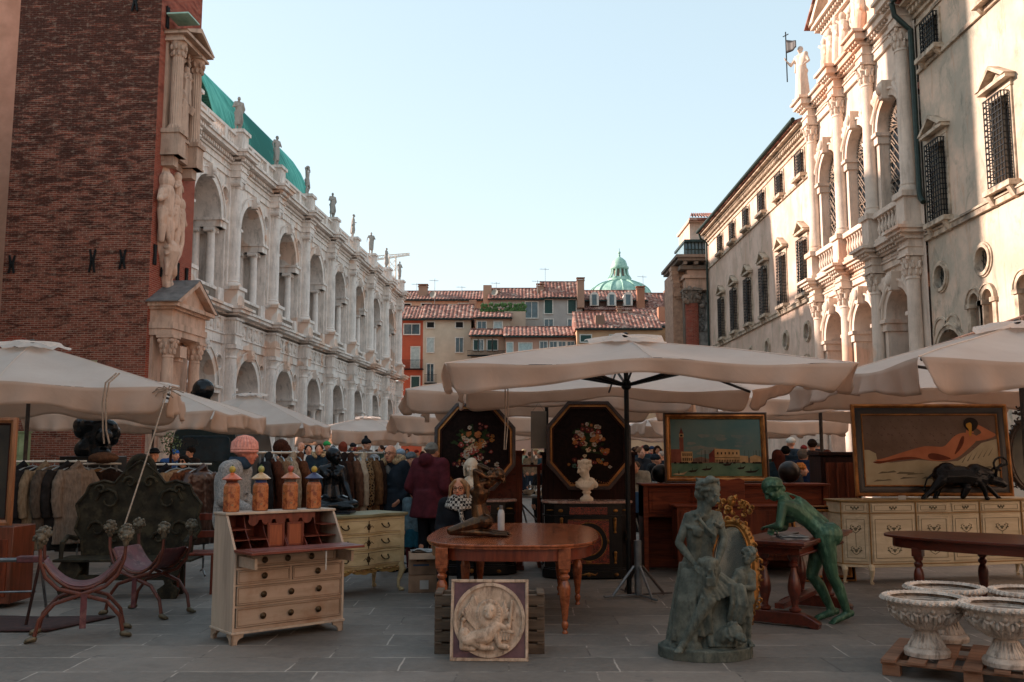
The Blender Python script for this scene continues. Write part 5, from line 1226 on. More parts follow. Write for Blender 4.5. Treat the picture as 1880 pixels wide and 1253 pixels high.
# ---- slant front bureau
def bureau():
    r = thing('slant_front_bureau', 'grey and beige painted writing bureau with open flap and red wood inside', 'bureau', (-2.33, 7.93, 0), radians(40))
    Wd, D, zL, zT, tp = 1.05, .44, .765, 1.055, .2
    for x in (0, Wd-.022): b = MB(); b.prism([(0,.1),(D,.1),(D,zT),(tp,zT),(0,zL)], x, x+.022, 'x'); b.build('side_panel', GREYP, r, bevel=.003)
    b = MB(); b.box(-.008, Wd+.008, tp-.01, D+.01, zT+.001, zT+.022); b.build('top', GREYP, r, bevel=.004); b = MB(); b.box(-.01, Wd+.01, -.012, D+.01, .085, .105); b.build('base_moulding', GREYP, r, bevel=.004)
    b = MB(); b.box(.022, Wd-.022, D-.015, D-.002, .1, zT); b.box(.022, Wd-.022, .02, D-.02, zL-.012, zL); b.build('back_panel', INNER, r)
    b = MB(); b.box(.022, Wd-.022, .002, .02, .1, .135)
    for z in (.3, .475, .61, .735): b.box(.022, Wd-.022, .002, .03, z, z+.018)
    b.box(Wd/2-.01, Wd/2+.01, .002, .03, .49, .61); b.box(.022, Wd-.022, .03, D-.02, .11, .12); b.box(.03, Wd-.03, .035, .05, .12, .74); b.build('carcase', BEIGEP, r)
    k = MB()
    def knob(o, x, z):
        m = MB(); m.lathe([(.001,.0),(.026,.0),(.028,.004),(.02,.008),(.017,.01),(.012,.014),(.014,.02),(.006,.026),(.001,.027)], n=16); q = m.build('knob', BRASS, o); q.location = (x, -.012, z); q.rotation_euler = (pi/2, 0, 0)
        m = MB(); m.arc(0, 0, .02, .024, -.016, -.012, 0, 2*pi, 16); q = m.build('ring_pull', BRASS, o); q.location = (x, -.002, z)
    for (x0, x1, z0, z1, ks) in ((.032,Wd-.032,.14,.297,(.24,.5,.77)),(.032,Wd-.032,.322,.472,(.24,.5,.77)),(.032,Wd/2-.013,.496,.607,(.5,)),(Wd/2+.013,Wd-.032,.496,.607,(.5,)),(.1,Wd-.1,.634,.732,(.2,.45,.72))):
        b = MB(); b.box(x0, x1, -.004, .03, z0, z1); t = .007
        for (a, c, e, f) in ((x0, x1, z0, z0+t), (x0, x1, z1-t, z1), (x0, x0+t, z0+t, z1-t), (x1-t, x1, z0+t, z1-t)): b.box(a, c, -.01, -.003, e, f)
        o = b.build('drawer', BEIGEP, r, bevel=.002)
        b = MB(); t2 = .0035
        for (a, c, e, f) in ((x0+.012, x1-.012, z0+.012, z0+.012+t2), (x0+.012, x1-.012, z1-.012-t2, z1-.012), (x0+.012, x0+.012+t2, z0+.0155, z1-.0155), (x1-.012-t2, x1-.012, z0+.0155, z1-.0155)): b.box(a, c, -.0065, -.003, e, f)
        b.build('painted_line', EDGE, o)
        for f in ks: knob(o, x0+(x1-x0)*f if len(ks) > 1 else (x0+x1)/2, (z0+z1)/2)
    b = MB(); b.box(.045, .07, -.3, .02, .64, .73); b.build('loper', BEIGEP, r, bevel=.002)
    b = MB(); b.box(Wd-.07, Wd-.045, -.24, .02, .64, .73); b.build('loper', BEIGEP, r, bevel=.002)
    b = MB(); b.box(-.004, Wd+.004, -.345, .004, zL-.003, zL+.018); b.build('flap', wood('flap_wood', '6e3426', '4a2018', .4, 3, 0, .2), r, bevel=.003)
    b = MB(); b.box(.06, Wd-.06, -.27, -.03, zL+.0185, zL+.0205); b.build('writing_surface', mat('worn_red_leather', '6d3a33', '4c2520', 8, .5), r)
    for (x, y, sx, sy) in ((0,0,1,1),(Wd,0,-1,1),(0,D,1,-1),(Wd,D,-1,-1)):
        b = MB(); bracket(b, x, y, sx, sy, .09); b.build('foot', BEIGEP, r, bevel=.002)
    # interior: pigeon holes, small drawers and two doors
    b = MB(); y0, y1 = .13, D-.02
    def yf(z): return max(.02, tp*(z-zL)/(zT-zL))+.05
    for x in (.19, .36, .53, .545, .72, .865):
        b.prism([(yf(zL)+.02, zL), (y1, zL), (y1, zT-.02), (yf(zT)+.02, zT-.02), ((yf(zL)+yf(zT))/2+.06, (zL+zT)/2)], x, x+.007, 'x')
    for z in (.84, .93): b.box(.025, .19, .12, y1, z, z+.006)
    for z in (.84, .94): b.box(.87, Wd-.025, .12, y1, z, z+.006)
    b.box(.2, .36, .12, y1, .84, .846); b.box(.72, .865, .12, y1, .84, .846)
    b.box(.22, .86, tp+.02, tp+.028, zT-.05, zT-.002)
    for i in range(5):
        x = .26+i*.13; b.prism(ap(x, zT-.05, .05, 180, 360, 8), tp+.02, tp+.027, 'y')
    b.build('pigeonholes', INNER, r)
    for x0, x1 in ((.37, .528), (.556, .715)):
        b = MB(); b.box(x0, x1, .16, .175, zL+.005, zL+.21); o = b.build('inner_door', wood('door_veneer', '8a4a2c', '64301c', .35, 3, 2, .3), r, bevel=.001)
        b = MB(); b.box(x0, x1, .155, .16, zL+.005, zL+.02); b.box(x0, x1, .155, .16, zL+.195, zL+.21); b.box(x0, x0+.018, .155, .16, zL+.02, zL+.195); b.box(x1-.018, x1, .155, .16, zL+.02, zL+.195); b.build('frame', INNER, o)
    b = MB(); b.box(.66, .672, -.36, -.357, .6, .755); tag(b.build('price_tag', WHITE, None), 'small paper tag hanging from the open bureau flap', 'tag').matrix_world = r.matrix_basis
    return r
bu = bureau()
def jar(label, lx, cols, fin, s=1.):
    p = bu.matrix_basis @ V((lx, .33, 1.078))
    r = thing('painted_jar', label, 'jar', p, radians(15), 'painted jars on the bureau'); r.scale = (s,)*3
    q = NM('jar_glaze'); vo = q.n('ShaderNodeTexVoronoi', feature='DISTANCE_TO_EDGE'); vo.inputs['Scale'].default_value = 28
    nz = q.n('ShaderNodeTexNoise'); nz.inputs['Scale'].default_value = 14; q.l(q.co, nz.inputs['Vector']); q.l(nz.outputs['Color'], vo.inputs['Vector'])
    c = q.mix(q.ramp(vo.outputs['Distance'], [(.02, 0.), (.09, 1.)]), hexc('3f150e'), hexc('8e4220'))
    c = q.mix(q.ramp(q.noise(16, 5, .7, dist=1.2), [(.42, 0.), (.55, 1.)]), c, hexc('b06a3c')); c = q.mix(q.ramp(q.noise(26, 4, .7), [(.6, 0.), (.66, .9)]), c, hexc('47684f'))
    q.col(c); q.bump(vo.outputs['Distance'], .3, .004); q.set(.3, 0, .5)
    b = MB(); R0 = .074
    # eight-sided body
    b.lathe([(R0*.92,0),(R0,.006),(R0*1.0,.205),(R0*.96,.225),(R0*.78,.245),(R0*.74,.25)], n=8, a0=pi/8, a1=pi/8+2*pi); b.build('body', q.m, r, smooth=20, bevel=.004)
    b = MB(); b.lathe([(R0*.74,.248),(R0*.66,.262),(R0*.7,.275)], n=20); b.build('neck', mat('jar_neck', cols[0], mul(hexc(cols[0]), .5), 30, .3), r)
    b = MB(); b.lathe([(R0*.7,.272),(R0*1.1,.278),(R0*1.18,.286),(R0*1.0,.296),(R0*.74,.312),(R0*.45,.326),(R0*.24,.334),(R0*.2,.342)], n=24); b.build('lid', mat('jar_lid', cols[1], mul(hexc(cols[1]), .6), 22, .3), r)
    b = MB(); b.ball((0,0,.366), (.029,.029,.033)); b.build('knob', mat('jar_knob', fin, mul(hexc(fin), .8), 30, .35, c3='5c7a3a', s3=25), r)
    b = MB(); b.ball((0,0,.4), (.007,.007,.009), 6, 4); b.tube([(0,0,.396),(.008,0,.41)], .002, 4); b.build('leaf', mat('jar_leaf', '3c5a34', '24401f', 20), r)
jar('leftmost painted jar with orange lid and yellow fruit knob', .10, ('5c2a1c','b0542e'), '98812e')
jar('second jar from the left, with blue neck and pale gold lid', .37, ('1d3a6e','b08f66'), '8a8648')
jar('third jar from the left, with dull orange lid and red knob', .66, ('5d5046','a8643f'), '94453a')
jar('rightmost painted jar with dark blue rimmed lid and yellow knob', .90, ('3b2a26','2a2f52'), 'a0822e', .98)
# ---- serpentine commode
def commode():
    r = thing('serpentine_commode', 'cream painted commode with curved drawer fronts and carved apron', 'commode', (-2.03, 10.2, 0), radians(50-1))
    r.rotation_euler = (0, 0, atan2(11.05-10.2, -1.28+2.03)); L = 1.13; D = .5; r.location = (-2.03, 10.2, 0)
    def fy(t): return -.03*cos(4*pi*t)*1.0 -.02*sin(pi*t)
    def slab(b, x0, x1, z0, z1, off=0, dep=D, n=30):
        pts = [(x0+(x1-x0)*i/n, fy((x0+(x1-x0)*i/n)/L)+off) for i in range(n+1)]+[(x1, dep), (x0, dep)]
        b.prism(pts, z0, z1, 'z')
    b = MB(); slab(b, 0, L, .3, .87, .0); b.build('carcase', CREAMP, r)
    b = MB(); slab(b, -.03, L+.03, .872, .9, -.035, D+.01); slab(b, -.02, L+.02, .86, .8715, -.02, D); b.build('top', wood('olive_top', '7d7658', '5f5a43', .5, 2, 0, 0), r, bevel=.004)
    for i in range(3):
        z0 = .325+i*.178; b = MB(); slab(b, .06, L-.06, z0, z0+.162, -.014, .05); o = b.build('drawer', CREAMP, r, bevel=.003)
        b = MB()
        for (za, zb) in ((z0+.012, z0+.016), (z0+.146, z0+.15)): slab(b, .075, L-.075, za, zb, -.0165, .01)
        b.build('painted_line', EDGE, o)
        for t in (.24, .76):
            x = L*t; y = fy(t)-.015; m = MB(); m.tube([(x-.05, y-.005, z0+.1), (x-.045, y-.03, z0+.075), (x-.02, y-.04, z0+.06), (x+.02, y-.04, z0+.06), (x+.045, y-.03, z0+.075), (x+.05, y-.005, z0+.1)], [.006,.008,.006,.006,.008,.006], 7)
            for q in (-1, 1): m.ball((x+q*.05, y, z0+.1), (.014,.01,.014), 8, 6)
            m.build('handle', BRASS, o)
        m = MB(); x = L*.5; y = fy(.5)-.018
        for k in range(8): a = k*pi/4; m.ball((x+.018*cos(a), y, z0+.08+.026*sin(a)), (.01,.005,.014), 6, 5)
        m.tube([(x-.07, y, z0+.07), (x-.04, y-.002, z0+.095), (x-.02, y, z0+.07)], .003, 5); m.tube([(x+.07, y, z0+.07), (x+.04, y-.002, z0+.095), (x+.02, y, z0+.07)], .003, 5); m.tube([(x, y, z0+.02), (x, y, z0+.15)], .005, 5)
        m.build('keyhole_ornament', BRASS, o)
    b = MB(); n = 40
    pts = [(L*i/n, .3) for i in range(n+1)]+[(L*(1-i/n), .27-.03*abs(sin(3*pi*i/n))-.012*abs(sin(9*pi*i/n))) for i in range(n+1)]
    b.prism(pts, -.012, .012, 'y'); 
    for k in range(16): x = .08+k*(L-.16)/15; b.ball((x, -.02, .285+.006*(-1)**k), (.03,.014,.014), 8, 6)
    b.build('apron', wood('apron_gilt', '96804a', '7a5638', .5, 6, 0, 0), r)
    for x, sx in ((.05, 1), (L-.05, -1)):
        for y, sy in ((.0, 1), (D-.06, -1)):
            b = MB(); b.tube([(x, y, .33), (x-sx*.03, y-sy*.03, .25), (x+sx*.005, y+sy*.0, .12), (x+sx*.005, y, .05), (x-sx*.02, y-sy*.02, .02)], [.045,.042,.022,.018,.026], 10); b.ball((x-sx*.025, y-sy*.025, .022), (.03,.03,.022)); b.build('leg', CREAMP, r)
    return r
cm = commode()
# ---- dining table
def dining():
    r = thing('dining_table', 'long polished reddish wooden dining table with rounded end and turned legs', 'table', (.03, 9.62, 0), radians(-3))
    n = 56; hx, hy = .84, 1.3
    def sup(a, kx, ky, e=.62): c, s_ = cos(a), sin(a); return (kx*math.copysign(abs(c)**e, c), ky*math.copysign(abs(s_)**e, s_))
    b = MB(); b.prism([sup(2*pi*i/n, hx, hy) for i in range(n)], .762, .782, 'z'); b.prism([sup(2*pi*i/n, hx-.012, hy-.012) for i in range(n)], .74, .7615, 'z'); b.build('tabletop', MAHO, r, bevel=.004)
    b = MB(); o_ = [sup(2*pi*i/n, hx-.05, hy-.05) for i in range(n)]; i_ = [sup(2*pi*i/n, hx-.09, hy-.09) for i in range(n)]
    vs = [(x, y, z) for z in (.635, .739) for x, y in o_]+[(x, y, z) for z in (.635, .739) for x, y in i_]
    b.add(vs, [(i, (i+1)%n, n+(i+1)%n, n+i) for i in range(n)]+[(2*n+(i+1)%n, 2*n+i, 3*n+i, 3*n+(i+1)%n) for i in range(n)]+[((i+1)%n, i, 2*n+i, 2*n+(i+1)%n) for i in range(n)]); b.build('apron', wood('apron_mahogany', '71331f', '4a1e13', .28, 4, 2, .5), r)
    for x, y in ((-.6, -1.14), (.5, -1.14), (.64, .45), (-.55, .45), (.45, 1.1), (-.45, 1.1)):
        b = MB(); turned(b, (x, y, 0), .64, .052); b.box(x-.055, x+.055, y-.055, y+.055, .6, .745); b.build('leg', MAHO, r, bevel=.002)
    return r
dt = dining()
# ---- boulle cabinets
def cabinet(label, x, y):
    r = thing('inlaid_cabinet', label, 'cabinet', (x, y, 0), 0, 'black and red inlaid cabinets')
    hw, D = .55, .42
    def outl(g=0, bow=.05): return [(-hw-g, D+g), (-hw-g, .12-g*.3), (-hw+.12, -g), (-.25, -bow*.6-g), (0, -bow-g), (.25, -bow*.6-g), (hw-.12, -g), (hw+g, .12-g*.3), (hw+g, D+g)]
    b = MB(); b.prism(outl(), .1, .94, 'z'); b.prism(outl(.03), .02, .12, 'z'); b.prism(outl(.012), .12, .14, 'z'); b.prism(outl(.015), .78, .795, 'z'); b.prism(outl(.02), .925, .945, 'z'); b.build('body', BLACKL, r, bevel=.003)
    b = MB(); b.prism(outl(.035), .9455, .972, 'z'); b.build('marble_top', MARB, r, bevel=.004)
    b = MB(); b.prism([(-.26,.2),(.26,.2),(.26,.74),(-.26,.74)], -.062, -.04, 'y'); d = b.build('door', INLAY, r)
    b = MB(); b.arc(0, .47, .175, .235, -.072, -.05, 0, 2*pi, 32); b.build('black_ring', BLACKL, d)
    b = MB(); b.arc(0, .47, .165, .176, -.078, -.05, 0, 2*pi, 32); b.arc(0, .47, .234, .24, -.076, -.05, 0, 2*pi, 32); b.box(-.26,.26,-.066,-.05,.738,.745); b.box(-.26,.26,-.066,-.05,.195,.202)
    b.build('brass_ring', GOLD, d)
    b = MB(); b.box(-.24, .24, -.058, -.03, .81, .9); b.build('frieze_panel', INLAY, r)
    def gm(*sh):
        g = MB()
        for k_, *a_ in sh: getattr(g, k_)(*a_)
        g.build('gilt_mount', GOLD, r)
    for q in (-1, 1):
        for (z, h) in ((.6,.13),(.22,.09)):
            gm(('cap', (q*.34, -.03, z), (q*.34, -.035, z+h), .013, .022, 8), ('ball', (q*.34, -.045, z+h+.02), (.024,.02,.024)), ('ball', (q*.34, -.035, z-.015), (.02,.014,.014)))
        gm(('cap', (q*.5, .03, .42), (q*.5, .03, .58), .012, .016, 8), ('ball', (q*.5, .02, .6), (.02,.02,.026)), ('ball', (q*.5, .02, .5), (.024,.02,.03)))
        gm(('ball', (q*.35, -.03, .855), (.03,.012,.022))); gm(('ball', (q*.48, .02, .86), (.05,.02,.01))); gm(('ball', (q*.35, -.05, .06), (.03,.014,.022)))
    gm(('ball', (0,-.08,.065), (.03,.014,.03)), ('tube', [(.02,-.085,.075),(.08,-.083,.06),(.11,-.08,.085)], [.014,.01,.005], 6), ('tube', [(-.02,-.085,.075),(-.08,-.083,.06),(-.11,-.08,.085)], [.014,.01,.005], 6))
    gm(('ball', (0,-.075,.705), (.04,.01,.01))); gm(('ball', (0,-.075,.22), (.04,.01,.01))); gm(('ball', (.25,-.06,.47), (.012,.012,.03)))
    return r
cabinet('black cabinet with red and gold inlay and marble top, right of the dining table', .97, 12.0)
cabinet('black inlaid cabinet mostly hidden behind the dining table and seated woman', -.52, 12.35)
# ---- octagonal flower paintings
def blossom(b, c, r_, mi, rr, y):
    b.mi = mi
    for k in range(6):
        a = k*pi/3+rr.random(); q = r_*(.55+.2*rr.random()); cx_, cz_ = c[0]+q*.7*cos(a), c[1]+q*.7*sin(a)
        n = 7; ra = q*.62; b.add([(cx_+ra*cos(2*pi*i/n+a)*(1+.25*rr.random()), y-.0004*k, cz_+ra*sin(2*pi*i/n+a)*.85) for i in range(n)], [tuple(range(n))])
    b.mi = min(mi+1, 8); n = 6; b.add([(c[0]+r_*.25*cos(2*pi*i/n), y-.004, c[1]+r_*.25*sin(2*pi*i/n)) for i in range(n)], [tuple(range(n))])
PM = [mat('paint_%s' % n, c, mul(hexc(c), .45), 25, .8, bump=.1, bscale=120, spec=.1) for n, c in (('ground','1e1310'),('cream','c0a684'),('rose','8a4038'),('white','a89c8c'),('ochre','9c6430'),('teal','52685c'),('leaf','2c381f'),('plum','5a2a2c'),('peach','a8683e'))]
def octo(label, x, y, z0, z1, w, seed, tilt=-5):
    r = thing('octagonal_painting', label, 'painting', (x, y, z0), 0, 'octagonal flower paintings'); r.rotation_euler = (radians(tilt), 0, 0)
    h = z1-z0; c = .29
    def oc(g): return [(-w/2+c+g*.41, g), (w/2-c-g*.41, g), (w/2-g, c*1.15+g*.41), (w/2-g, h-c*1.15-g*.41), (w/2-c-g*.41, h-g), (-w/2+c+g*.41, h-g), (-w/2+g, h-c*1.15-g*.41), (-w/2+g, c*1.15+g*.41)]
    for g0, g1, y0, y1, m, nm in ((0, .045, -.06, .0, mat('frame_brown', '36221a', '1f130f', 14, .4, bump=.3), 'frame'), (.045, .075, -.045, 0, GOLDW, 'gilt_edge'), (.075, .1, -.035, 0, DARKW, 'inner_frame')):
        o_, i_ = oc(g0), oc(g1); b = MB()
        vs = [(p[0], y0, p[1]) for p in o_]+[(p[0], y0-.008, p[1]) for p in i_]+[(p[0], y1, p[1]) for p in o_]+[(p[0], y1, p[1]) for p in i_]
        b.add(vs, [(i, (i+1)%8, 8+(i+1)%8, 8+i) for i in range(8)]+[(i, (i+1)%8, 16+(i+1)%8, 16+i) for i in range(8)]+[(8+i, 8+(i+1)%8, 24+(i+1)%8, 24+i) for i in range(8)])
        if nm == 'gilt_edge':
            for i in range(8):
                p, q = V((*o_[i], 0)), V((*o_[(i+1)%8], 0)); k = int((p-q).length/.03)
                for j in range(k): m_ = p.lerp(q, (j+.5)/k); mm = m_.lerp(V((0, h/2, 0)), .018/ max(.1, m_.length)); b.ball((mm.x, y0-.006, mm.y), .008, 5, 4)
        b.build(nm, m, r, bevel=.003 if nm == 'frame' else 0)
    b = MB(); b.mi = 0; b.add([(p[0], -.015, p[1]) for p in oc(.09)], [tuple(range(8))[::-1]]); rr = random.Random(seed)
    b.mi = 6
    for k in range(46):
        a = rr.gauss(pi/2, .75); L = rr.uniform(.1, .42); cx_, cz_ = .03*rr.gauss(0, 1), h*.42; e = (cx_+L*cos(a)*.8, cz_+L*sin(a)*.95); t = .012; b.add([(cx_, -.0165, cz_), (e[0]-t, -.0165, e[1]), (e[0]+t*1.5, -.0165, e[1]+.03), (cx_+t, -.0165, cz_+.02)], [(0,1,2,3)])
        b.add([(e[0]+.03*cos(a+j)*1.0, -.017, e[1]+.02*sin(a+j)) for j in range(5)], [(0,1,2,3,4)])
    for k in range(52):
        a = rr.uniform(0, 2*pi); q = rr.random()**.6; cx_, cz_ = .24*q*cos(a)+.02, h*.52+.3*q*sin(a)
        if abs(cx_) > .3: continue
        blossom(b, (cx_, cz_), rr.uniform(.022, .058)*(1.15-.3*q), rr.choice((1,2,3,4,2,7,8,1,3)), rr, -.0185-.0001*k)
    for k in range(18): blossom(b, (rr.uniform(-.33, .33), h*.28+rr.uniform(-.05, .07)), rr.uniform(.02, .045), rr.choice((4,8,2,3,5,7)), rr, -.026)
    b.build('canvas', PM, r, smooth=0)
    return r
oL, oR = at(872, 740, 12.55), at(1081, 736, 12.25)
octo('left octagonal painting of a dark flower bouquet, partly hidden by parasol and bust', oL.x, 12.6, at(0, 902, 12.5).z, oL.z, 1.1, 5)
octo('right octagonal painting of a dark flower bouquet behind the crowned bust', oR.x, 12.33, at(0, 900, 12.3).z, oR.z, 1.12, 9)
t = thing('wardrobe', 'dark burl veneered wardrobe behind the left octagonal painting', 'wardrobe', (at(873, 900, 12.8).x, 12.9, 0))
def wardrobe(t, w, h, m1, m2, d=.5, doors=2):
    b = MB(); b.box(-w/2, w/2, 0, d, .06, h-.05); b.build('body', m2, t, bevel=.004)
    b = MB(); b.box(-w/2-.03, w/2+.03, -.03, d+.02, h-.049, h); b.build('cornice', m2, t, bevel=.006)
    b = MB(); b.box(-w/2-.02, w/2+.02, -.02, d+.01, 0, .0595); b.build('plinth', m2, t, bevel=.004)
    for i in range(doors):
        x0, x1 = -w/2+.03+i*(w-.06)/doors, -w/2+.03+(i+1)*(w-.06)/doors; b = MB(); b.box(x0+.005, x1-.005, -.018, .002, .08, h-.08); o = b.build('door', m2, t, bevel=.003)
        b = MB(); b.box(x0+.06, x1-.06, -.024, -.017, .15, h-.15); b.build('panel', m1, o, bevel=.005)
wardrobe(t, 1.28, 1.62-.0, BURL, WALN)
t = thing('wardrobe', 'dark plain wardrobe back behind the right octagonal painting', 'wardrobe', (1.05, 12.75, 0)); wardrobe(t, 1.26, 1.6, DARKW, DARKW)
t = thing('wardrobe', 'tall dark wooden cupboard standing left of the nude painting', 'wardrobe', (at(1545, 900, 13.2).x, 13.2, 0)); wardrobe(t, .56, 1.6, WALN, DARKW, .5, 1)
for k in range(4):
    b = MB(); b.tube([(-.2+k*.135, -.03, .2), (-.2+k*.135, -.03, 1.45)], .02, 10); b.build('half_column', WALN, t)
# ---- long wooden sideboard
def sideboard():
    x0, x1 = 1.78, 4.28; r = thing('wooden_sideboard', 'long reddish brown wooden sideboard under the framed view of a palace', 'sideboard', (x0, 12.7, 0)); L = x1-x0; h = 1.16
    b = MB(); b.box(0, L, .05, .5, .72, h-.02); b.box(0, .06, 0, .5, 0, h-.02); b.box(L-.06, L, 0, .5, 0, h-.02); b.box(.06, L-.06, .46, .5, 0, .72); b.build('body', WALNX, r, bevel=.004)
    b = MB(); b.box(-.03, L+.03, -.03, .52, h-.0195, h+.01); b.build('top', WALNX, r, bevel=.006)
    for i in range(4):
        a = .06+i*(L-.12)/4; c = .06+(i+1)*(L-.12)/4; b = MB(); b.box(a+.02, c-.02, .03, .055, .78, h-.07); b.box(a+.06, c-.06, .02, .031, .82, h-.11); b.build('panel', WALNX, r, bevel=.003)
    # a second low chest standing in front of it
    c = thing('low_cupboard', 'low dark cupboard with curved legs before the long wooden sideboard', 'cupboard', (2.15, 12.25, 0)); b = MB(); b.box(0, 1.75, 0, .42, .2, .88); b.build('body', WALN, c, bevel=.006); b = MB(); b.box(-.03, 1.78, -.03, .44, .8805, .905); b.build('top', WALNX, c, bevel=.006)
    for i in range(4): b = MB(); a = .04+i*.42; b.box(a, a+.4, -.015, .001, .25, .84); b.box(a+.05, a+.35, -.022, -.014, .3, .79); b.build('door', WALN, c, bevel=.004)
    for x in (.05, .86, 1.7): b = MB(); b.tube([(x, .05, .22), (x-.02, .02, .15), (x+.01, .05, .06), (x-.01, .02, .01)], [.035,.03,.018,.022], 8); b.build('leg', WALN, c)
sideboard()
b = MB(); b.prism([(0,0),(.52,0),(.52,.3),(.45,.33),(.3,.3),(.2,.32),(.08,.28),(0,.31)], 0, .03, 'y'); o = tag(b.build('headboard', WALNX, None, bevel=.004), 'short shaped reddish wood board leaning before the view painting', 'board'); p = at(1290, 918, 12.35); o.location = (p.x, 12.2, .93)
b = MB(); b.ball((0,0,.15), .15, 28, 18); o = b.build('polished_ball', mat('bronze_ball', '2b2420', '171210', 8, .35, .5), None); sp = at(1449, 868, 12.95); o.location = (sp.x, 12.95, 1.175); tag(o, 'dark polished ball standing on the wooden sideboard', 'ball')
b = MB(); b.ball((0,0,.13), .13, 24, 16); o = b.build('polished_ball', mat('bronze_ball2', '1c1917', '100e0d', 8, .35, .5), None); o.location = (at(1213, 860, 13.0).x, 13.0, 1.172); tag(o, 'black ball half hidden behind the left edge of the view painting', 'ball')
# ---- framed pictures
def frame(t, w, h, steps, tilt=0):
    """steps: (inset0, inset1, depth front, material, name); lower left corner at the origin, facing -y"""
    for a, c, d, m, nm in steps:
        b = MB()
        o_ = [(a,a),(w-a,a),(w-a,h-a),(a,h-a)]; i_ = [(c,c),(w-c,c),(w-c,h-c),(c,h-c)]
        md = (a+c)/2; m_ = [(md,md),(w-md,md),(w-md,h-md),(md,h-md)]
        vs = [(p[0], 0, p[1]) for p in o_]+[(p[0], -d*.8, p[1]) for p in o_]+[(p[0], -d, p[1]) for p in m_]+[(p[0], -d*.6, p[1]) for p in i_]+[(p[0], 0, p[1]) for p in i_]
        b.add(vs, [(j*4+i, j*4+(i+1)%4, (j+1)*4+(i+1)%4, (j+1)*4+i) for j in range(4) for i in range(4)]); b.build(nm, m, t, bevel=.002)
def flat(b, mi, pts, y): b.mi = mi; tri = geometry.tessellate_polygon([[V((p[0], p[1], 0)) for p in pts]]); b.add([(p[0], y, p[1]) for p in pts], [tuple(x) for x in tri])
def oil(name, c, c2, sc=5): return mat(name, c, c2, sc, .7, bump=.12, bscale=90, bdist=.002, spec=.15)
def view_painting():
    y = 12.8; p0, p1 = at(1221, 888, y), at(1409, 757, y); w, h = p1.x-p0.x, p1.z-1.175
    t = thing('framed_view_painting', 'gold framed painting of a palace and bell tower by the water with boats', 'painting', (p0.x, y+.02, 1.175), 0); t.rotation_euler = (radians(-4), 0, 0)
    frame(t, w, h, ((0,.03,.05,mat('frame_back','4a3322','33231a',6,.5),'frame'),(.03,.075,.045,GOLDW,'gilt_frame'),(.075,.095,.03,GOLD,'inner_frame')))
    mats = [oil('sky_paint','3f5a58','5c665c',1.4), oil('cloud_paint','6b675c','4d5f5b',3), oil('water_paint','2f4a3a','5a6a52',3), oil('palace_front','a8845a','8a6a45',9), oil('palace_side','6b3228','4f241e',9), oil('tower_paint','7a4534','5e3328',9), oil('dark_paint','2a1d18','1b1310',9), oil('light_boat','a08a68','6f5c45',6), oil('far_town','6d5546','4f3d34',12)]
    b = MB(); m = .09; X = lambda u: m+(w-2*m)*u; Z = lambda v: m+(h-2*m)*v
    def q(mi, pts, k): flat(b, mi, [(X(u), Z(v)) for u, v in pts], -.012-.0006*k)
    q(0, [(0,.24),(1,.24),(1,1),(0,1)], 0); q(2, [(0,0),(1,0),(1,.245),(0,.245)], 0)
    rr = random.Random(4)
    for k in range(16):
        cx_, cz_ = rr.uniform(.2,.95), rr.uniform(.4,.75); q(1, [(cx_+rr.uniform(.04,.1)*cos(a), cz_+rr.uniform(.015,.04)*sin(a)) for a in [j*.628 for j in range(10)]], .2+.02*k) if cx_ < .88 else None
    q(8, [(0,.23),(1,.23),(1,.33),(.93,.35),(.86,.32),(.8,.34),(.72,.33),(.6,.31),(.5,.33),(.42,.3),(.33,.34),(.25,.31),(.12,.33),(0,.46)], 1)
    q(5, [(.0,.24),(.11,.24),(.11,.47),(0,.47)], 2); q(5, [(.1,.24),(.145,.24),(.145,.68),(.1,.68)], 3); q(3, [(.1,.68),(.148,.68),(.148,.74),(.1,.74)], 4); q(6, [(.11,.69),(.138,.69),(.138,.725),(.11,.725)], 5); q(4, [(.1,.74),(.148,.74),(.124,.85)], 4)
    q(3, [(.115,.24),(.24,.24),(.24,.43),(.115,.43)], 5)
    for i in range(5):
        for v in (.27,.35): q(6, [(.13+i*.022,v),(.142+i*.022,v),(.142+i*.022,v+.05),(.13+i*.022,v+.05)], 6)
    q(4, [(.42,.25),(.485,.25),(.485,.48),(.42,.38)], 3); q(3, [(.485,.25),(.76,.25),(.76,.46),(.485,.48)], 4)
    for i in range(15): q(6, [(.492+i*.0178,.252),(.502+i*.0178,.252),(.502+i*.0178,.29),(.492+i*.0178,.29)], 5); 
    q(6, [(.485,.32),(.76,.315),(.76,.325),(.485,.33)], 5)
    for i in range(6): q(6, [(.51+i*.042,.38),(.525+i*.042,.38),(.525+i*.042,.42),(.51+i*.042,.42)], 5)
    q(3, [(.76,.24),(.85,.24),(.85,.35),(.76,.36)], 3); q(3, [(.87,.24),(.99,.24),(.99,.34),(.93,.37),(.87,.34)], 3)
    for (x0, v, L, mi) in ((.01,.04,.17,7),(.18,.09,.12,6),(.33,.12,.13,6),(.56,.2,.12,6),(.72,.14,.1,6),(.8,.08,.17,6)):
        q(mi, [(x0,v),(x0+L*.3,v-.02),(x0+L*.75,v-.01),(x0+L,v+.05),(x0+L*.7,v+.02),(x0+L*.25,v+.015)], 6); q(6, [(x0+L*.4,v),(x0+L*.47,v),(x0+L*.45,v+.06),(x0+L*.42,v+.06)], 7)
    for i in range(26): x = rr.uniform(.0,1); q(6, [(x,.22),(x+.03,.22),(x+.026,.25),(x+.005,.25)], 7)
    for i in range(14): x = rr.uniform(.2,.45) if i % 2 else rr.uniform(.8,1); q(6, [(x,.24),(x+.003,.24),(x+.002,.45),(x,.45)], 2.5)
    b.build('canvas', mats, t, smooth=0)
view_painting()
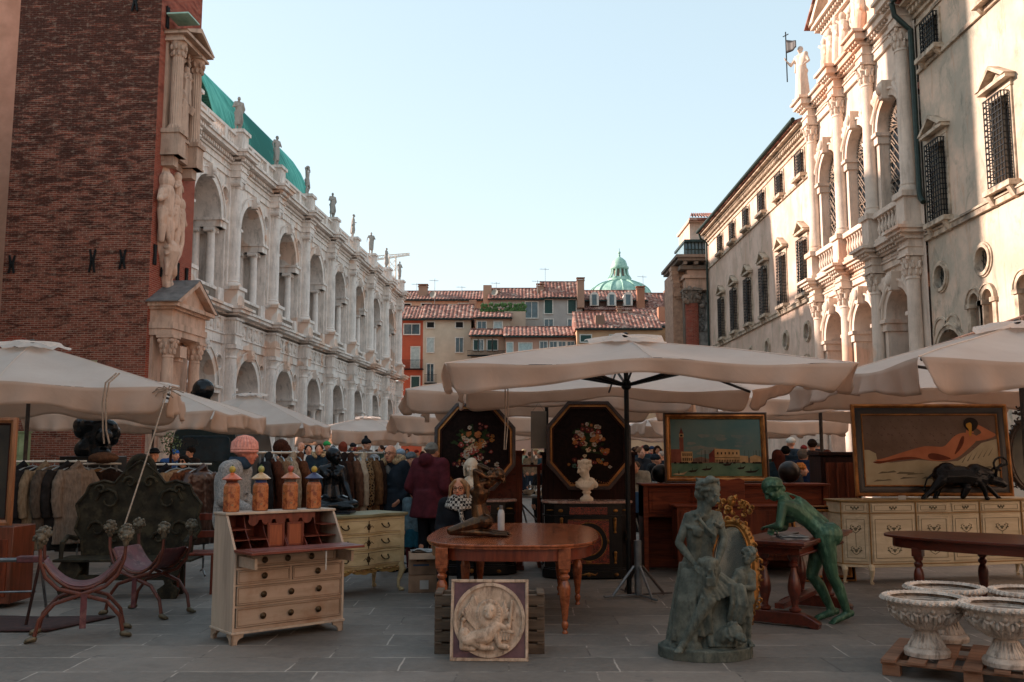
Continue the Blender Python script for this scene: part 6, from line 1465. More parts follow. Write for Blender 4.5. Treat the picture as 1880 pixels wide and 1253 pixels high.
def nude_painting():
    y = 12.05; p0, p1 = at(1573, 912, y), at(1852, 742, y); w, h = p1.x-p0.x, p1.z-1.03
    t = thing('framed_nude_painting', 'large gilt framed painting of a reclining woman seen from behind on white cloth', 'painting', (p0.x, y+.05, 1.03), 0); t.rotation_euler = (radians(-3), 0, radians(0))
    frame(t, w, h, ((0,.045,.06,GOLDW,'frame'),(.045,.125,.04,mat('dark_frame','1c1412','120d0b',8,.3),'dark_frame'),(.125,.145,.035,GOLDW,'inner_frame')))
    mats = [oil('wall_paint','6b574a','574539',2), oil('wall_pattern','4f3b33','5c4940',4), oil('cloth_paint','8f8268','a0937a',3), oil('cloth_shade','6d634e','574f40',3), oil('skin_paint','94583d','a8694a',2.5), oil('skin_dark','663423','502619',3), oil('hair_paint','1d1714','2a211c',5), oil('ribbon_paint','a87a30','8a5f24',5)]
    b = MB(); m = .14; X = lambda u: m+(w-2*m)*u; Z = lambda v: m+(h-2*m)*v
    def q(mi, pts, k):
        if len(pts) > 4 and mi > 2:
            for _ in range(2): pts = [(a[0]*t+c[0]*(1-t), a[1]*t+c[1]*(1-t)) for a, c in zip(pts, pts[1:]+pts[:1]) for t in (.75, .25)]
        flat(b, mi, [(X(min(u,.999)), Z(v)) for u, v in pts], -.012-.0006*k)
    q(0, [(0,0),(1,0),(1,1),(0,1)], 0); rr = random.Random(2)
    for j in range(5):
        for i in range(12):
            cx_, cz_ = .05+i*.078+(j%2)*.03, .52+j*.1
            for s_ in range(4): a = s_*1.6+rr.random(); q(1, [(cx_, cz_), (cx_+.02*cos(a), cz_+.035*sin(a)), (cx_+.026*cos(a+.4), cz_+.03*sin(a+.4))], .5) if cx_ < .96 else None
    q(2, [(0,0),(1,0),(1,.33),(.8,.36),(.6,.33),(.4,.36),(.2,.32),(0,.36)], 1); q(2, [(.0,.2),(.1,.3),(.09,.45),(.04,.5),(0,.5)], 2); q(2, [(.66,.3),(.78,.45),(.88,.6),(1,.66),(1,.3)], 2)
    for k in range(14): x = rr.uniform(0,.85); z = rr.uniform(.03,.28); q(3, [(x,z),(x+.12,z+.05*rr.uniform(-1,1)),(x+.14,z+.02),(x+.03,z+.03)], 3)
    for k in range(6): x = .72+k*.04; q(3, [(x,.32+.02*k),(x+.01,.32+.02*k),(x+.05,.45+.02*k)], 3)
    # the figure: legs, hips, back, shoulders, raised arm, head
    q(5, [(.05,.33),(.1,.3),(.14,.315),(.27,.36),(.4,.38),(.5,.36),(.5,.42),(.4,.47),(.26,.43),(.12,.35)], 5)
    q(4, [(.06,.355),(.13,.335),(.25,.39),(.36,.41),(.48,.35),(.56,.34),(.66,.36),(.72,.42),(.78,.52),(.83,.6),(.86,.68),(.82,.74),(.74,.75),(.68,.7),(.64,.62),(.6,.54),(.52,.55),(.45,.555),(.38,.52),(.26,.45),(.13,.37)], 6)
    q(5, [(.48,.37),(.56,.35),(.66,.37),(.6,.42),(.52,.46),(.47,.44)], 7); q(5, [(.66,.4),(.74,.55),(.76,.7),(.735,.7),(.7,.55)], 7)
    q(4, [(.8,.62),(.9,.64),(.97,.68),(1,.72),(.96,.76),(.89,.84),(.84,.88),(.83,.84),(.9,.75),(.84,.7)], 7); q(4, [(.77,.74),(.83,.74),(.82,.84),(.78,.84)], 7)
    q(6, [(.755,.84),(.76,.92),(.79,.965),(.84,.96),(.87,.9),(.86,.82),(.82,.76),(.79,.76)], 8); q(7, [(.775,.88),(.82,.9),(.815,.78),(.81,.7),(.79,.7),(.795,.8),(.775,.83)], 9)
    b.build('canvas', mats, t, smooth=0)
nude_painting()
# leaning gilt frame with map-like picture
p0, p1 = at(1462, 1072, 11.7), at(1562, 1060, 11.7)
t = thing('leaning_gilt_frame', 'gilt framed pale picture leaning on the floor behind the green bronze figure', 'picture frame', (3.5, 11.75, 0), 0); t.rotation_euler = (radians(-10), 0, radians(4))
frame(t, .78, .93, ((0,.02,.05,GOLDW,'frame'),(.022,.045,.045,DARKW,'dark_band'),(.046,.075,.05,GOLDW,'inner_frame')))
b = MB(); b.add([(.07,-.01,.07),(.71,-.01,.07),(.71,-.01,.86),(.07,-.01,.86)], [(0,1,2,3)]); b.build('picture', mat('aged_map', '8a7868', '6a5a50', 7, .6, c3='54463f', s3=12), t, smooth=0)
# ---- ivory sideboard
def ivory():
    p0 = V((4.1, 11.45, 0)); p1 = V((6.75, 12.0, 0)); L = (p1-p0).length
    r = thing('ivory_sideboard', 'long ivory painted sideboard with flower ornaments and gilt lines, at the right', 'sideboard', p0, atan2(p1.y-p0.y, p1.x-p0.x))
    D = .5; def_ = [(0,.18),(.28,.0),(.9,-.02),(1.35,-.06),(1.8,-.02),(2.42,0),(L,.18),(L,D),(0,D)]
    def ol(g): return [(-g,.18-g),(.28-g*.3,-g),(.9,-.02-g),(1.35,-.06-g),(1.8,-.02-g),(2.42+g*.3,-g),(L+g,.18-g),(L+g,D+g),(-g,D+g)]
    b = MB(); b.prism(ol(0), .22, .99, 'z'); b.build('body', CREAM2, r, bevel=.004)
    b = MB(); b.prism(ol(.025), .991, 1.012, 'z'); b.prism(ol(.015), .98, .9905, 'z'); b.build('top', wood('ochre_edge', '8a6f45', '70572f', .4, 3, 0, .2), r, bevel=.004)
    b = MB(); b.prism(ol(.012), .845, .855, 'z'); b.prism(ol(.012), .235, .245, 'z')
    for x, y in ((.28,0),(.9,-.02),(1.8,-.02),(2.42,0),(0,.18)): b.tube([(x,y-.008,.24),(x,y-.008,.985)], .008, 6)
    b.build('gilt_lines', wood('gilt_line', '8a6a3a', '6d4f28', .4, 5, 0, .1), r)
    segs = [((0,.18),(.28,0)),((.28,0),(.9,-.02)),((.9,-.02),(1.35,-.06)),((1.35,-.06),(1.8,-.02)),((1.8,-.02),(2.42,0)),((2.42,0),(L,.18))]
    OLV = mat('olive_paint', '5a5540', '46412f', 12, .6)
    for s0, s1 in segs:
        a, c = V((*s0, 0)), V((*s1, 0)); ln = (c-a).length; d = (c-a)/ln; n = V((d.y, -d.x, 0)); an = atan2(d.y, d.x)
        def rel(): m = MB(); m.X = Matrix.Translation(a+n*.002) @ Matrix.Rotation(an, 4, 'Z'); return m
        m = rel(); m.box(.03, ln-.03, -.012, 0, .27, .82); o = m.build('door', CREAM2, r, bevel=.005)
        m = rel()
        x0, x1, z0, z1, t_ = .06, ln-.06, .31, .78, .005
        for (A, B_, C_, D_) in ((x0,x1,z0,z0+t_),(x0,x1,z1-t_,z1),(x0,x0+t_,z0+t_,z1-t_),(x1-t_,x1,z0+t_,z1-t_)): m.box(A,B_,-.0155,-.011,C_,D_)
        cx_ = ln/2; k_ = min(1, ln/.5)
        for zc in (.66, .4):
            for q in (-1, 1):
                m.tube([(cx_,-.014,zc-.05),(cx_+q*.06*k_,-.015,zc-.02),(cx_+q*.09*k_,-.015,zc+.04),(cx_+q*.05*k_,-.015,zc+.05)], .004, 5)
                for j in range(4): m.ball((cx_+q*(.02+.022*j)*k_, -.014, zc+.02*sin(j*2)+.01), (.013,.004,.009), 6, 4)
            m.ball((cx_,-.014,zc), (.018,.006,.022), 7, 5)
        m.tube([(cx_,-.014,.44),(cx_,-.014,.62)], .003, 4); m.build('flower_ornament', OLV, o)
        m = rel(); m.box(.03, ln-.03, -.012, 0, .865, .965); o = m.build('drawer', CREAM2, r, bevel=.004)
        m = rel(); x0, x1, z0, z1, t_ = .06, ln-.06, .885, .945, .004
        for (A, B_, C_, D_) in ((x0,x1,z0,z0+t_),(x0,x1,z1-t_,z1),(x0,x0+t_,z0+t_,z1-t_),(x1-t_,x1,z0+t_,z1-t_)): m.box(A,B_,-.0155,-.011,C_,D_)
        for j in range(5): m.ball((cx_+(j-2)*.02, -.016, .915+.008*(-1)**j), (.012,.005,.014), 6, 5)
        m.build('drawer_ornament', OLV, o)
    b = MB()
    for i in range(6):
        a, c = segs[i]; n = 14
        pts = [(a[0]+(c[0]-a[0])*j/n, .235) for j in range(n+1)]+[(a[0]+(c[0]-a[0])*(1-j/n), .2-.035*sin(pi*j/n)**.7*(-1)) for j in range(n+1)]
        y = (a[1]+c[1])/2
    b.prism(ol(.008), .2, .232, 'z'); b.build('apron', CREAM2, r, bevel=.004)
    for x, y in ((.03,.2),(.28,.02),(.9,.0),(1.8,.0),(2.42,.02),(L-.03,.2),(.03,D-.05),(L-.03,D-.05)):
        m = MB(); m.tube([(x,y,.22),(x-.01,y-.04,.17),(x+.005,y-.01,.08),(x+.0,y-.0,.03),(x-.005,y-.03,.012)], [.042,.036,.02,.016,.024], 9); m.build('leg', CREAM2, r)
    m = MB(); m.box(0,.09,0,.004,0,.05); o = tag(m.build('price_card', WHITE, None), 'small white card standing on the ivory sideboard', 'card'); o.location = (4.78, 11.6, 1.013)
ivory()
# ---- oval table at the right
t = thing('oval_table', 'dark polished oval extending table behind the stone urns at the right edge', 'table', (5.05, 8.72, 0), radians(-40))
n = 48; b = MB(); out = lambda kx, ky: [(kx*math.copysign(abs(cos(2*pi*i/n))**.8, cos(2*pi*i/n)), ky*math.copysign(abs(sin(2*pi*i/n))**.75, sin(2*pi*i/n))) for i in range(n)]
b.prism(out(1.55, .56), .755, .78, 'z'); b.build('tabletop', MAHO2, t, bevel=.005); b = MB(); b.prism(out(1.47, .5), .66, .7545, 'z'); b.build('apron', MAHO2, t, bevel=.002)
for x, y in ((-1.15,-.33),(-.75,.4),(.4,.4),(1.1,-.33),(.1,-.4),(1.2,.3)): b = MB(); turned(b, (x, y, 0), .67, .048); b.build('leg', MAHO2, t, bevel=.002)
# ---- refectory table with baluster legs
def refectory():
    a, c = V((2.42, 8.75, 0)), V((3.22, 9.95, 0)); d = (c-a); L = d.length
    r = thing('baluster_leg_table', 'small dark carved table on fat baluster legs, under the green bronze figure\'s arms', 'table', (a+c)/2, atan2(d.y, d.x))
    b = MB(); b.box(-.86, .86, -.33, .33, .755, .79); b.box(-.83, .83, -.3, .3, .73, .7545); b.build('tabletop', MAHO2, r, bevel=.006)
    b = MB(); b.box(-.74, .74, -.25, .25, .66, .7295)
    for i in range(40): b.ball((-.74+i*.038, -.255, .665), .014, 6, 5)
    b.build('apron', MAHO2, r, bevel=.004)
    for x in (-.58, .58):
        b = MB(); b.prism([(-.36,.0),(-.3,0),(-.26,.02),(.26,.02),(.3,0),(.36,0),(.37,.05),(.3,.09),(.2,.13),(-.2,.13),(-.3,.09),(-.37,.05)], x-.05, x+.05, 'x'); b.build('foot', MAHO2, r, bevel=.006)
        for y in (-.14, .14): b = MB(); turned(b, (x, y, .13), .53, .062, 1); b.build('leg', MAHO2, r)
    b = MB(); b.box(-.6, .6, -.045, .045, .15, .2); b.build('stretcher', MAHO2, r, bevel=.004)
    k = thing('open_book', 'open book with pictures lying on the baluster leg table', 'book', r.matrix_basis @ V((-.45,-.1,.791)), r.rotation_euler.z+.5)
    b = MB(); b.grid(lambda u, v: V((-.17+.34*u, -.12+.24*v, .012+.02*abs(sin(pi*(u-.5)))**.5*(1-abs(u-.5)))), 16, 2); b.box(-.17,.17,-.12,.12,0,.01); b.build('pages', mat('book_page', '8d8c88', '4a4a4c', 14, .5), k)
    m = thing('magazine', 'dark booklet lying behind the open book on the carved table', 'booklet', r.matrix_basis @ V((-.05,.1,.791)), r.rotation_euler.z); b = MB(); b.box(-.15,.15,-.1,.1,0,.012); b.build('cover', mat('dark_cover','20201f','121212',8,.3), m, bevel=.002)
refectory()
# ---- ornate mirror behind the stone group
def baroque(label, w, h, loc, rz, tilt, m, glass, seed):
    t = thing('ornate_mirror', label, 'mirror', loc, rz); t.rotation_euler = (radians(tilt), 0, rz); rr = random.Random(seed)
    def path(k, g=0):
        a = 2*pi*k; x = (w/2-.09+g)*math.copysign(abs(sin(a))**.75, sin(a)); z = h*.46-(h*.42-.04+g)*cos(a)*(1 if cos(a) > 0 else 1.0); x *= 1-.12*max(0, -cos(a))**2; return V((x, 0, z))
    b = MB(); n = 64
    b.tube([path(i/n)*1+V((0,-.02,0)) for i in range(n+1)], .035, 8, cap=False); b.tube([path(i/n, -.035)+V((0,-.035,0)) for i in range(n+1)], .012, 6, cap=False)
    for i in range(70):
        p = path(i/70, .03); s = 1+.6*(rr.random()); d = .02*s; o = V((rr.uniform(-.03,.03), -.02-.02*rr.random(), rr.uniform(-.03,.03)))
        cc = p+o; a0 = rr.random()*6; b.tube([cc+V((d*cos(a0+j*.9)*(1-j*.13), -.006*j, d*sin(a0+j*.9)*(1-j*.13))) for j in range(6)], [.011,.012,.011,.009,.007,.004], 6)
    # crest
    for i in range(34):
        a = rr.random()*pi; q = rr.random()**.5*.17; cc = V((q*cos(a)*1.2, -.03-.02*rr.random(), h*.9+q*sin(a)*.95)); a0 = rr.random()*6; d = .024; b.tube([cc+V((d*cos(a0+j*.9)*(1-j*.13), -.006*j, d*sin(a0+j*.9)*(1-j*.13))) for j in range(6)], [.012,.013,.012,.01,.008,.004], 6)
    b.ball((0,-.04,h*1.0), (.04,.03,.05)); b.build('carved_frame', m, t)
    b = MB(); pts = [path(i/n, -.03) for i in range(n)]; b.add([(p.x, -.01, p.z) for p in pts], [tuple(range(n))[::-1]]); b.build('glass', glass, t, smooth=0)
MIRR = mat('old_mirror', '9aa09c', '7c827c', 4, .12, .85, bump=.05, c3='a8a698')
baroque('carved gilt mirror leaning behind the stone mother and child group', .6, 1.15, (1.9, 8.25, .02), radians(-24), -9, GOLD, MIRR, 3)
baroque('dark carved mirror standing on the ivory sideboard at the right edge', .75, 1.15, (6.75, 12.1, 1.02), radians(-8), -4, mat('dark_gilt','3a2a1e','1d1511',10,.4,.4), mat('dim_mirror','3c3c36','2a2b28',4,.2,.5), 8)
# ================= sculptures for sale
def weathered(name, a, b_, c, rough=.8, metal=0, sc=7, spec=.3):
    q = NM(name); f = q.noise(sc, 7, .7)
    cc = q.mix(q.ramp(f, [(.35, 0.), (.62, 1.)]), hexc(a), hexc(b_))
    cc = q.mix(q.ramp(q.noise(sc*2.5, 5, .7, stretch=(1.5,1.5,.5)), [(.5, 0.), (.7, .8)]), cc, hexc(c))
    cc = q.mix(1., cc, (1.25, 1.25, 1.25), 'MULTIPLY'); q.col(cc); q.bump(q.noise(sc*14, 5, .7), .25, .003); return q.set(rough, metal, spec)
GSTONE = weathered('mossy_cast_stone', '5f6259', '3d423c', '272c28')
GREEN = weathered('green_bronze', '2f523b', '1e3a2a', '5a7a60', .48, .2, 5, .5)
BRONZE = weathered('dark_bronze', '48321f', '2a1c13', '74502f', .27, .75, 6, .6)
BLACKB = weathered('black_bronze', '14161a', '0b0c0e', '22262b', .22, .6, 6, .6)
def P(px, py, Y): return at(px, py, Y)
def sgroup():
    Y = 7.55; k = .86; r = thing('stone_group_statue', 'weathered grey stone group of a woman with children on a rock base, right of centre', 'statue', (P(1300,1200,Y).x, Y, 0)); O = V(r.location)
    j = lambda px, py, dy=0: at(px, py, Y+dy)-O
    b = MB()
    J = dict(hd=j(1305,908,-.04), nk=j(1291,944), ch=j(1289,974), ws=j(1284,1010,.01), pv=j(1280,1042,.03),
        sR=j(1264,950,.0), eR=j(1246,998,-.03), wR=j(1275,1036,-.14), sL=j(1317,948,.02), eL=j(1329,988,-.02), wL=j(1317,1034,-.15),
        hR=j(1268,1052,.0), kR=j(1303,1105,-.2), aR=j(1256,1180,-.14), tR=j(1247,1194,-.25), hL=j(1295,1050,.02), kL=j(1350,1082,-.12), aL=j(1345,1160,.0), tL=j(1350,1170,-.1))
    J['dR'] = V((.7,-.45,-.5)); J['dL'] = V((-.5,-.5,-.7)); J['pR'] = V((.1,.3,-1)); J['pL'] = V((-.2,.5,-.8))
    body(b, J, k*.93, f=(.35,-1,0), fem=True, hf=(.8,-.75,-.42), curl=.3)
    h = J['hd']; rr = random.Random(5)
    # piled hair in waves and curls
    b.ball(h+V((-.03,.03,.05)), (.085,.09,.075)); b.ball(h+V((-.075,.05,-.0)), (.05,.05,.05)); b.ball(h+V((-.0,.0,.105)), (.05,.05,.045))
    for i in range(26): a = rr.random()*6.28; q = rr.random(); b.tube([h+V((-.02+.09*cos(a+t*.35), .02+.085*sin(a+t*.35), .02+.09*q+t*.006)) for t in range(4)], [.01,.014,.014,.008], 6)
    b.tube([h+V((-.07,.06,-.03)), h+V((-.08,.05,-.11)), h+V((-.06,.0,-.17)), J['sR']+V((.04,-.06,-.02))], [.028,.024,.018,.01], 8)
    # drapery: strap, folds over the arm, heavy skirt
    drape(b, [J['sR']+V((.05,-.05,.03)), J['ch']+V((.02,-.1,.02)), J['ch']+V((.08,-.1,-.03)), J['ws']+V((.1,-.06,.05))], .02, .007, 3, .005)
    drape(b, [J['sR']+V((-.04,-.03,-.06)), J['sR']+V((.02,-.09,-.09)), J['ch']+V((-.02,-.1,.01))], .02, .01, 3, .01, seed=2)
    drape(b, [J['sL']+V((.04,-.02,-.05)), J['sL']+V((.0,-.08,-.08)), J['sL']+V((-.05,-.1,-.05))], .02, .01, 3, .012, seed=3)
    fold_skirt(b, J['pv']+V((-.0,.0,.04)), V((J['pv'].x-.06, .05, .1)), .14, .2, 72, 13, .13, 4, sq=.75, h=12)
    for i in range(9):
        t = i/8; x0 = J['pv'].x-.14+.1*t; b.tube([V((x0+.02, -.06-.06*t, J['pv'].z)), V((x0-.03, -.1-.05*t, .45)), V((x0-.08+.05*t, -.1-.04*t, .14+.04*sin(i*2)))], [.02,.026,.03], 8)
    for i in range(7):   # folds across the thighs
        t = i/6; b.tube([J['hR'].lerp(J['hL'], t)+V((0,-.07,.04)), J['hR'].lerp(J['hL'], t)*.45+J['kR'].lerp(J['kL'], t)*.55+V((0,-.075,.02-.02*(i%2))), J['kR'].lerp(J['kL'], t)+V((0,-.03,-.02))], [.016,.022,.016], 7)
    drape(b, [J['kL']+V((0,-.02,.03)), J['kL']+V((.01,-.05,-.12)), J['kL']+V((-.02,0,-.26))], .1, .024, 5, .02, seed=8)
    drape(b, [J['kR']+V((-.02,0,.04)), J['kR']+V((-.05,.02,-.1)), J['kR']+V((-.03,.05,-.26))], .08, .022, 4, .02, seed=9)
    # bearded head resting in her lap
    f = j(1301,1046,-.2); head(b, f, (.3,-1,-.25), .74); b.ball(f+V((0,.02,.05)), (.075,.075,.05))
    for i in range(22): a = rr.random()*6.28; b.tube([f+V((.07*cos(a+t*.3), .02+.05*sin(a+t*.3), .02+.012*t+.03*rr.random())) for t in range(4)], [.009,.012,.012,.006], 6)
    for i in range(9): b.tube([f+V((-.03+.008*i, -.07, -.05)), f+V((-.035+.009*i, -.07, -.11-.02*rr.random()))], [.012,.005], 5)
    b.cap(f+V((0,.05,-.02)), j(1290,1110,-.05), .09, .11)
    # child standing at her side
    c = .58; ch_ = dict(hd=j(1375,1024,-.02), nk=j(1368,1046), ch=j(1366,1062), ws=j(1364,1082), pv=j(1362,1100), sR=j(1354,1052,-.03), eR=j(1345,1070,-.06), wR=j(1352,1078,-.12),
        sL=j(1380,1054,.02), eL=j(1383,1080,-.04), wL=j(1362,1079,-.13), hR=j(1357,1104), kR=j(1362,1140,-.03), aR=j(1364,1172,0), tR=j(1358,1180,-.08), hL=j(1368,1104), kL=j(1374,1142,-.02), aL=j(1374,1176), tL=j(1380,1184,-.08))
    body(b, ch_, c, f=(-.3,-1,0), hf=(-.75,-.6,.45), bulk=1.15); h2 = ch_['hd']
    for i in range(34): a = rr.random()*6.28; e = rr.random()*1.3; b.ball(h2+V((.01+.058*cos(a)*cos(e), .012+.055*sin(a)*cos(e), .02+.055*sin(e))), .015+.006*rr.random(), 6, 5)
    fold_skirt(b, ch_['pv']+V((0,0,.0)), ch_['pv']+V((0,0,-.13)), .075, .085, 40, 9, .12, 6, h=4)
    # rock, tree stump and small animal
    b.prism([(.36*cos(2*pi*i/26)*(1+.06*rr.random())-.02, .27*sin(2*pi*i/26)*(1+.06*rr.random())+.03) for i in range(26)], -.001, .085, 'z')
    for i in range(44): a = rr.random()*6.28; q = rr.random()**.5; b.ball((.31*q*cos(a), .04+.21*q*sin(a), .07+.03*rr.random()), (.05+.05*rr.random(), .05, .03+.03*rr.random()), 8, 6)
    b.cap((.04,.02,.08), (.06,.03,.46), .16, .13); b.cap((.14,-.03,.1), (.12,0,.36), .1, .07)
    for i in range(18): x = -.02+.2*rr.random(); b.tube([(x,-.14-.03*rr.random(),.1), (x+.03*rr.random(),-.12,.22), (x+.02,-.08,.36)], [.02,.026,.016], 6)
    g = j(1350,1160,-.2); b.ball(g+V((-.0,0,-.0)), (.06,.05,.06)); b.ball(g+V((.03,-.04,-.035)), (.045,.04,.035)); b.ball(g+V((.05,-.07,-.05)), (.025,.025,.02)); b.tube([g+V((-.03,-.02,.05)), g+V((-.05,-.02,.02)), g+V((-.04,-.03,-.03))], .014, 6); b.cap(g+V((-.05,.04,-.02)), g+V((-.1,.08,-.06)), .06, .07)
    for i in range(16): b.ball(g+V((rr.uniform(-.07,.03), rr.uniform(-.04,.02), rr.uniform(-.06,.07))), .02, 6, 5)
    blob(b, 'figures', GSTONE, r, .0066, 1, .006, .03)
sgroup()
def green_nude():
    Y = 9.05; r = thing('green_bronze_figure', 'green patinated bronze nude leaning on the carved table with bent back', 'statue', (P(1530,1130,Y).x, Y, 0)); O = V(r.location)
    j = lambda px, py, dy=0: at(px, py, Y+dy)-O; b = MB()
    J = dict(hd=j(1417,898,-.02), nk=j(1441,918), ch=j(1462,938,.0), ws=j(1486,956), pv=j(1511,975), sR=j(1437,928,-.16), eR=j(1431,966,-.2), wR=j(1420,952,-.34) if False else j(1426,966,-.12)*0+j(1418,967,-.13), sL=j(1446,926,.15), eL=j(1440,968,.16), wL=j(1416,972,.03),
        hR=j(1512,986,-.09), kR=j(1529,1060,-.1), aR=j(1556,1126,-.08), tR=j(1531,1141,-.12), hL=j(1510,984,.09), kL=j(1490,1056,.09), aL=j(1528,1122,.1), tL=j(1500,1135,.06))
    J['dR'] = V((-.45,.8,-.1)); J['dL'] = V((-.3,-.9,-.1)); J['pR'] = V((0,0,-1)); J['pL'] = V((0,0,-1))
    body(b, J, .98, f=(-.7,0,-.9), fem=True, hf=(-.72,-.12,-.68), up=(-.45,0,1), curl=.25)
    b.ball(J['hR']+V((.07,.0,.02)), (.115,.105,.115)); b.ball(J['hL']+V((.07,0,.02)), (.115,.105,.115)); b.cap(J['hR']+V((.02,0,-.02)), J['kR'].lerp(J['hR'],.4), .1, .075); b.cap(J['hL']+V((.02,0,-.02)), J['kL'].lerp(J['hL'],.4), .1, .075)
    b.cap(J['ch']+V((.03,0,.05)), J['pv']+V((.0,0,.04)), .08, .085); b.tube([J['nk']+V((.01,0,.07)), J['ch']+V((.04,0,.125)), J['ws']+V((.03,0,.11))], .012, 6)
    # cap-like hair
    h = J['hd']; b.ball(h+V((.015,.01,.04)), (.098,.088,.07), 18, 12, Quaternion((0,1,0), radians(-22)))
    for i in range(7): b.tube([h+V((-.09+.02*i*.9, -.085*sin(pi*min(1,(i+1)/8)), .0+.013*i)), h+V((.0+.01*i, -.09*cos(i*.2), .03+.007*i)), h+V((.1, -.05+.01*i, .03+.004*i))], .007, 5)
    b.ball(h+V((.1,.01,.0)), (.035,.045,.04))
    blob(b, 'figure', GREEN, r, .0078, 3)
green_nude()
def kneeling():
    Y = 9.15; r = thing('kneeling_bronze', 'dark bronze nude kneeling on the dining table with arms raised behind its head', 'statue', (P(870,975,Y).x, Y, .783)); O = V(r.location)
    j = lambda px, py, dy=0: at(px, py, Y+dy)-O; b = MB(); k = .74
    J = dict(hd=j(910,872,0), nk=j(896,886), ch=j(884,904,0), ws=j(878,926), pv=j(884,950), sR=j(876,892,-.08), eR=j(873,866,-.1), wR=j(893,877,-.08), sL=j(889,888,.09), eL=j(881,856,.1), wL=j(903,866,.07),
        hR=j(886,957,-.07), kR=j(828,962,-.1), aR=j(904,974,-.08), tR=j(928,976,-.08), hL=j(888,957,.07), kL=j(838,955,.1), aL=j(908,972,.09), tL=j(932,974,.1))
    J['dR'] = V((.7,.2,.2)); J['dL'] = V((.7,-.2,.1)); J['tR'].z = J['tL'].z = .022; J['aR'].z = J['aL'].z = .035; J['kR'].z = .06; J['kL'].z = .065
    body(b, J, k, f=(-1,0,.2), fem=True, hf=(-.35,-.35,.85), up=(.8,0,.5), curl=.3)
    h = J['hd']; rr = random.Random(8); b.ball(h+V((.03,0,.0)), (.06,.055,.06))
    for i in range(40): a = rr.random()*6.28; q = V((.035+.035*cos(a), .045*sin(a)*rr.random()**.3, rr.uniform(-.05,.045))); b.tube([h+q, h+q+V((.02,.005,-.02)), h+q+V((.025,0,-.045))], [.008,.009,.005], 5)
    blob(b, 'figure', BRONZE, r, .005, 3)
kneeling()
def seated_black():
    Y = 10.85; r = thing('seated_black_bronze', 'black bronze of a slim seated figure with angular arms on the cream commode', 'statue', (P(612,935,Y).x, Y, .902)); O = V(r.location)
    j = lambda px, py, dy=0: at(px, py, Y+dy)-O; b = MB()
    J = dict(hd=j(615,838,-.02), nk=j(612,858), ch=j(611,873), ws=j(610,892), pv=j(611,912), sR=j(590,862,0), eR=j(574,890,-.04), wR=j(583,920,-.14), sL=j(628,862), eL=j(634,888,-.03), wL=j(644,916,-.14),
        hR=j(602,918), kR=j(578,926,-.22), aR=j(630,930,-.24), tR=j(645,931,-.24), hL=j(620,918), kL=j(652,926,-.14), aL=j(596,930,-.3), tL=j(583,932,-.3))
    body(b, J, .82, f=(.2,-1,0), fem=True, hf=(.9,-.4,-.1), hands='m')
    b.ball(J['hd']+V((-.03,.03,.02)), (.09,.09,.09)); b.box(-.25,.25,-.32,.1,0,.02)
    blob(b, 'figure', BLACKB, r, .008, 3)
seated_black()
def bust(label, px, Y, z, kind):
    r = thing('plaster_bust', label, 'bust', (P(px, 900, Y).x, Y, z), radians(-20 if kind == 0 else 15)); b = MB(); rr = random.Random(kind+1)
    b.lathe([(.085,0),(.085,.03),(.07,.045),(.045,.06),(.04,.085),(.06,.1),(.062,.11)], n=20)
    b.cap((-.045,.0,.2), (.045,0,.2), .07, .07); b.cap((0,.0,.1), (0,0,.19), .035, .085); b.cap((-.105,.01,.2), (-.06,0,.25), .045, .045); b.cap((.105,.01,.2), (.06,0,.25), .045, .045); b.ball((-.045,-.055,.185), (.045,.035,.045)); b.ball((.045,-.055,.185), (.045,.035,.045)); b.cap((0,0,.25), (-.01,-.01,.35), .052, .044)
    h = V((-.02,-.02,.41)); head(b, h, (-.8,-.8,-.3) if kind == 0 else (-.3,-1,-.1), .98)
    if kind == 0:
        for i in range(46): a = rr.random()*6.28; e = rr.uniform(.1,1.4); b.ball(h+V((.01+.078*cos(a)*cos(e), .01+.075*sin(a)*cos(e), .02+.075*sin(e))), .014+.01*rr.random(), 6, 5)
        for i in range(14): a = i*.45; b.ball(h+V((.0+.08*cos(a), .0+.08*sin(a), .07+.01*(i%2))), (.014,.014,.024), 6, 5)
    else:
        b.ball(h+V((0,.02,.03)), (.085,.095,.085))
        for i in range(24): a = rr.uniform(.1, 3.0); b.tube([h+V((.075*cos(a), .03+.06*sin(a), .05)), h+V((.085*cos(a), .05+.06*sin(a), -.03)), h+V((.08*cos(a), .05+.04*sin(a), -.12))], [.014,.018,.01], 6)
    for i in range(8): b.tube([(-.12+.035*i,-.07,.24), (-.05+.015*i,-.09,.17), (0,-.06,.12)], [.012,.014,.01], 6)
    blob(b, 'figure', WHITEM, r, .006, 2); return r
bust('white plaster bust with a flower wreath on the right inlaid cabinet', 1077, 12.15, .973, 0).scale = (1.02,)*3
bust('white plaster bust of a long haired woman before the left flower painting', 868, 12.4, .973, 1).scale = (1.05,)*3
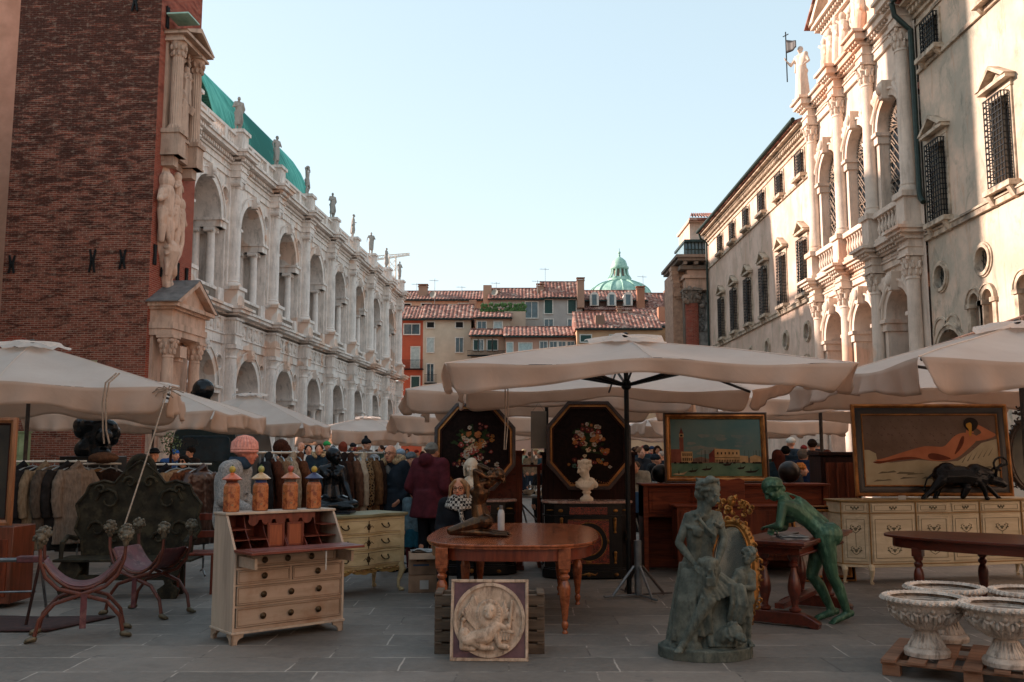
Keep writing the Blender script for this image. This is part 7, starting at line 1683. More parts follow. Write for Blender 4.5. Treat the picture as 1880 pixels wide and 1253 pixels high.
def bull():
    Y = 11.85; r = thing('bull_sculpture', 'dark bronze charging bull standing on the ivory sideboard before the nude painting', 'statue', (P(1776,918,Y).x, Y, 1.013)); O = V(r.location); j = lambda px, py, dy=0: at(px, py, Y+dy)-O; b = MB()
    b.cap(j(1732,876), j(1765,874), .135, .13); b.cap(j(1765,874), j(1798,880), .13, .12); b.ball(j(1738,862), (.12,.1,.09)); b.cap(j(1790,868), j(1812,872), .12, .09); b.ball(j(1727,872), (.1,.12,.12))
    b.cap(j(1812,878,-.03), j(1836,886,-.06), .08, .06); b.ball(j(1842,890,-.06), (.055,.05,.045))
    for q in (-1, 1):
        b.tube([j(1828,874,-.04+q*.05), j(1830,862,-.04+q*.13), j(1838,852,-.04+q*.14), j(1846,848,-.04+q*.08)], [.022,.018,.014,.006], 7); b.ball(j(1822,876,q*.09-.03), (.02,.04,.015))
        for (x0, y0, x1, y1, x2, y2, r0) in ((1728,882,1717,900,1706,916,.075),(1795,884,1812,898,1822,915,.06)):
            d = q*.07+.0; o = q*9; b.cap(j(x0,y0,d), j(x1+o*.6,y1,d), r0, r0*.55); b.cap(j(x1+o*.6,y1,d), j(x2+o*1.2,y2-1,d), r0*.55, r0*.4); b.ball(j(x2+o*1.2+2,916,d-.01), (.035,.03,.022))
    b.cap(j(1775,896,-.05), j(1768,912,-.05), .06, .035); b.tube([j(1716,868), j(1702,880,.02), j(1697,895,.02)], [.02,.014,.012], 6); b.ball(j(1697,900,.02), .024)
    b.tube([j(1820,862,.1)+V((.0,0,0))]+[j(1837+13*cos(a), 852-12*sin(a), .08) for a in [x*.6 for x in range(9)]], .016, 7)
    for k in range(30): b.ball(j(R.uniform(1785,1815), R.uniform(866,892), -.08+R.uniform(-.02,.02)), .025, 6, 5)
    blob(b, 'figure', BLACKB, r, .009, 2)
bull()
# ---- stone urns on a pallet
URN = weathered('cast_stone', 'c0b3a6', '978b80', '5f554d', .85, 0, 6, .2)
def urn(label, x, y, rz, first=None):
    if first is not None: return copy_tree(first, (x, y, .13), rz, label)
    r = thing('stone_urn', label, 'urn', (x, y, .13), rz, 'stone urns on the pallet'); k = 1.
    b = MB(); pr = [(.0,.0),(.155,0),(.16,.03),(.15,.05),(.125,.06),(.115,.09),(.085,.13),(.07,.17),(.075,.18),(.09,.185)]
    b.lathe(pr, n=48); b.lathe([(.118,.06),(.108,.09),(.082,.13),(.072,.165)], n=96, flute=.05, fn=24, cap=False)
    for i in range(24): a = 2*pi*i/24; b.tube([(.122*cos(a),.122*sin(a),.062), (.09*cos(a),.09*sin(a),.125), (.076*cos(a),.076*sin(a),.165)], [.012,.009,.006], 6)
    b.build('foot', URN, r)
    b = MB(); b.lathe([(.075,.18),(.12,.2),(.17,.235),(.215,.285),(.245,.34),(.258,.38),(.25,.375),(.225,.33),(.17,.26),(.08,.225),(.0,.22)], n=56); b.build('bowl', URN, r)
    b = MB()
    for i in range(16):
        a = 2*pi*i/16; 
        for q in (-1, 1): b.tube([(.12*cos(a),.12*sin(a),.2), ((.2)*cos(a+q*.08),.2*sin(a+q*.08),.262), (.242*cos(a+q*.14),.242*sin(a+q*.14),.31), (.25*cos(a+q*.06),.25*sin(a+q*.06),.325)], [.008,.016,.014,.007], 7)
        b.ball((.225*cos(a),.225*sin(a),.29), (.016,.016,.028), 7, 6); b.ball((.25*cos(a+.2),.25*sin(a+.2),.345), (.018,.018,.016), 7, 6)
    b.build('leaf_relief', URN, r)['kind'] = 'stuff'
    b = MB(); n = 120; b.lathe([(.245,.375),(.285,.382),(.297,.395),(.297,.408),(.285,.42),(.255,.422),(.24,.405)], n=n, cap=False)
    b.add([], [])
    for i in range(44): a = 2*pi*i/44; b.tube([(.284*cos(a),.284*sin(a),.383), (.303*cos(a+.05),.303*sin(a+.05),.4), (.287*cos(a+.1),.287*sin(a+.1),.42)], [.006,.011,.006], 6)
    b.build('rim', URN, r); b = MB(); b.lathe([(.0,.36),(.235,.362)], n=32, cap=False); b.build('soil', mat('dry_soil','6b5d52','4d4239',12,.9), r); return r
u1 = urn('front left white stone urn on the pallet', 3.03, 6.98, 0)
urn('front right white stone urn, nearest to the camera', 3.44, 6.65, .5, u1)
urn('rear left stone urn with stained yellowish foot, behind the front left one', 3.42, 7.5, 1.1, u1)
urn('rear right stone urn cut by the edge of the photo', 3.98, 7.28, 1.9, u1)
PW = wood('pallet_wood', '8a6650', '5f4436', .8, 3, 0, 0, .2, c3='6d5040')
t = thing('wooden_pallet', 'worn wooden pallet carrying the four stone urns', 'pallet', (2.66, 6.9, 0), radians(-30))
for i in range(7): b = MB(); b.bx((.055+i*.18, .42, .113), (.1+.02*(i%2), .9, .022), rz=.01*(i%3-1)); b.build('deck_board', PW, t, bevel=.003)
for y in (.03, .42, .8): b = MB(); b.box(-.01, 1.22, y, y+.1, .078, .1); b.build('runner', PW, t, bevel=.003)
for y in (.03, .42, .8):
    for x in (.0, .53, 1.1): b = MB(); b.box(x, x+.12, y, y+.1, 0, .0775); b.build('block', PW, t, bevel=.004)
# ---- carved lion relief
def lion():
    r = thing('lion_relief', 'square stone relief of a winged lion in a ring, leaning on crates', 'relief', (-.48, 7.38, 0), radians(-2)); r.rotation_euler = (radians(-9), 0, radians(-2))
    w = .605; h = .61; ST = weathered('carved_marble', 'bda691', '96806c', '5d4a3d', .7, 0, 8, .3); PUR = mat('purple_stone', '5a3c40', '41292d', 10, .5, c3='6d4a48')
    b = MB(); b.box(0, w, 0, .05, 0, h); b.box(0, w, -.012, 0, 0, .022); b.box(0, w, -.012, 0, h-.022, h); b.box(0, .022, -.012, 0, .022, h-.022); b.box(w-.022, w, -.012, 0, .022, h-.022); b.build('slab', ST, r, bevel=.003)
    b = MB(); b.box(.025, w-.025, -.003, -.0, .025, h-.025); b.build('purple_ground', PUR, r)
    c = (w/2, h/2); b = MB(); b.arc(*c, 0.001, .268, -.008, -.0005, 0, 2*pi, 48); b.arc(*c, .255, .28, -.022, 0, 0, 2*pi, 48); b.build('ring', ST, r)
    g = MB(); p = lambda x, z, y=-.02: V((c[0]+x, y, c[1]+z)); rr = random.Random(6)
    g.cap(p(-.17,-.15), p(-.02,-.12), .055, .06, 12); g.cap(p(-.02,-.12), p(.05,-.05), .06, .05); g.cap(p(-.19,-.1), p(-.2,-.2), .045, .03); g.cap(p(-.2,-.2), p(-.12,-.215), .03, .022)
    g.cap(p(-.12,-.16,-.03), p(-.06,-.2,-.03), .04, .025); g.cap(p(-.06,-.205,-.03), p(.02,-.21,-.03), .022, .02); g.cap(p(.04,-.08,-.03), p(.08,-.18,-.03), .035, .02); g.cap(p(.08,-.19,-.03), p(.14,-.2,-.03), .02, .022)
    g.cap(p(.06,-.04,-.03), p(.13,-.06,-.035), .03, .02); g.ball(p(.145,-.05,-.035), (.025,.02,.022)); g.cap(p(-.22,-.12), p(-.21,-.02), .012, .01); g.ball(p(-.2,.0), .018)
    g.ball(p(.0,.06,-.03), (.06,.045,.07)); g.ball(p(.0,.03,-.065), (.03,.025,.025)); g.ball(p(-.025,.075,-.065), (.014,.01,.01)); g.ball(p(.025,.075,-.065), (.014,.01,.01)); g.cap(p(0,.09,-.06), p(0,.04,-.08), .012, .014); g.ball(p(-.045,.125,-.04), .017); g.ball(p(.045,.125,-.04), .017)
    for i in range(26):
        a = 2*pi*i/26; g.tube([p(.05*cos(a), .055+.06*sin(a), -.035), p(.085*cos(a+.15), .05+.095*sin(a+.15), -.035), p(.11*cos(a), .04+.13*sin(a)-.02, -.02)], [.014,.018,.008], 7)
    for i in range(9):
        t_ = i/8; g.tube([p(-.06-.02*i*.2, .0-.01*i, -.02), p(-.12-.012*i, .06+.012*(8-i)*1.2, -.022), p(-.13-.013*i, .19-.024*i, -.015)], [.012,.016,.007], 6)
    for i in range(6): g.tube([p(.07, .06-.01*i), p(.11+.012*i, .09-.014*i), p(.12+.014*i, .15-.03*i, -.015)], [.01,.013,.006], 6)
    g.bx(p(.165,.03,-.03), (.022,.016,.24), ry=.12); g.bx(p(.15,-.085,-.035), (.09,.02,.02), ry=.12); g.bx(p(.1,-.115,-.025), (.1,.02,.07), ry=.1)
    for i in range(5): g.bx(p(.07+.022*i,-.115,-.038), (.006,.01,.06), ry=.1)
    blob(g, 'lion', ST, r, .0045, 2)
    k = thing('crate_stack', 'stacked old wooden crates behind the lion relief', 'crate', (-.62, 7.62, 0))
    CW = wood('grey_crate_wood', '5f5144', '3d332b', .85, 3, 0, 0, .2)
    for j in range(5):
        b = MB(); z = j*.095
        b.box(0, .88, 0, .06, z, z+.078); b.box(0, .88, .24, .3, z, z+.078); b.build('rail', CW, k, bevel=.005)
        for x in (.0, .16, .68, .82): b = MB(); b.box(x, x+.06, -.012, .31, z+.0785, z+.0945); b.build('slat', CW, k, bevel=.003)
lion()
# ---- folding curule chairs with carved heads
IRONW = wood('chair_wood', '5a2d20', '371a13', .5, 4, 2, .1); LEATH = mat('worn_red_leather_seat', '5a2c30', '3a1c20', 9, .55, c3='6f4a48', s3=14)
def curule(label, loc, rz, s=1.):
    r = thing('curule_chair', label, 'chair', loc, rz, 'carved folding armchairs'); r.scale = (s,)*3; rr = random.Random(3)
    def arc(y, q): # one S-shaped leg: foot -> crossing -> arm top
        return [V((q*.34,y,.035)), V((q*.31,y,.18)), V((q*.2,y,.31)), V((0,y,.375)), V((-q*.18,y,.43)), V((-q*.28,y,.53)), V((-q*.325,y,.66)), V((-q*.33,y,.78))]
    for y in (-.2, .2):
        for q in (-1, 1):
            b = MB(); b.tube(arc(y, q), [.017,.016,.017,.02,.018,.017,.015,.014], 9); o = b.build('leg', IRONW, r)
            b = MB(); b.cap((q*.34,y,.035), (q*.385,y-.01,.026), .028, .022); 
            for k in range(3): b.ball((q*(.395), y-.018+.018*k, .016), (.018,.009,.013), 7, 5)
            b.build('paw_foot', mat('bronze_paw','5c5240','3a3326',14,.5,.5), o)
            h = MB(); c = V((-q*.33, y, .86)); h.ball(c, (.05,.05,.055)); 
            for k in range(40): a = rr.random()*6.28; e = rr.uniform(-1.1,1.5); h.ball(c+V((.052*cos(a)*cos(e), .052*sin(a)*cos(e), .056*sin(e))), .013+.006*rr.random(), 6, 5)
            h.ball(c+V((0,-.06,-.01)), (.022,.02,.02)); h.cap(c+V((0,0,-.05)), c+V((0,0,-.08)), .03, .024); h.build('carved_head', mat('carved_head','5f5748','3b352b',14,.6,.2), o)
    b = MB()
    def seat(u, v): x = -.3+.6*u; return V((x, -.19+.38*v, .44+.22*abs(2*u-1)**2.2+.004*sin(v*9)))
    b.grid(seat, 20, 6); b.build('seat', LEATH, r, thick=.012, sub=1)
    b = MB(); b.tube([(0,-.22,.375),(0,.22,.375)], .014, 8); b.build('axle', IRONW, r)
    for y in (-.2, .2): b = MB(); b.tube([seat(i/12, 0 if y < 0 else 1)+V((0,0,-.02)) for i in range(13)], .014, 7); b.build('seat_rail', IRONW, r)
    b = MB(); b.box(.0, .05, -.235, -.225, .1, .38); b.build('strap', LEATH, r); return r
curule('near curule chair with red leather seat and four carved heads, lower left', (-3.78, 8.35, 0), radians(22), 1.02)
curule('second curule chair, behind and right of the nearer one', (-3.62, 9.45, 0), radians(-20), 1.0)
def bench():
    x0, y0 = -4.98, 10.35; r = thing('carved_bench', 'dark green carved wooden bench with scrolled high back behind the curule chairs', 'bench', (x0, y0, 0), radians(2)); L = 1.42; BM = mat('dark_green_carving','2f2b21','1a1712',7,.7,c3='403a2c',s3=9,spec=.15)
    out = [(.1,.42),(.08,.6),(-.0,.72),(.04,.86),(.0,1.0),(.1,1.12),(.14,1.22),(.3,1.27),(.42,1.24),(.52,1.36),(.62,1.44),(.71,1.5),(.8,1.44),(.9,1.36),(1.0,1.24),(1.12,1.27),(1.28,1.22),(1.32,1.12),(1.42,1.0),(1.38,.86),(1.42,.72),(1.34,.6),(1.32,.42)]
    b = MB(); b.prism(out, .42, .46, 'y'); b.build('back', BM, r, bevel=.006)
    g = MB()
    def scroll(cx_, cz_, rad, q, n=10, y=.41): g.tube([V((cx_+q*rad*(1-i/n*.85)*cos(i*.75), y-.004*i, cz_+rad*(1-i/n*.85)*sin(i*.75))) for i in range(n)], [.02*(1-i/n*.5) for i in range(n)], 7)
    for q, cx_ in ((1, 1.05), (-1, .37)): scroll(cx_, 1.05, .15, q); scroll(cx_+q*.12, .72, .11, q); scroll(cx_-q*.1, .62, .08, -q); scroll(cx_+q*.1, 1.17, .06, q)
    scroll(.6, 1.25, .08, -1); scroll(.82, 1.25, .08, 1)
    for k in range(26): a = pi*k/25; g.ball((.71+.16*cos(a), .42, 1.36+.18*sin(a)), (.03,.02,.045), 6, 5)
    for i in range(len(out)-1): p, q = out[i], out[i+1]; g.tube([(p[0],.415,p[1]),(q[0],.415,q[1])], .016, 6)
    g.build('scroll_carving', BM, r)
    b = MB(); b.box(-.04, 1.46, -.03, .44, .4, .43); b.build('seat', BM, r, bevel=.006)
    for x in (.12, 1.2):
        b = MB(); b.prism([(x-.08,0),(x+.1,0),(x+.13,.1),(x+.05,.16),(x+.1,.24),(x+.14,.32),(x+.1,.4),(x-.08,.4),(x-.12,.32),(x-.06,.24),(x-.03,.16),(x-.11,.1)], .0, .05, 'y'); b.build('leg', BM, r, bevel=.006)
        b = MB(); b.box(x-.05, x+.06, .36, .42, 0, .4); b.build('leg', BM, r, bevel=.004)
    b = MB(); b.box(.1,1.3,.02,.04,.2,.26); b.build('stretcher', BM, r)
    for x in (.02, 1.36): b = MB(); b.tube([(x,.42,.62),(x-.0,.2,.66),(x,.06,.6),(x,.04,.43)], [.03,.026,.028,.024], 8); b.build('armrest', BM, r)
bench()
# ================= people
def cloth(name, c, c2=None, rough=.85, sc=14, bump=.25): return mat(name, c, c2, sc, rough, bump=bump, bscale=sc*4, spec=.15)
SKIN = mat('skin', 'b98468', 'a06c54', 9, .55, bump=.05); SKIN2 = mat('skin_ruddy', 'b5705a', '9c5a48', 9, .5, bump=.05)
_cm = {}
def cm_(c):
    if c not in _cm: _cm[c] = cloth('cloth_'+c, c, mul(hexc(c), .6))
    return _cm[c]
CACHE = {}
def put(key, fn, name, material, parent, vox, sm=3, disp=0, dsc=.1):
    if key in CACHE:
        o = bpy.data.objects.new(name, CACHE[key]); COL.objects.link(o); o.parent = parent
    else:
        b = MB(); fn(b); o = blob(b, name, material, parent, vox, sm, disp, dsc); CACHE[key] = o.data
    o.material_slots[0].link = 'OBJECT'; o.material_slots[0].material = material; return o
POSES = {
 'stand': pose(1), 'walk': pose(1, kR=(-.09,-.12,.5), aR=(-.09,-.1,.09), tR=(-.1,-.27,.05), aL=(.1,.2,.12), tL=(.11,.1,.03), eR=(-.23,.06,1.13), wR=(-.22,-.06,.92)),
 'arms': pose(1, eR=(-.25,-.04,1.13), wR=(-.06,-.24,1.16), eL=(.25,-.04,1.13), wL=(.07,-.25,1.13)),
 'pocket': pose(1, eR=(-.28,.06,1.12), wR=(-.18,-.08,.96), eL=(.28,.06,1.12), wL=(.18,-.08,.96), hd=(0,-.05,1.575)),
 'look': pose(1, hd=(0,-.09,1.54), nk=(0,-.03,1.43), eR=(-.24,-.08,1.14), wR=(-.12,-.3,1.05), eL=(.24,-.02,1.13), wL=(.2,-.18,.92)),
}
def jacketfn(J, long=0, bulk=1., hood=False, collar=True):
    def fn(b):
        up = V((0,0,1)); k = 1
        for s, S in ((-1,'R'),(1,'L')):
            sh = J['s'+S]; x = V((s,0,0))
            b.ball(sh, .078*bulk, 12, 8); b.cap(sh, J['e'+S], .074*bulk, .062*bulk); b.cap(J['e'+S], J['w'+S].lerp(J['e'+S], .08), .06*bulk, .048*bulk)
            b.cap(sh*.7+J['nk']*.3-up*.04, J['ch']+x*.085, .088*bulk, .115*bulk); b.cap(J['ch']+x*.085, J['ws']+x*.08, .115*bulk, .108*bulk); b.cap(J['ws']+x*.08, J['pv']+x*.085+V((0,0,-.03)), .108*bulk, .118*bulk)
            b.cap(sh*.6+J['nk']*.4, J['nk'], .07*bulk, .068)
        if long: fold_skirt(b, J['ws'], V((0,.01,J['pv'].z-long)), .17*bulk, .21*bulk, 48, 7, .07, 2, sq=.78, h=8)
        for t in range(7): b.tube([J['ws']+V((-.16*bulk,-.02,.02*t-.05)), J['ws']+V((0,-.125*bulk,.022*t-.06)), J['ws']+V((.16*bulk,-.02,.02*t-.05))], .012, 6) if t % 3 == 0 else None
        if collar: b.lathe([(.062,-.03),(.078,.0),(.08,.045),(.062,.05)], J['nk']+V((0,.0,.0)), 16)
        if hood: b.ball(J['nk']+V((0,.09,.03)), (.12,.07,.09)); b.lathe([(.07,-.03),(.1,.0),(.105,.05),(.07,.07)], J['nk']+V((0,.02,0)), 16)
    return fn
def trousfn(J):
    def fn(b):
        for s, S in ((-1,'R'),(1,'L')):
            b.ball(J['h'+S], .112, 12, 8); b.cap(J['h'+S], J['k'+S], .105, .075); b.cap(J['k'+S], J['a'+S]+V((0,0,.0)), .075, .065)
        b.cap(J['ws']+V((-.05,0,-.06)), J['pv']+V((-.06,0,0)), .1, .105); b.cap(J['ws']+V((.05,0,-.06)), J['pv']+V((.06,0,0)), .1, .105)
    return fn
def shoefn(J):
    def fn(b):
        for S in 'RL': b.cap(J['a'+S]+V((0,.02,-.03)), J['t'+S]+V((0,-.04,0)), .05, .042); b.ball(J['a'+S]+V((0,.03,-.045)), (.045,.05,.035)); b.box(J['a'+S].x-.045, J['a'+S].x+.045, J['t'+S].y-.07, J['a'+S].y+.07, J['t'+S].z-.03, J['t'+S].z-.01)
    return fn
def hairfn(J, kind):
    def fn(b):
        h = J['hd']; rr = random.Random(hash(kind) % 7 if False else len(kind))
        if kind == 'short': b.ball(h+V((0,.02,.035)), (.085,.1,.088)); [b.ball(h+V((.08*cos(a), .03+.09*sin(a), .03)), .02, 6, 5) for a in [x*.4 for x in range(9)]]
        elif kind == 'long':
            b.ball(h+V((0,.02,.035)), (.09,.105,.09)); b.cap(h+V((-.05,.07,-.0)), h+V((-.07,.08,-.25)), .06, .045); b.cap(h+V((.05,.07,0)), h+V((.07,.08,-.26)), .06, .045); b.cap(h+V((0,.08,0)), h+V((0,.1,-.28)), .07, .05)
            for q in (-1,1): b.cap(h+V((q*.08,.0,.04)), h+V((q*.095,-.0,-.16)), .022, .02)
        elif kind == 'curly': [b.ball(h+V((.08*cos(a)*cos(e), .025+.09*sin(a)*cos(e), .035+.085*sin(e))), .026, 6, 5) for a in [x*.55 for x in range(12)] for e in (.1,.6,1.1)] ; b.ball(h+V((0,.02,.035)), (.085,.1,.088))
        elif kind == 'thin': b.ball(h+V((0,.035,.01)), (.083,.085,.07)); 
        elif kind == 'beanie': b.ball(h+V((0,.015,.06)), (.094,.108,.085)); b.lathe([(.088,0),(.1,.005),(.1,.04),(.092,.045)], h+V((0,.01,.035)), 20, sy=1.12)
        elif kind == 'bobble': b.ball(h+V((0,.015,.06)), (.094,.108,.085)); b.lathe([(.088,0),(.1,.005),(.1,.04),(.092,.045)], h+V((0,.01,.035)), 20, sy=1.12); b.ball(h+V((0,.02,.165)), .04)
        elif kind == 'cap': b.ball(h+V((0,.015,.05)), (.09,.104,.075)); b.prism([(-.065,-.06),(.065,-.06),(.05,-.17),(0,-.19),(-.05,-.17)], h.z+.045, h.z+.06, 'z') if abs(h.x) < .01 else None
        elif kind == 'hat': b.ball(h+V((0,.01,.08)), (.09,.1,.07)); b.lathe([(.01,0),(.15,.0),(.155,.012),(.01,.014)], h+V((0,.01,.06)), 24, sy=1.15)
    return fn
def person(label, x, y, rz, ps='stand', s=1., jacket='22242a', long=0, bulk=1., trous='1d1f24', hair=('short','3b2a20'), hood=False, vox=.022, group=None, skin=None, extra=None, nolegs=False, face=None):
    r = thing('person', label, 'person', (x, y, 0), rz, group); r.scale = (s,)*3; J = POSES[ps]; V2 = max(vox*.6, .011)
    put(('body', ps, V2), lambda b: body(b, J, 1, hands='m' if vox > .018 else True), 'body', skin or SKIN, r, V2, 2)
    put(('jk', ps, long, bulk, hood, vox), jacketfn(J, long, bulk, hood), 'coat' if long else 'jacket', jacket if not isinstance(jacket, str) else cm_(jacket), r, vox, 3, .0)
    put(('tr', ps, vox), trousfn(J), 'trousers', cm_(trous), r, vox, 2); put(('sh', ps), shoefn(J), 'shoes', cm_('151312'), r, .018, 1)
    if hair: put(('hr', ps, hair[0], V2), hairfn(J, hair[0]), 'hair' if hair[0] in ('short','long','curly','thin') else 'hat', cm_(hair[1]), r, V2, 2)
    if extra: extra(r, J)
    return r
def hz(px, py, Y): # scale so that the head centre is where it is seen
    return max(.8, min(1.12, at(px, py, Y).z/1.585))
def glasses(r, J, dark=False):
    h = J['hd']; b = MB()
    for q in (-1, 1): b.arc(h.x+q*.034, h.z+.008, .022, .026, h.y-.1, h.y-.095, 0, 2*pi, 16); b.tube([h+V((q*.06,-.097,.01)), h+V((q*.08,-.03,.01)), h+V((q*.08,.01,.005))], .0025, 4)
    b.tube([h+V((-.01,-.1,.012)), h+V((.01,-.1,.012))], .003, 4); b.build('glasses', POLE_B, r)
    if dark:
        b = MB()
        for q in (-1, 1): b.arc(h.x+q*.034, h.z+.008, .001, .023, h.y-.099, h.y-.096, 0, 2*pi, 14)
        b.build('lenses', BLACKL, r)
def face_marks(r, J, lips='8a4a42'):
    h = J['hd']; b = MB()
    for q in (-1, 1): b.ball(h+V((q*.031,-.079,.008)), (.012,.006,.007), 8, 6)
    b.build('eyes', mat('eye_dark', '1a1412', '120e0c', 5, .3, bump=0), r); b = MB(); b.ball(h+V((0,-.088,-.063)), (.024,.008,.006), 8, 6); b.build('lips', mat('lips'+lips, lips, lips, 5, .5, bump=0), r)
# seller in a pink knitted hat
KNIT = mat('grey_knit', '8c8a86', '5f6062', 60, .95, bump=.8, bscale=90, bdist=.01); PINK = mat('pink_knit', 'c48a7c', 'a96c60', 30, .95, bump=.6, bscale=60, bdist=.006)
def pinkhat():
    J = pose(1, hd=(0,-.13,1.53), nk=(0,-.06,1.42), sR=(-.2,-.03,1.37), sL=(.2,-.03,1.37), eR=(-.26,-.02,1.1), wR=(-.24,-.24,1.0), eL=(.26,-.02,1.1), wL=(.22,-.22,.98)); POSES['seller'] = J
    Y = 9.35; x = at(437, 840, Y).x
    def ex(r, J):
        h = J['hd']; b = MB(); b.ball(h+V((0,.02,.065)), (.112,.128,.1), 24, 14)
        for i in range(22): a = 2*pi*i/22; b.tube([h+V((.108*cos(a), .02+.124*sin(a), .04)), h+V((.1*cos(a), .02+.115*sin(a), .105)), h+V((.06*cos(a), .02+.07*sin(a), .152)), h+V((.01*cos(a), .02+.01*sin(a), .172))], [.012,.014,.012,.008], 7)
        b.build('knitted_hat', PINK, r, smooth=80); b = MB()
        for j in range(2): b.lathe([(.104,-.012),(.117,-.008),(.117,.012),(.104,.016)], h+V((0,.02,.02+.024*j)), 28, sy=1.13)
        b.build('hat_brim', PINK, r, smooth=80)
        b = MB(); b.lathe([(.07,-.06),(.105,-.03),(.1,.03),(.085,.06),(.07,.05)], J['nk']+V((0,-.01,.02)), 24, sx=1, sy=1.1); b.build('collar', cm_('2c3e50'), r, smooth=70)
        face_marks(r, J)
    person('seller in a pink knitted hat and grey sweater, in profile behind the bureau', x-.05, Y, radians(88), 'seller', 1.035, KNIT, 0, 1.28, '25272c', None, vox=.013, extra=ex, skin=SKIN2)
pinkhat()
# seated woman with glasses and checked scarf
def seated():
    Y = 10.95; J = pose(1, hd=(0,-.06,1.13), nk=(0,-.01,.985), ch=(0,0,.83), ws=(0,.03,.66), pv=(0,.06,.52), sR=(-.17,0,.95), sL=(.17,0,.95), eR=(-.22,-.02,.7), wR=(-.12,-.22,.58), eL=(.22,-.02,.7), wL=(.12,-.22,.58),
        hR=(-.09,.04,.5), hL=(.09,.04,.5), kR=(-.11,-.4,.5), kL=(.11,-.4,.5), aR=(-.11,-.38,.09), aL=(.11,-.38,.09), tR=(-.12,-.54,.04), tL=(.12,-.54,.04)); POSES['sit'] = J
    def check():
        q = NM('checked_scarf'); c = q.n('ShaderNodeTexChecker'); c.inputs['Scale'].default_value = 34; q.l(q.co, c.inputs[0]); c.inputs[1].default_value = (*hexc('b5b1a8'), 1); c.inputs[2].default_value = (*hexc('1c1b1c'), 1); q.l(c.outputs[0], q.b.inputs['Base Color']); q.bump(q.noise(80), .4, .005); return q.set(.95)
    def ex(r, J):
        glasses(r, J); face_marks(r, J, '8c3a36'); h = J['hd']; b = MB()
        b.ball(h+V((0,.03,.03)), (.09,.1,.09)); 
        for q in (-1, 1):
            for k in range(5): b.tube([h+V((q*.03,-.06+.03*k,.1)), h+V((q*.092,-.04+.03*k,.03)), h+V((q*.1,-.03+.03*k,-.08)), h+V((q*(.1+.012*k),-.02+.03*k,-.19))], [.018,.02,.018,.009], 7)
        blob(b, 'hair', mat('blond_hair','9c7a55','6b4d33',5,.6,stretch=(8,8,1)), r, .009, 2)
        b = MB(); n = J['nk']
        for j in range(4): b.tube([n+V(((.11+.012*j)*cos(a), -.0+(.11+.01*j)*sin(a), .05-.035*j+.012*sin(3*a+j))) for a in [i*2*pi/14 for i in range(15)]], .034, 8)
        b.tube([n+V((.02,-.13,-.03)), n+V((.05,-.16,-.15)), n+V((.08,-.16,-.3))], [.05,.05,.04], 8, flat=.5); blob(b, 'scarf', check(), r, .012, 2)
    person('seated blond woman with black glasses and checked scarf behind the dining table', at(845, 905, Y).x, Y, radians(-8), 'sit', 1.04, '191b20', 0, 1.12, '15171b', None, vox=.014, extra=ex)
    t = thing('folding_chair', 'dark chair under the seated woman behind the dining table', 'chair', (at(845, 905, Y).x, Y+.05, 0)); b = MB(); b.box(-.2,.2,-.2,.2,.4,.425); b.build('seat', DARKW, t); b = MB(); b.box(-.2,.2,.2,.22,.6,.8); b.build('backrest', DARKW, t)
    for x in (-.18,.18):
        b = MB(); b.tube([(x,-.18,.4),(x,-.2,0)], .014, 6); b.build('leg', DARKW, t); b = MB(); b.tube([(x,.21,.82),(x,.19,.4),(x,.22,0)], .014, 6); b.build('leg', DARKW, t)
seated()
FURC = mat('fur_trim', 'a58b68', '6f563c', 40, .95, bump=1., bscale=120, bdist=.01)
def furcollar(r, J, m=FURC, big=1.):
    b = MB(); n = J['nk']; rr = random.Random(2)
    for i in range(46): a = radians(-60)+radians(300)*i/45; b.ball(n+V(((.115+.015*rr.random())*cos(a)*big, .03+(.11)*sin(a)*big, .03+.03*sin(a)+.03*rr.random())), .034+.012*rr.random(), 7, 5)
    blob(b, 'fur_collar', m, r, .012, 1, .012, .02)
def ex1(r, J): glasses(r, J); face_marks(r, J); furcollar(r, J, big=1.15)
person('grey haired man with glasses in a dark fur collared coat by the rack', at(719, 835, 12.9).x, 12.9, radians(-18), 'pocket', hz(719, 832, 12.9), '1f252c', .42, 1.15, '16181c', ('thin','9a948c'), vox=.016, extra=ex1)
person('person in a maroon hooded coat seen from behind beside the flower painting', at(790, 840, 12.35).x, 12.35, radians(150), 'pocket', hz(790, 832, 12.35)*1.02, '4a1d24', .2, 1.3, '17171b', ('short','6f6a62'), hood=True, vox=.018)
def exc(r, J): face_marks(r, J)
person('small child in a white bobble hat, silvery jacket and blue skirt by the cardboard boxes', at(761, 905, 12.7).x, 12.7, radians(-25), 'stand', at(761, 905, 12.7).z/1.585, '5f7178', .0, 1.25, '5b2a2c', ('bobble','b5b3ae'), vox=.02, extra=exc)
b = MB(); fold_skirt(b, (0,0,.62), (0,0,.36), .12, .17, 40, 9, .1, 3, h=5); o = blob(b, 'skirt', cm_('1f4a58'), None, .012, 1); kid = [q for q in bpy.data.objects if q.get('label', '').startswith('small child')][0]; o.parent = kid; o.scale = (1.4,)*3
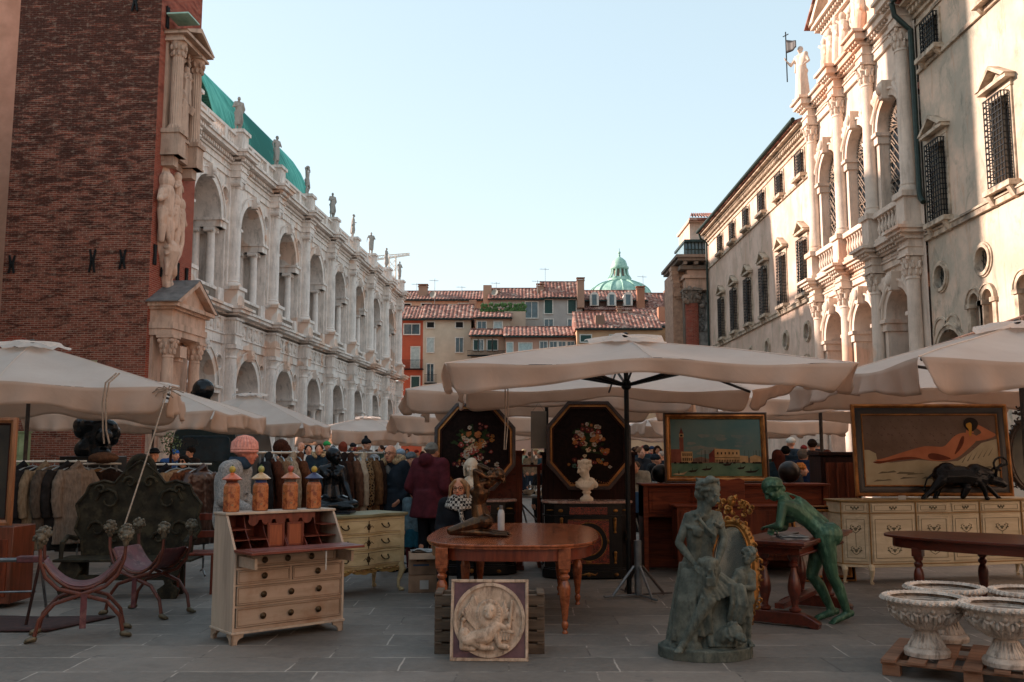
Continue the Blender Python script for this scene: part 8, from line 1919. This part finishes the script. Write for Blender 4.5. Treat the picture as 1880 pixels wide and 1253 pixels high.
# the crowd
CR = [ # px, py head, Y, rz deg, pose, coat, long, trousers, hair, hood, label
 (283,838,15.5,10,'stand','17181b',0,'15161a',('hat','141416'),0,'person in a black brimmed hat at the left behind the carved bench'),
 (316,824,18.5,60,'look','22406b',0,'1c2027',('cap','1d4a8a'),0,'person in a blue cap bending forward left of the dark van'),
 (350,832,20,-30,'stand','2b2320',0,'1a1a1d',('curly','201814'),0,'dark curly haired person before the dark van'),
 (338,848,15.2,-10,'stand','2a2a2c',0,'1c1c1e',('long','17120f'),0,'dark haired woman with sunglasses behind the fur coats at the left'),
 (517,842,15.5,-20,'stand','5a5048',0,'26262a',('curly','8d8a86'),0,'grey haired shopper behind the hanging coat shoulders'),
 (553,822,23,-15,'stand','1c2229',0,'191a1e',('thin','5a4436'),0,'balding man in a dark jacket left of the woman in white'),
 (566,827,21,20,'arms','c4bfb6',0,'2b2b30',('short','16110e'),0,'dark haired woman in a white fluffy jacket holding something'),
 (586,826,19.5,5,'arms','1e2a33',.1,'1c1c20',('short','3a2418'),0,'man with joined hands and fur collared dark coat'),
 (600,820,27,40,'stand','23282c',0,'1b1b1f',('beanie','2f8a4a'),0,'person in a bright green hat in the crowd'),
 (630,820,25,180,'stand','202c38',0,'1b1b1f',('long','6a2f1f'),0,'red haired person in a dark blue coat in the crowd'),
 (648,822,30,170,'stand','1f2126',0,'1b1b1f',('beanie','1a1b20'),0,'person in a black beanie right of the red haired one'),
 (660,830,24,10,'stand','4a3a34',0,'1b1b1f',('curly','7a4a2c'),0,'ginger curly head behind the middle of the coat rack'),
 (672,817,22.5,70,'stand','6a5a52',0,'1b1b1f',('bobble','17181c'),0,'person in a black bobble hat in the crowd'),
 (685,833,19.5,30,'look','45484c',0,'1b1b1f',('beanie','70757a'),0,'person in a striped grey beanie behind the coat rack'),
 (700,826,27,-40,'stand','2a3a30',0,'1b1b1f',('short','2a1c14'),0,'person in a green jacket behind the bespectacled man'),
 (739,824,16.5,-20,'look','c0b59f',0,'2a2c30',('cap','7d8d9a'),0,'person in a pale blue cap and light jacket right of the bespectacled man'),
 (752,832,15,25,'look','191c1f',.2,'15161a',('beanie','5c6468'),0,'person in a grey beanie looking down beside the maroon coat'),
 (1168,846,15.4,-20,'look','8d8779',0,'26262a',('short','4c4036'),0,'person in a pale patterned jacket right of the black pole'),
 (1176,832,19,30,'stand','20242a',0,'1b1b1f',('short','6b4a34'),0,'brown haired person by the glassware table'),
 (1186,826,23,180,'stand','1d2b33',0,'1b1b1f',('short','1a1512'),0,'person in a dark teal jacket behind the glassware table'),
 (1196,834,18,90,'look','15171b',0,'15161a',('beanie','20242a'),0,'person dressed in black leaning over the glassware'),
 (1207,827,25,0,'stand','5b5148',0,'1b1b1f',('long','3a2418'),0,'long haired person just left of the view painting'),
 (1215,838,20,-60,'stand','22262b',0,'1b1b1f',('short','8d8278'),0,'fair haired person touching the left edge of the view painting'),
 (1427,838,16,200,'stand','1d2f38',0,'16181c',('long','4a2218'),0,'woman with long auburn hair just right of the view painting'),
 (1444,818,17.5,180,'look','1c2c3a',0,'16181c',('short','141212'),0,'person in a navy jacket seen from behind, left of the white cap'),
 (1452,812,20,190,'stand','243442',0,'16181c',('cap','b5b0a6'),0,'tall person in a white cap seen from behind'),
 (1472,826,15.4,150,'look','1e2a44',0,'1b1e26',('curly','6d6259'),0,'man with curly grey hair in a blue padded jacket, from behind'),
 (1491,818,18.5,175,'stand','3a2a24',0,'16181c',('short','2a1c16'),0,'man in a brown leather jacket seen from behind'),
 (1503,814,23,185,'stand','1b2027',0,'16181c',('short','8a8178'),0,'grey haired person behind the leather jacketed man'),
 (1519,838,16,170,'stand','2f2b28',0,'16181c',('short','5a3226'),0,'auburn head just left of the tall dark cupboard'),
 (990,852,14.6,100,'look','181b20',0,'15161a',('beanie','7a2a28'),0,'person in dark clothes between the two flower paintings'),
]
for (px, py, Y, rz, ps, jc, lg, tr, hr, hd_, lb) in CR:
    person(lb, at(px, py, Y).x, Y, radians(rz), ps, hz(px, py+ (8 if ps == 'look' else 0), Y), jc, lg, 1.12, tr, hr, bool(hd_), vox=.024, group='shoppers in the crowd', extra=(lambda r, J: (furcollar(r, J),)) if 'fur collared' in lb else ((lambda r, J: glasses(r, J, True)) if 'sunglasses' in lb else (face_marks if abs(rz) < 80 else None)))
b = None
# bending ginger haired person in the right gap
person('ginger haired person bending forward behind the dark ball', at(1462, 852, 14.3).x, 14.3, radians(70), 'look', .86, '24262a', 0, 1.12, '1b1b1f', ('curly','a5602c'), vox=.02, group='shoppers in the crowd')
# far crowd between the parasol edges and the furniture
rr = random.Random(21); COLS = ['1c1f24','2a3340','3d2a24','4a1f22','23352c','555049','7a6a58','1a2a3c','6b2e2a','2b2b2e','8a8378','203a44','3a3f2c','5a2f3c']
HAIR = [('short','2a1c14'),('short','5a4030'),('long','2c1a12'),('beanie','23262c'),('beanie','7a2c28'),('curly','6a5040'),('short','8d857c'),('bobble','3a5a6a'),('cap','23324a'),('beanie','a89a7c')]
ADJ = {'1c1f24':'black','2a3340':'slate blue','3d2a24':'brown','4a1f22':'dark red','23352c':'dark green','555049':'grey','7a6a58':'tan','1a2a3c':'navy','6b2e2a':'brick red','2b2b2e':'charcoal','8a8378':'pale grey','203a44':'teal','3a3f2c':'olive','5a2f3c':'plum'}
HN = {'2a1c14':'short dark hair','5a4030':'short brown hair','2c1a12':'long dark hair','23262c':'a dark beanie','7a2c28':'a red beanie','6a5040':'curly hair','8d857c':'short grey hair','3a5a6a':'a blue bobble hat','23324a':'a navy cap','a89a7c':'a beige beanie'}
PLACE = {0:'far back before the loggia arches', 1:'far back in the middle', 2:'far back beside the black pole', 3:'far back at right'}
spots = [(548+i*13.5+rr.uniform(-4,4), rr.uniform(26, 48), 0) for i in range(18)]+[(1164+i*6.2, rr.uniform(27, 44), 2) for i in range(9)]+[(962+i*11, rr.uniform(24, 40), 1) for i in range(4)]+[(1424+i*13, rr.uniform(24, 28), 3) for i in range(8)]
seen = set()
for n, (px, Y, pl) in enumerate(spots):
    for tries in range(60):
        jc = rr.choice(COLS); hr = rr.choice(HAIR)
        if (jc, hr[1], pl) not in seen: break
    seen.add((jc, hr[1], pl))
    person('person in %s coat with %s, %s' % (ADJ[jc], HN[hr[1]], PLACE[pl]), at(px, 828, Y).x, Y, radians(rr.uniform(0, 360)), rr.choice(('stand','walk','pocket','arms')), rr.uniform(.93, 1.06), jc, rr.choice((0, 0, .3)), 1.12, rr.choice(('1b1b1f','26303c','2e2620')), hr, vox=.03, group='shoppers in the crowd')
# ================= coat racks and market clutter
def fur(name, c, c2, leop=False):
    q = NM(name); f = q.noise(26, 5, .7, stretch=(1.6,1.6,.35))
    c = q.mix(q.ramp(f, [(.3, 0.), (.7, 1.)]), hexc(c), hexc(c2))
    if leop:
        vo = q.n('ShaderNodeTexVoronoi', feature='DISTANCE_TO_EDGE'); vo.inputs['Scale'].default_value = 24; q.l(q.co, vo.inputs['Vector']); c = q.mix(q.ramp(vo.outputs['Distance'], [(.1, 0.), (.2, 1.)]), c, hexc('241a14'))
    q.col(c); q.bump(q.noise(60, 4, .8, stretch=(1.5,1.5,.4)), .9, .012); return q.set(.95, 0, .1)
def coatfn(kind):
    def fn(b):
        rr = random.Random(kind); L = (1.02, .78, .95, .62)[kind]; tk = (.075, .07, .1, .09)[kind]
        n = 40; vs = []; H = 16
        for j in range(H+1):
            t = j/H; z = -L*t; wd = .05+.17*min(1, (t/.1))**.6 if t < .1 else .22+.05*t; th = (.04+tk*min(1, t/.12)) if t < .12 else tk+.04*t
            for i in range(n):
                a = 2*pi*i/n; q = 1+.1*t*sin(5*a+kind)+.07*t*sin(9*a+2*kind+t*2); vs.append((th*cos(a)*q, wd*sin(a)*q, z))
        b.add(vs, [(j*n+i, j*n+(i+1)%n, (j+1)*n+(i+1)%n, (j+1)*n+i) for j in range(H) for i in range(n)]+[tuple(range(n)), tuple(H*n+i for i in range(n))[::-1]])
        for q in (-1, 1): b.tube([(0,q*.17,-.05),(.03,q*.25,-.2),(.05,q*.27,-.42),(.06,q*.24,-.62)], [.06,.068,.062,.05], 12)
        if kind in (0, 2): b.tube([(.02,-.07,-.03),(.05,0,.04),(.02,.07,-.03),(.07,.06,-.15),(.085,.03,-.3)], [.04,.05,.04,.035,.02], 10)
        b.tube([(tk+.005,0,-.08),(tk+.03,.01,-L*.5),(tk+.04,0,-L+.02)], .016, 6)
    return fn
HANG = mat('hanger_plastic', '7a8488', '596266', 8, .35)
def rack(name_label, p0, p1, z, coats, grp):
    p0, p1 = V(p0), V(p1); d = (p1-p0); L = d.length; an = atan2(d.y, d.x)
    r = thing('clothes_rack', name_label, 'clothes rack', (p0.x, p0.y, 0), an)
    b = MB(); b.tube([(-.06,0,z),(L+.06,0,z)], .015, 10); b.build('rail', mat('pale_rail','b9b2a6','8f897e',5,.35,.3), r)
    for x in (0, L): 
        b = MB(); b.tube([(x,0,z),(x,0,.1)], .013, 8); b.tube([(x,-.28,.05),(x,0,.1),(x,.28,.05)], .013, 8); b.build('leg', STEEL, r)
    n = len(coats)
    for i, (lb, m, kind, tw) in enumerate(coats):
        t = (i+.5)/n; p = p0.lerp(p1, t); c = thing('hanging_coat', lb, 'coat', (p.x, p.y, z-.07), an+radians(tw)-pi/2 if False else an+radians(tw), grp)
        o = put(('coat', kind), coatfn(kind), 'garment', m, c, .014, 1, .018, .05); 
        h = MB(); h.tube([(0,-.2,-.05),(0,-.1,-.0),(0,0,.02),(0,.1,.0),(0,.2,-.05)], .009, 6); h.tube([(0,0,.02),(0,0,.05),(.0,.02,.075),(.0,.0,.092),(0,-.018,.08)], .004, 5); h.build('hanger', HANG, c)
F = lambda c, c2, **k: fur('fur_'+c, c, c2, **k)
BLK = cloth('black_wool', '17171a', '0f0f11'); LEA = mat('brown_leather', '3a2219', '22130e', 5, .35, bump=.4, bscale=10)
rack('long coat rack with dark fur coats behind the cream commode', (at(606,840,12.0).x, 12.0, 0), (at(722,838,13.3).x, 13.3, 0), 1.585, [
 ('dark brown fur coat at the left end of the right coat rack', F('38251d','1d1310'), 0, -52), ('black brown fur coat second on the right coat rack', F('271b17','130e0c'), 0, -48), ('reddish brown fur coat third on the right rack', F('4a2e22','261712'), 0, -55),
 ('light brown fur jacket beside the cream one on the right rack', F('6b4a38','3e291f'), 1, -46), ('cream white long fur coat in the middle of the right rack', F('b5a48e','8f7c66'), 2, -50), ('leopard spotted coat on the right rack', F('8a6d4c','6b5238', leop=True), 1, -52),
 ('caramel brown coat right of the leopard spotted one', F('7a5638','4a3220'), 1, -45), ('dark brown smooth coat near the right end of the rack', F('3b2820','1f1410'), 1, -52), ('silver grey fur coat near the bespectacled man', F('7d7a76','4b4947'), 3, -48), ('black coat last on the right coat rack', BLK, 1, -50)], 'coats on the racks')
rack('short coat rack behind the seller in the pink hat', (at(478,833,11.0).x, 11.0, 0), (at(552,833,12.0).x, 12.0, 0), 1.59, [
 ('empty looking black coat just right of the seller', BLK, 0, -60), ('rust brown fur coat on the short rack', F('5a3222','331b13'), 1, -50), ('tan fur jacket on the short rack', F('8a6b50','5e4433'), 1, -48), ('cream and brown striped shearling on the short rack', F('b0a08a','6e543e'), 2, -50), ('chestnut fur coat beside the black bronze figure', F('6a4029','3b2217'), 2, -42)], 'coats on the racks')
rack('coat rack between the carved bench and the bureau', (at(268,851,11.9).x, 11.9, 0), (at(380,848,12.2).x, 12.2, 0), 1.44, [
 ('ginger fur hooded jacket left on the rack by the bench', F('7d4a2a','4e2b19'), 3, -62), ('black long coat with fur collar behind the bench', BLK, 0, -66), ('sand coloured fur jacket behind the bench top', F('9a7b5c','6b4f39'), 3, -58), ('quilted copper fur coat behind the bench', F('6e4028','40241a'), 1, -60), ('shiny dark leather hooded coat beside the bureau', LEA, 2, -58)], 'coats on the racks')
rack('coat rack at the left before the brick tower', (at(30,846,11.6).x, 11.6, 0), (at(150,848,11.9).x, 11.9, 0), 1.48, [
 ('black coat at the far left end of the rack', BLK, 0, -60), ('second black coat on the left rack', cloth('black_cloth2','1b1a1c','111113'), 1, -55), ('beige sheepskin coat on the left rack', F('8d7a64','64533f'), 0, -62), ('grey brown suede coat on the left rack', F('5d5147','3d342d'), 1, -55), ('dark coat between two pale furs on the left rack', cloth('dark_cloth3','201c1b','141211'), 0, -60), ('pale taupe fur coat at the right end of the left rack', F('8a7869','5d4f44'), 2, -58)], 'coats on the racks')
rack('lower clothes rack behind the carved bench', (at(150,852,12.4).x, 12.4, 0), (at(214,852,12.6).x, 12.6, 0), 1.44, [
 ('black fur stole left on the lower rack', BLK, 3, -60), ('brown fox fur hanging behind the bench top', F('9a6f48','5c3d26'), 3, -55), ('dark mink hanging behind the bench top', F('2e211b','191210'), 1, -58)], 'coats on the racks')
# fur hats on a stand
t = thing('fur_hat_display', 'brown fur hat on a stand above the short coat rack', 'hat', (at(516,815,12.4).x, 12.4, 1.42), 0)
b = MB(); b.ball((0,0,.24), (.11,.12,.11)); b.ball((.06,0,.17), (.09,.1,.12)); blob(b, 'fur_hat', F('4a2a1e','29160f'), t, .014, 1, .02, .04); b = MB(); b.tube([(0,0,-1.45),(0,0,.16)], .012, 6); b.build('stand', STEEL, t)
t = thing('fur_beret', 'flat brown fur hat lying above the left clothes racks', 'hat', (at(190,842,12.3).x, 12.3, 1.46)); b = MB(); b.ball((0,0,.06), (.2,.16,.075)); blob(b, 'fur_hat', F('6a4e3c','4a3428'), t, .014, 1, .014, .04)
# dark hat shaped sculpture looming over the parasols
t = thing('helmeted_bust', 'black bust wearing a brimmed helmet, on a tall post above the parasols', 'statue', (at(366,728,25).x, 25, 0)); h0 = at(366,735,25).z; b = MB()
b.ball((.1,0,h0+.28), (.3,.26,.3)); b.tube([(-.25,0,h0+.22),(-.02,0,h0+.12),(.2,0,h0-.05),(.32,0,h0+.0)], [.02,.16,.14,.03], 10); b.ball((-.15,0,h0-.05), (.3,.2,.2)); b.cap((-.1,0,h0-.2), (-.1,0,h0-.6), .3, .4); blob(b, 'bust', BLACKB, t, .03, 2)
b = MB(); b.box(-.4,.3,-.3,.3,0,h0-.5); b.build('pedestal', BLACKL, t, bevel=.02)
# van
t = thing('dark_van', 'dark van with large rounded rear window parked before the portal', 'van', (at(376,830,24.5).x, 24.5, 0), radians(4)); VB = mat('van_paint', '15201f', '101817', 3, .3, .1, bump=0)
b = MB(); pf = [(-.88,.35),(.88,.35),(.95,.9),(.93,1.5),(.8,2.15),(.66,2.25),(-.66,2.25),(-.8,2.15),(-.93,1.5),(-.95,.9)]; b.prism(pf, 0, 4.6, 'y'); b.build('body', VB, t, bevel=.06)
b = MB(); b.prism([(-.7,1.35),(.7,1.35),(.64,1.95),(.55,2.02),(-.55,2.02),(-.64,1.95)], -.015, .02, 'y'); b.build('rear_window', mat('van_glass','0b1214','1a2a30',1.5,.08), t, bevel=.01)
for q in (-1, 1):
    b = MB(); b.box(q*.82-.06, q*.82+.06, -.03, .03, .85, 1.35); b.build('tail_light', mat('tail_red','5a1512','3a0d0b',9,.2), t, bevel=.01)
    for y in (.8, 3.8): b = MB(); b.tube([(q*.8-.1,y,.34),(q*.8+.1,y,.34)], .34, 20); b.build('wheel', mat('tyre','121212','0b0b0b',30,.8), t)
# black sculpture on a plinth behind the racks
t = thing('black_carving', 'big black rough sculpture on a dark plinth before the brick tower', 'statue', (at(176,830,15.5).x, 15.5, 0)); b = MB(); zz = at(176,838,15.5).z; rr = random.Random(4)
for i in range(30): b.ball((rr.uniform(-.24,.24), rr.uniform(-.15,.15), zz+rr.random()*.52), .1+.06*rr.random(), 8, 6)
b.cap((0,0,zz), (.05,0,zz+.5), .2, .18); blob(b, 'carving', BLACKB, t, .02, 2); b = MB(); b.box(-.48,.42,-.25,.25,.0,zz); b.build('plinth', BLACKL, t, bevel=.01)
# green cupboard on the tower wall, arch and plaque
t = thing('green_meter_cupboard', 'small pale green cupboard door at the foot of the brick tower', 'cupboard', (at(37,815,33.5).x, 33.4, 0)); z1, z0 = at(37,795,33.4).z, at(37,838,33.4).z
b = MB(); b.box(-.28,.28,0,.3,0,z1); b.box(-.33,.33,-.04,.3,z1,z1+.06); b.build('body', mat('pale_green','7f8a66','66704f',4,.6), t, bevel=.01)
for q in (-1, 1): b = MB(); b.box(q*.14-.12,q*.14+.12,-.025,.0,z0+.05,z1-.06); b.box(q*.14-.08,q*.14+.08,-.035,-.024,z0+.1,z1-.11); b.build('door', mat('pale_green2','8b966f','6f7a58',4,.6), t)
t = thing('wall_plaque', 'small yellowed plaque on the brick tower above the left parasol', 'plaque', at(164,668,34.9)); b = MB(); b.box(-.28,.28,-.03,.02,-.14,.1); b.build('plate', mat('plaque','a39a78','857c5e',8,.7), t, bevel=.01)
b = MB(); b.box(-.3,.3,-.04,.02,.1,.13); b.build('top_moulding', mat('plaque2','8d8466','6f674e',8,.7), t)
# left edge: tall framed picture on a chest, folding stand
t = thing('edge_framed_picture', 'brown framed dark picture cut by the left edge', 'picture frame', (at(-45,965,9.8).x, 9.8, at(0,965,9.8).z)); frame(t, at(22,900,9.8).x-at(-45,900,9.8).x, 1.12, ((0,.06,.05,wood('frame_brown','8a5a38','5e3a22',.45,3,2,.1),'frame'),(.06,.08,.03,DARKW,'inner_frame')))
b = MB(); w_ = at(22,900,9.8).x-at(-45,900,9.8).x; b.add([(.07,-.01,.07),(w_-.07,-.01,.07),(w_-.07,-.01,1.05),(.07,-.01,1.05)], [(0,1,2,3)]); b.build('picture', mat('dark_picture','2b2823','1a1816',3,.35,c3='3d3a30'), t, smooth=0)
t = thing('low_chest', 'reddish brown chest under the framed picture at the left edge', 'chest', (at(-60,990,9.75).x, 9.75, 0)); w_ = at(24,990,9.75).x-at(-60,990,9.75).x; b = MB(); b.box(0,w_,0,.45,.05,at(0,966,9.75).z-.01); b.build('body', wood('chest_wood','6a3522','41200f',.4,3,2,.2), t, bevel=.006)
b = MB(); b.box(.05,w_-.05,-.015,.0,.12,.7); b.build('door', WALN, t, bevel=.004)
t = thing('folding_trestle', 'grey folding trestle with reddish cloth strip at the lower left edge', 'trestle', (-4.7, 8.95, 0), radians(10))
for x in (-.3, .22):
    for q in (-1, 1): b = MB(); b.tube([(x,0,.58),(x+q*.03,q*.22,0)], .014, 7); b.build('leg', STEEL if q > 0 else DARKW, t)
b = MB(); b.tube([(-.38,0,.585),(.3,0,.585)], .02, 8); b.build('top_bar', STEEL, t); b = MB(); b.box(.02,.28,-.05,.05,.56,.62); b.build('cloth_strip', LEATH, t, bevel=.01)
b = MB(); b.tube([(-.3,-.08,.3),(.22,-.08,.3)], .01, 6); b.build('brace', STEEL, t)
b = MB(); b.grid(lambda u, v: V((-5.6+1.45*u+.3*v, 8.5+.75*v, .012+.006*sin(9*u))), 10, 6); tag(b.build('ground_cloth', mat('dark_red_rug','3a2422','251817',14,.95), None, thick=.012), 'dark red rug with pale edge on the ground at the left edge', 'rug')
# chair legs and steel stand between bench and bureau
t = thing('cane_chair', 'small reddish chair standing between the carved bench and the bureau', 'chair', (-3.62, 10.9, 0), radians(10)); b = MB(); b.box(-.2,.2,-.2,.2,.43,.46); b.build('seat', INNER, t, bevel=.006); b = MB(); b.box(-.18,.18,.185,.2,.6,.68); b.box(-.18,.18,.185,.2,.8,.88); b.build('backrest', INNER, t, bevel=.004)
for x in (-.18,.18):
    b = MB(); b.tube([(x,-.18,.43),(x,-.19,0)], .016, 7); b.build('leg', INNER, t); b = MB(); b.tube([(x,.19,.92),(x,.19,.43),(x,.22,0)], .016, 7); b.build('leg', INNER, t)
# cardboard boxes
CB = mat('cardboard', '8a6e58', '765c48', 3, .85, c3='6b5341')
def cbox(label, x, y, z, w_, d, h, rz, flaps):
    r = thing('cardboard_box', label, 'box', (x, y, z), rz, 'cardboard boxes by the table'); b = MB(); b.box(-w_/2,w_/2,-d/2,d/2,0,h); b.build('carton', CB, r, bevel=.004)
    if flaps:
        b = MB(); b.X = Matrix.Translation((0,-d/2,h)) @ Matrix.Rotation(radians(25),4,'X'); b.box(-w_/2,w_/2,-.13,0,0,.004); b.X = Matrix.Translation((w_/2,0,h)) @ Matrix.Rotation(radians(-20),4,'Y'); b.box(0,.12,-d/2,d/2,0,.004); b.build('flap', CB, r)
        b = MB(); b.box(-.12,.06,-d/2-.003,-d/2-.0005,.1,.12); b.build('blue_band', mat('blue_print','2d4a66','263d55',9,.8), r); b = MB()
        for k in range(7): b.box(-.08+.016*k,-.07+.016*k,-d/2-.003,-d/2-.0005,.15,.17 if 0 < k < 6 else .178)
        b.build('print', mat('dark_print','4a3a30','3a2d25',9,.8), r)
        t = thing('newspaper', 'crumpled papers lying on top of the cardboard boxes', 'paper', (x,y,z+h+.005), .3); b = MB(); b.grid(lambda u, v: V((-.14+.28*u, -.1+.2*v, .02+.02*sin(7*u+3*v)*cos(5*v))), 12, 8); b.build('sheets', mat('newsprint','9a9a96','5c5d5e',30,.8), t, thick=.003)
    else:
        b = MB(); b.box(-.05,.05,-d/2-.003,-d/2-.0005,.04,.14); b.build('label', WHITE, r)
cbox('lower cardboard box with white label, beside the dining table', -1.02, 11.0, 0, .36, .3, .2, .1, False); cbox('upper open cardboard box with blue band, beside the dining table', -1.03, 10.98, .202, .34, .28, .24, .14, True)
# bottle, candle, panel
t = thing('metal_bottle', 'white metal drinking bottle standing on the dining table', 'bottle', (at(920,960,9.9).x, 9.9, .783)); b = MB(); b.lathe([(.034,0),(.036,.01),(.036,.17),(.03,.2),(.02,.215)], n=24); b.build('body', mat('white_metal','a7aaac','8d9092',4,.3), t); b = MB(); b.lathe([(.021,.215),(.022,.25),(.018,.255)], n=20); b.build('cap', STEEL, t)
t = thing('white_candle', 'tall cream candle standing between the two octagonal paintings', 'candle', (at(977,852,13.2).x, 13.2, 1.44)); b = MB(); b.lathe([(.014,0),(.014,.2),(.004,.205)], n=14); b.build('wax', WHITEM, t); b = MB(); b.lathe([(.03,-.02),(.02,0),(.016,.01)], n=14); b.build('holder', BRASS, t)
t = thing('small_table', 'dark stand carrying the cream candle between the paintings', 'stand', (at(972,870,13.3).x, 13.3, 0)); b = MB(); b.box(-.16,.16,-.15,.15,1.39,1.42); b.build('top', WALN, t, bevel=.004)
for q in (-1, 1):
    for q2 in (-1, 1): b = MB(); b.box(q*.13-.02,q*.13+.02,q2*.12-.02,q2*.12+.02,0,1.3895); b.build('leg', WALN, t)
t = thing('paper_bag', 'plain grey brown board hanging between the two octagonal paintings', 'board', (at(989,825,12.5).x, 12.5, at(989,824,12.5).z)); b = MB(); b.box(-.105,.105,0,.03,0,.5); b.build('board', mat('plain_board','6d645a','5f574e',3,.9), t, bevel=.003); b = MB(); b.tube([(-.08,.015,.5),(0,.015,.62),(.08,.015,.5)], .004, 5); b.build('string', ROPE, t)
# glassware tables
GL = NM('clear_glass'); GL.b.inputs['Transmission Weight'].default_value = .85; GL.col(hexc('cfd6d6')); GL = GL.set(.05)
TC = mat('blue_cloth', '2c5378', '21405e', 4, .85); TW_ = mat('pale_table_top', 'a4a7a8', '8a8e90', 5, .5)
def gtable(label, x, y, w_, d, n, seed, cloth_):
    t = thing('trestle_table', label, 'table', (x, y, 0)); b = MB(); b.box(-w_/2,w_/2,-d/2,d/2,.93,.96); b.build('tabletop', TW_, t)
    b = MB(); b.box(-w_/2+.002,w_/2-.002,-d/2-.01,-d/2-.002,.62,.955) if cloth_ else b.tube([(-w_/2,-d/2+.05,.92),(w_/2,-d/2+.05,.3)], .014, 6)
    b.build('cloth' if cloth_ else 'brace', TC if cloth_ else STEEL, t)
    for q in (-1, 1):
        for q2 in (-1, 1): b = MB(); b.tube([(q*(w_/2-.05),q2*(d/2-.05),.93),(q*(w_/2-.3)*(1 if cloth_ else -.8),q2*(d/2-.05),0)], .013, 6); b.build('leg', STEEL, t)
    rr = random.Random(seed); kinds = ['glass', 'glass', 'cup', 'tray', 'bowl']
    shapes = {'glass': [(.03,0),(.006,.008),(.006,.06),(.032,.09),(.036,.14),(.032,.142)], 'cup': [(.02,0),(.03,.03),(.042,.065),(.038,.066)], 'tray': [(.0,0),(.09,.004),(.11,.018),(.1,.02)], 'bowl': [(.03,0),(.07,.04),(.085,.07),(.08,.07)]}
    base_ = {}
    cols = {'glass': 'clear', 'cup': 'white', 'tray': 'silver', 'bowl': 'pale'}
    for i in range(n):
        k = kinds[i % 5]; loc = (x+rr.uniform(-w_/2+.08, w_/2-.08), y+rr.uniform(-d/2+.08, d/2-.08), .961)
        lb = 'small %s %s among the glassware on the %s' % (cols[k], k, label.split(' standing')[0].split(' with')[0])
        if k not in base_: b = MB(); b.lathe(shapes[k], n=16, cap=False); o = b.build('tableware', {'glass': GL, 'cup': WHITEM, 'tray': STEEL, 'bowl': WHITEM}[k], None); base_[k] = o
        else: o = inst(base_[k])
        o.location = loc; tag(o, lb, k, 'glassware %s' % ('right of the pole' if cloth_ else 'between the paintings'))
gtable('pale table with blue cloth and glassware right of the black pole', at(1193,885,15.6).x, 15.6, .75, .7, 30, 3, True)
gtable('folding table with crossed legs between the two cabinets', at(985,900,14).x, 14.0, .6, .6, 18, 5, False)
# leafy pot plant at the left
t = thing('potted_shrub', 'small leafy shrub behind the coats left of the blue cap', 'plant', (at(312,835,17).x, 17, 0)); b = MB(); rr = random.Random(9); zc = at(312,815,17).z
for i in range(260):
    a, e, q = rr.random()*6.28, rr.uniform(-1.4,1.5), rr.random()**.4*.2; c = V((q*cos(a)*cos(e), q*sin(a)*cos(e), zc+q*1.1*sin(e))); u = V((rr.gauss(0,1),rr.gauss(0,1),rr.gauss(0,1))).normalized()*.03; v_ = u.cross(V((rr.random(),rr.random(),1))).normalized()*.014; b.add([c-u, c+v_, c+u, c-v_], [(0,1,2,3)])
b.build('crown', mat('shrub_leaves','5f6a3c','333d24',9,.7), t, smooth=0); b = MB(); b.tube([(0,0,0),(.02,0,zc)], [.05,.02], 7); b.build('trunk', DARKW, t)
# small brick arch over the tower's low opening
b = MB(); q = at(26, 652, 34.9); b.arc(q.x, q.z, .45, .72, 34.86, 35.1, 0, pi, 20); tag(b.build('brick_arch', M['brick_side'], None), 'low arch of bricks in the tower wall at the far left', 'arch')
# litter on the paving
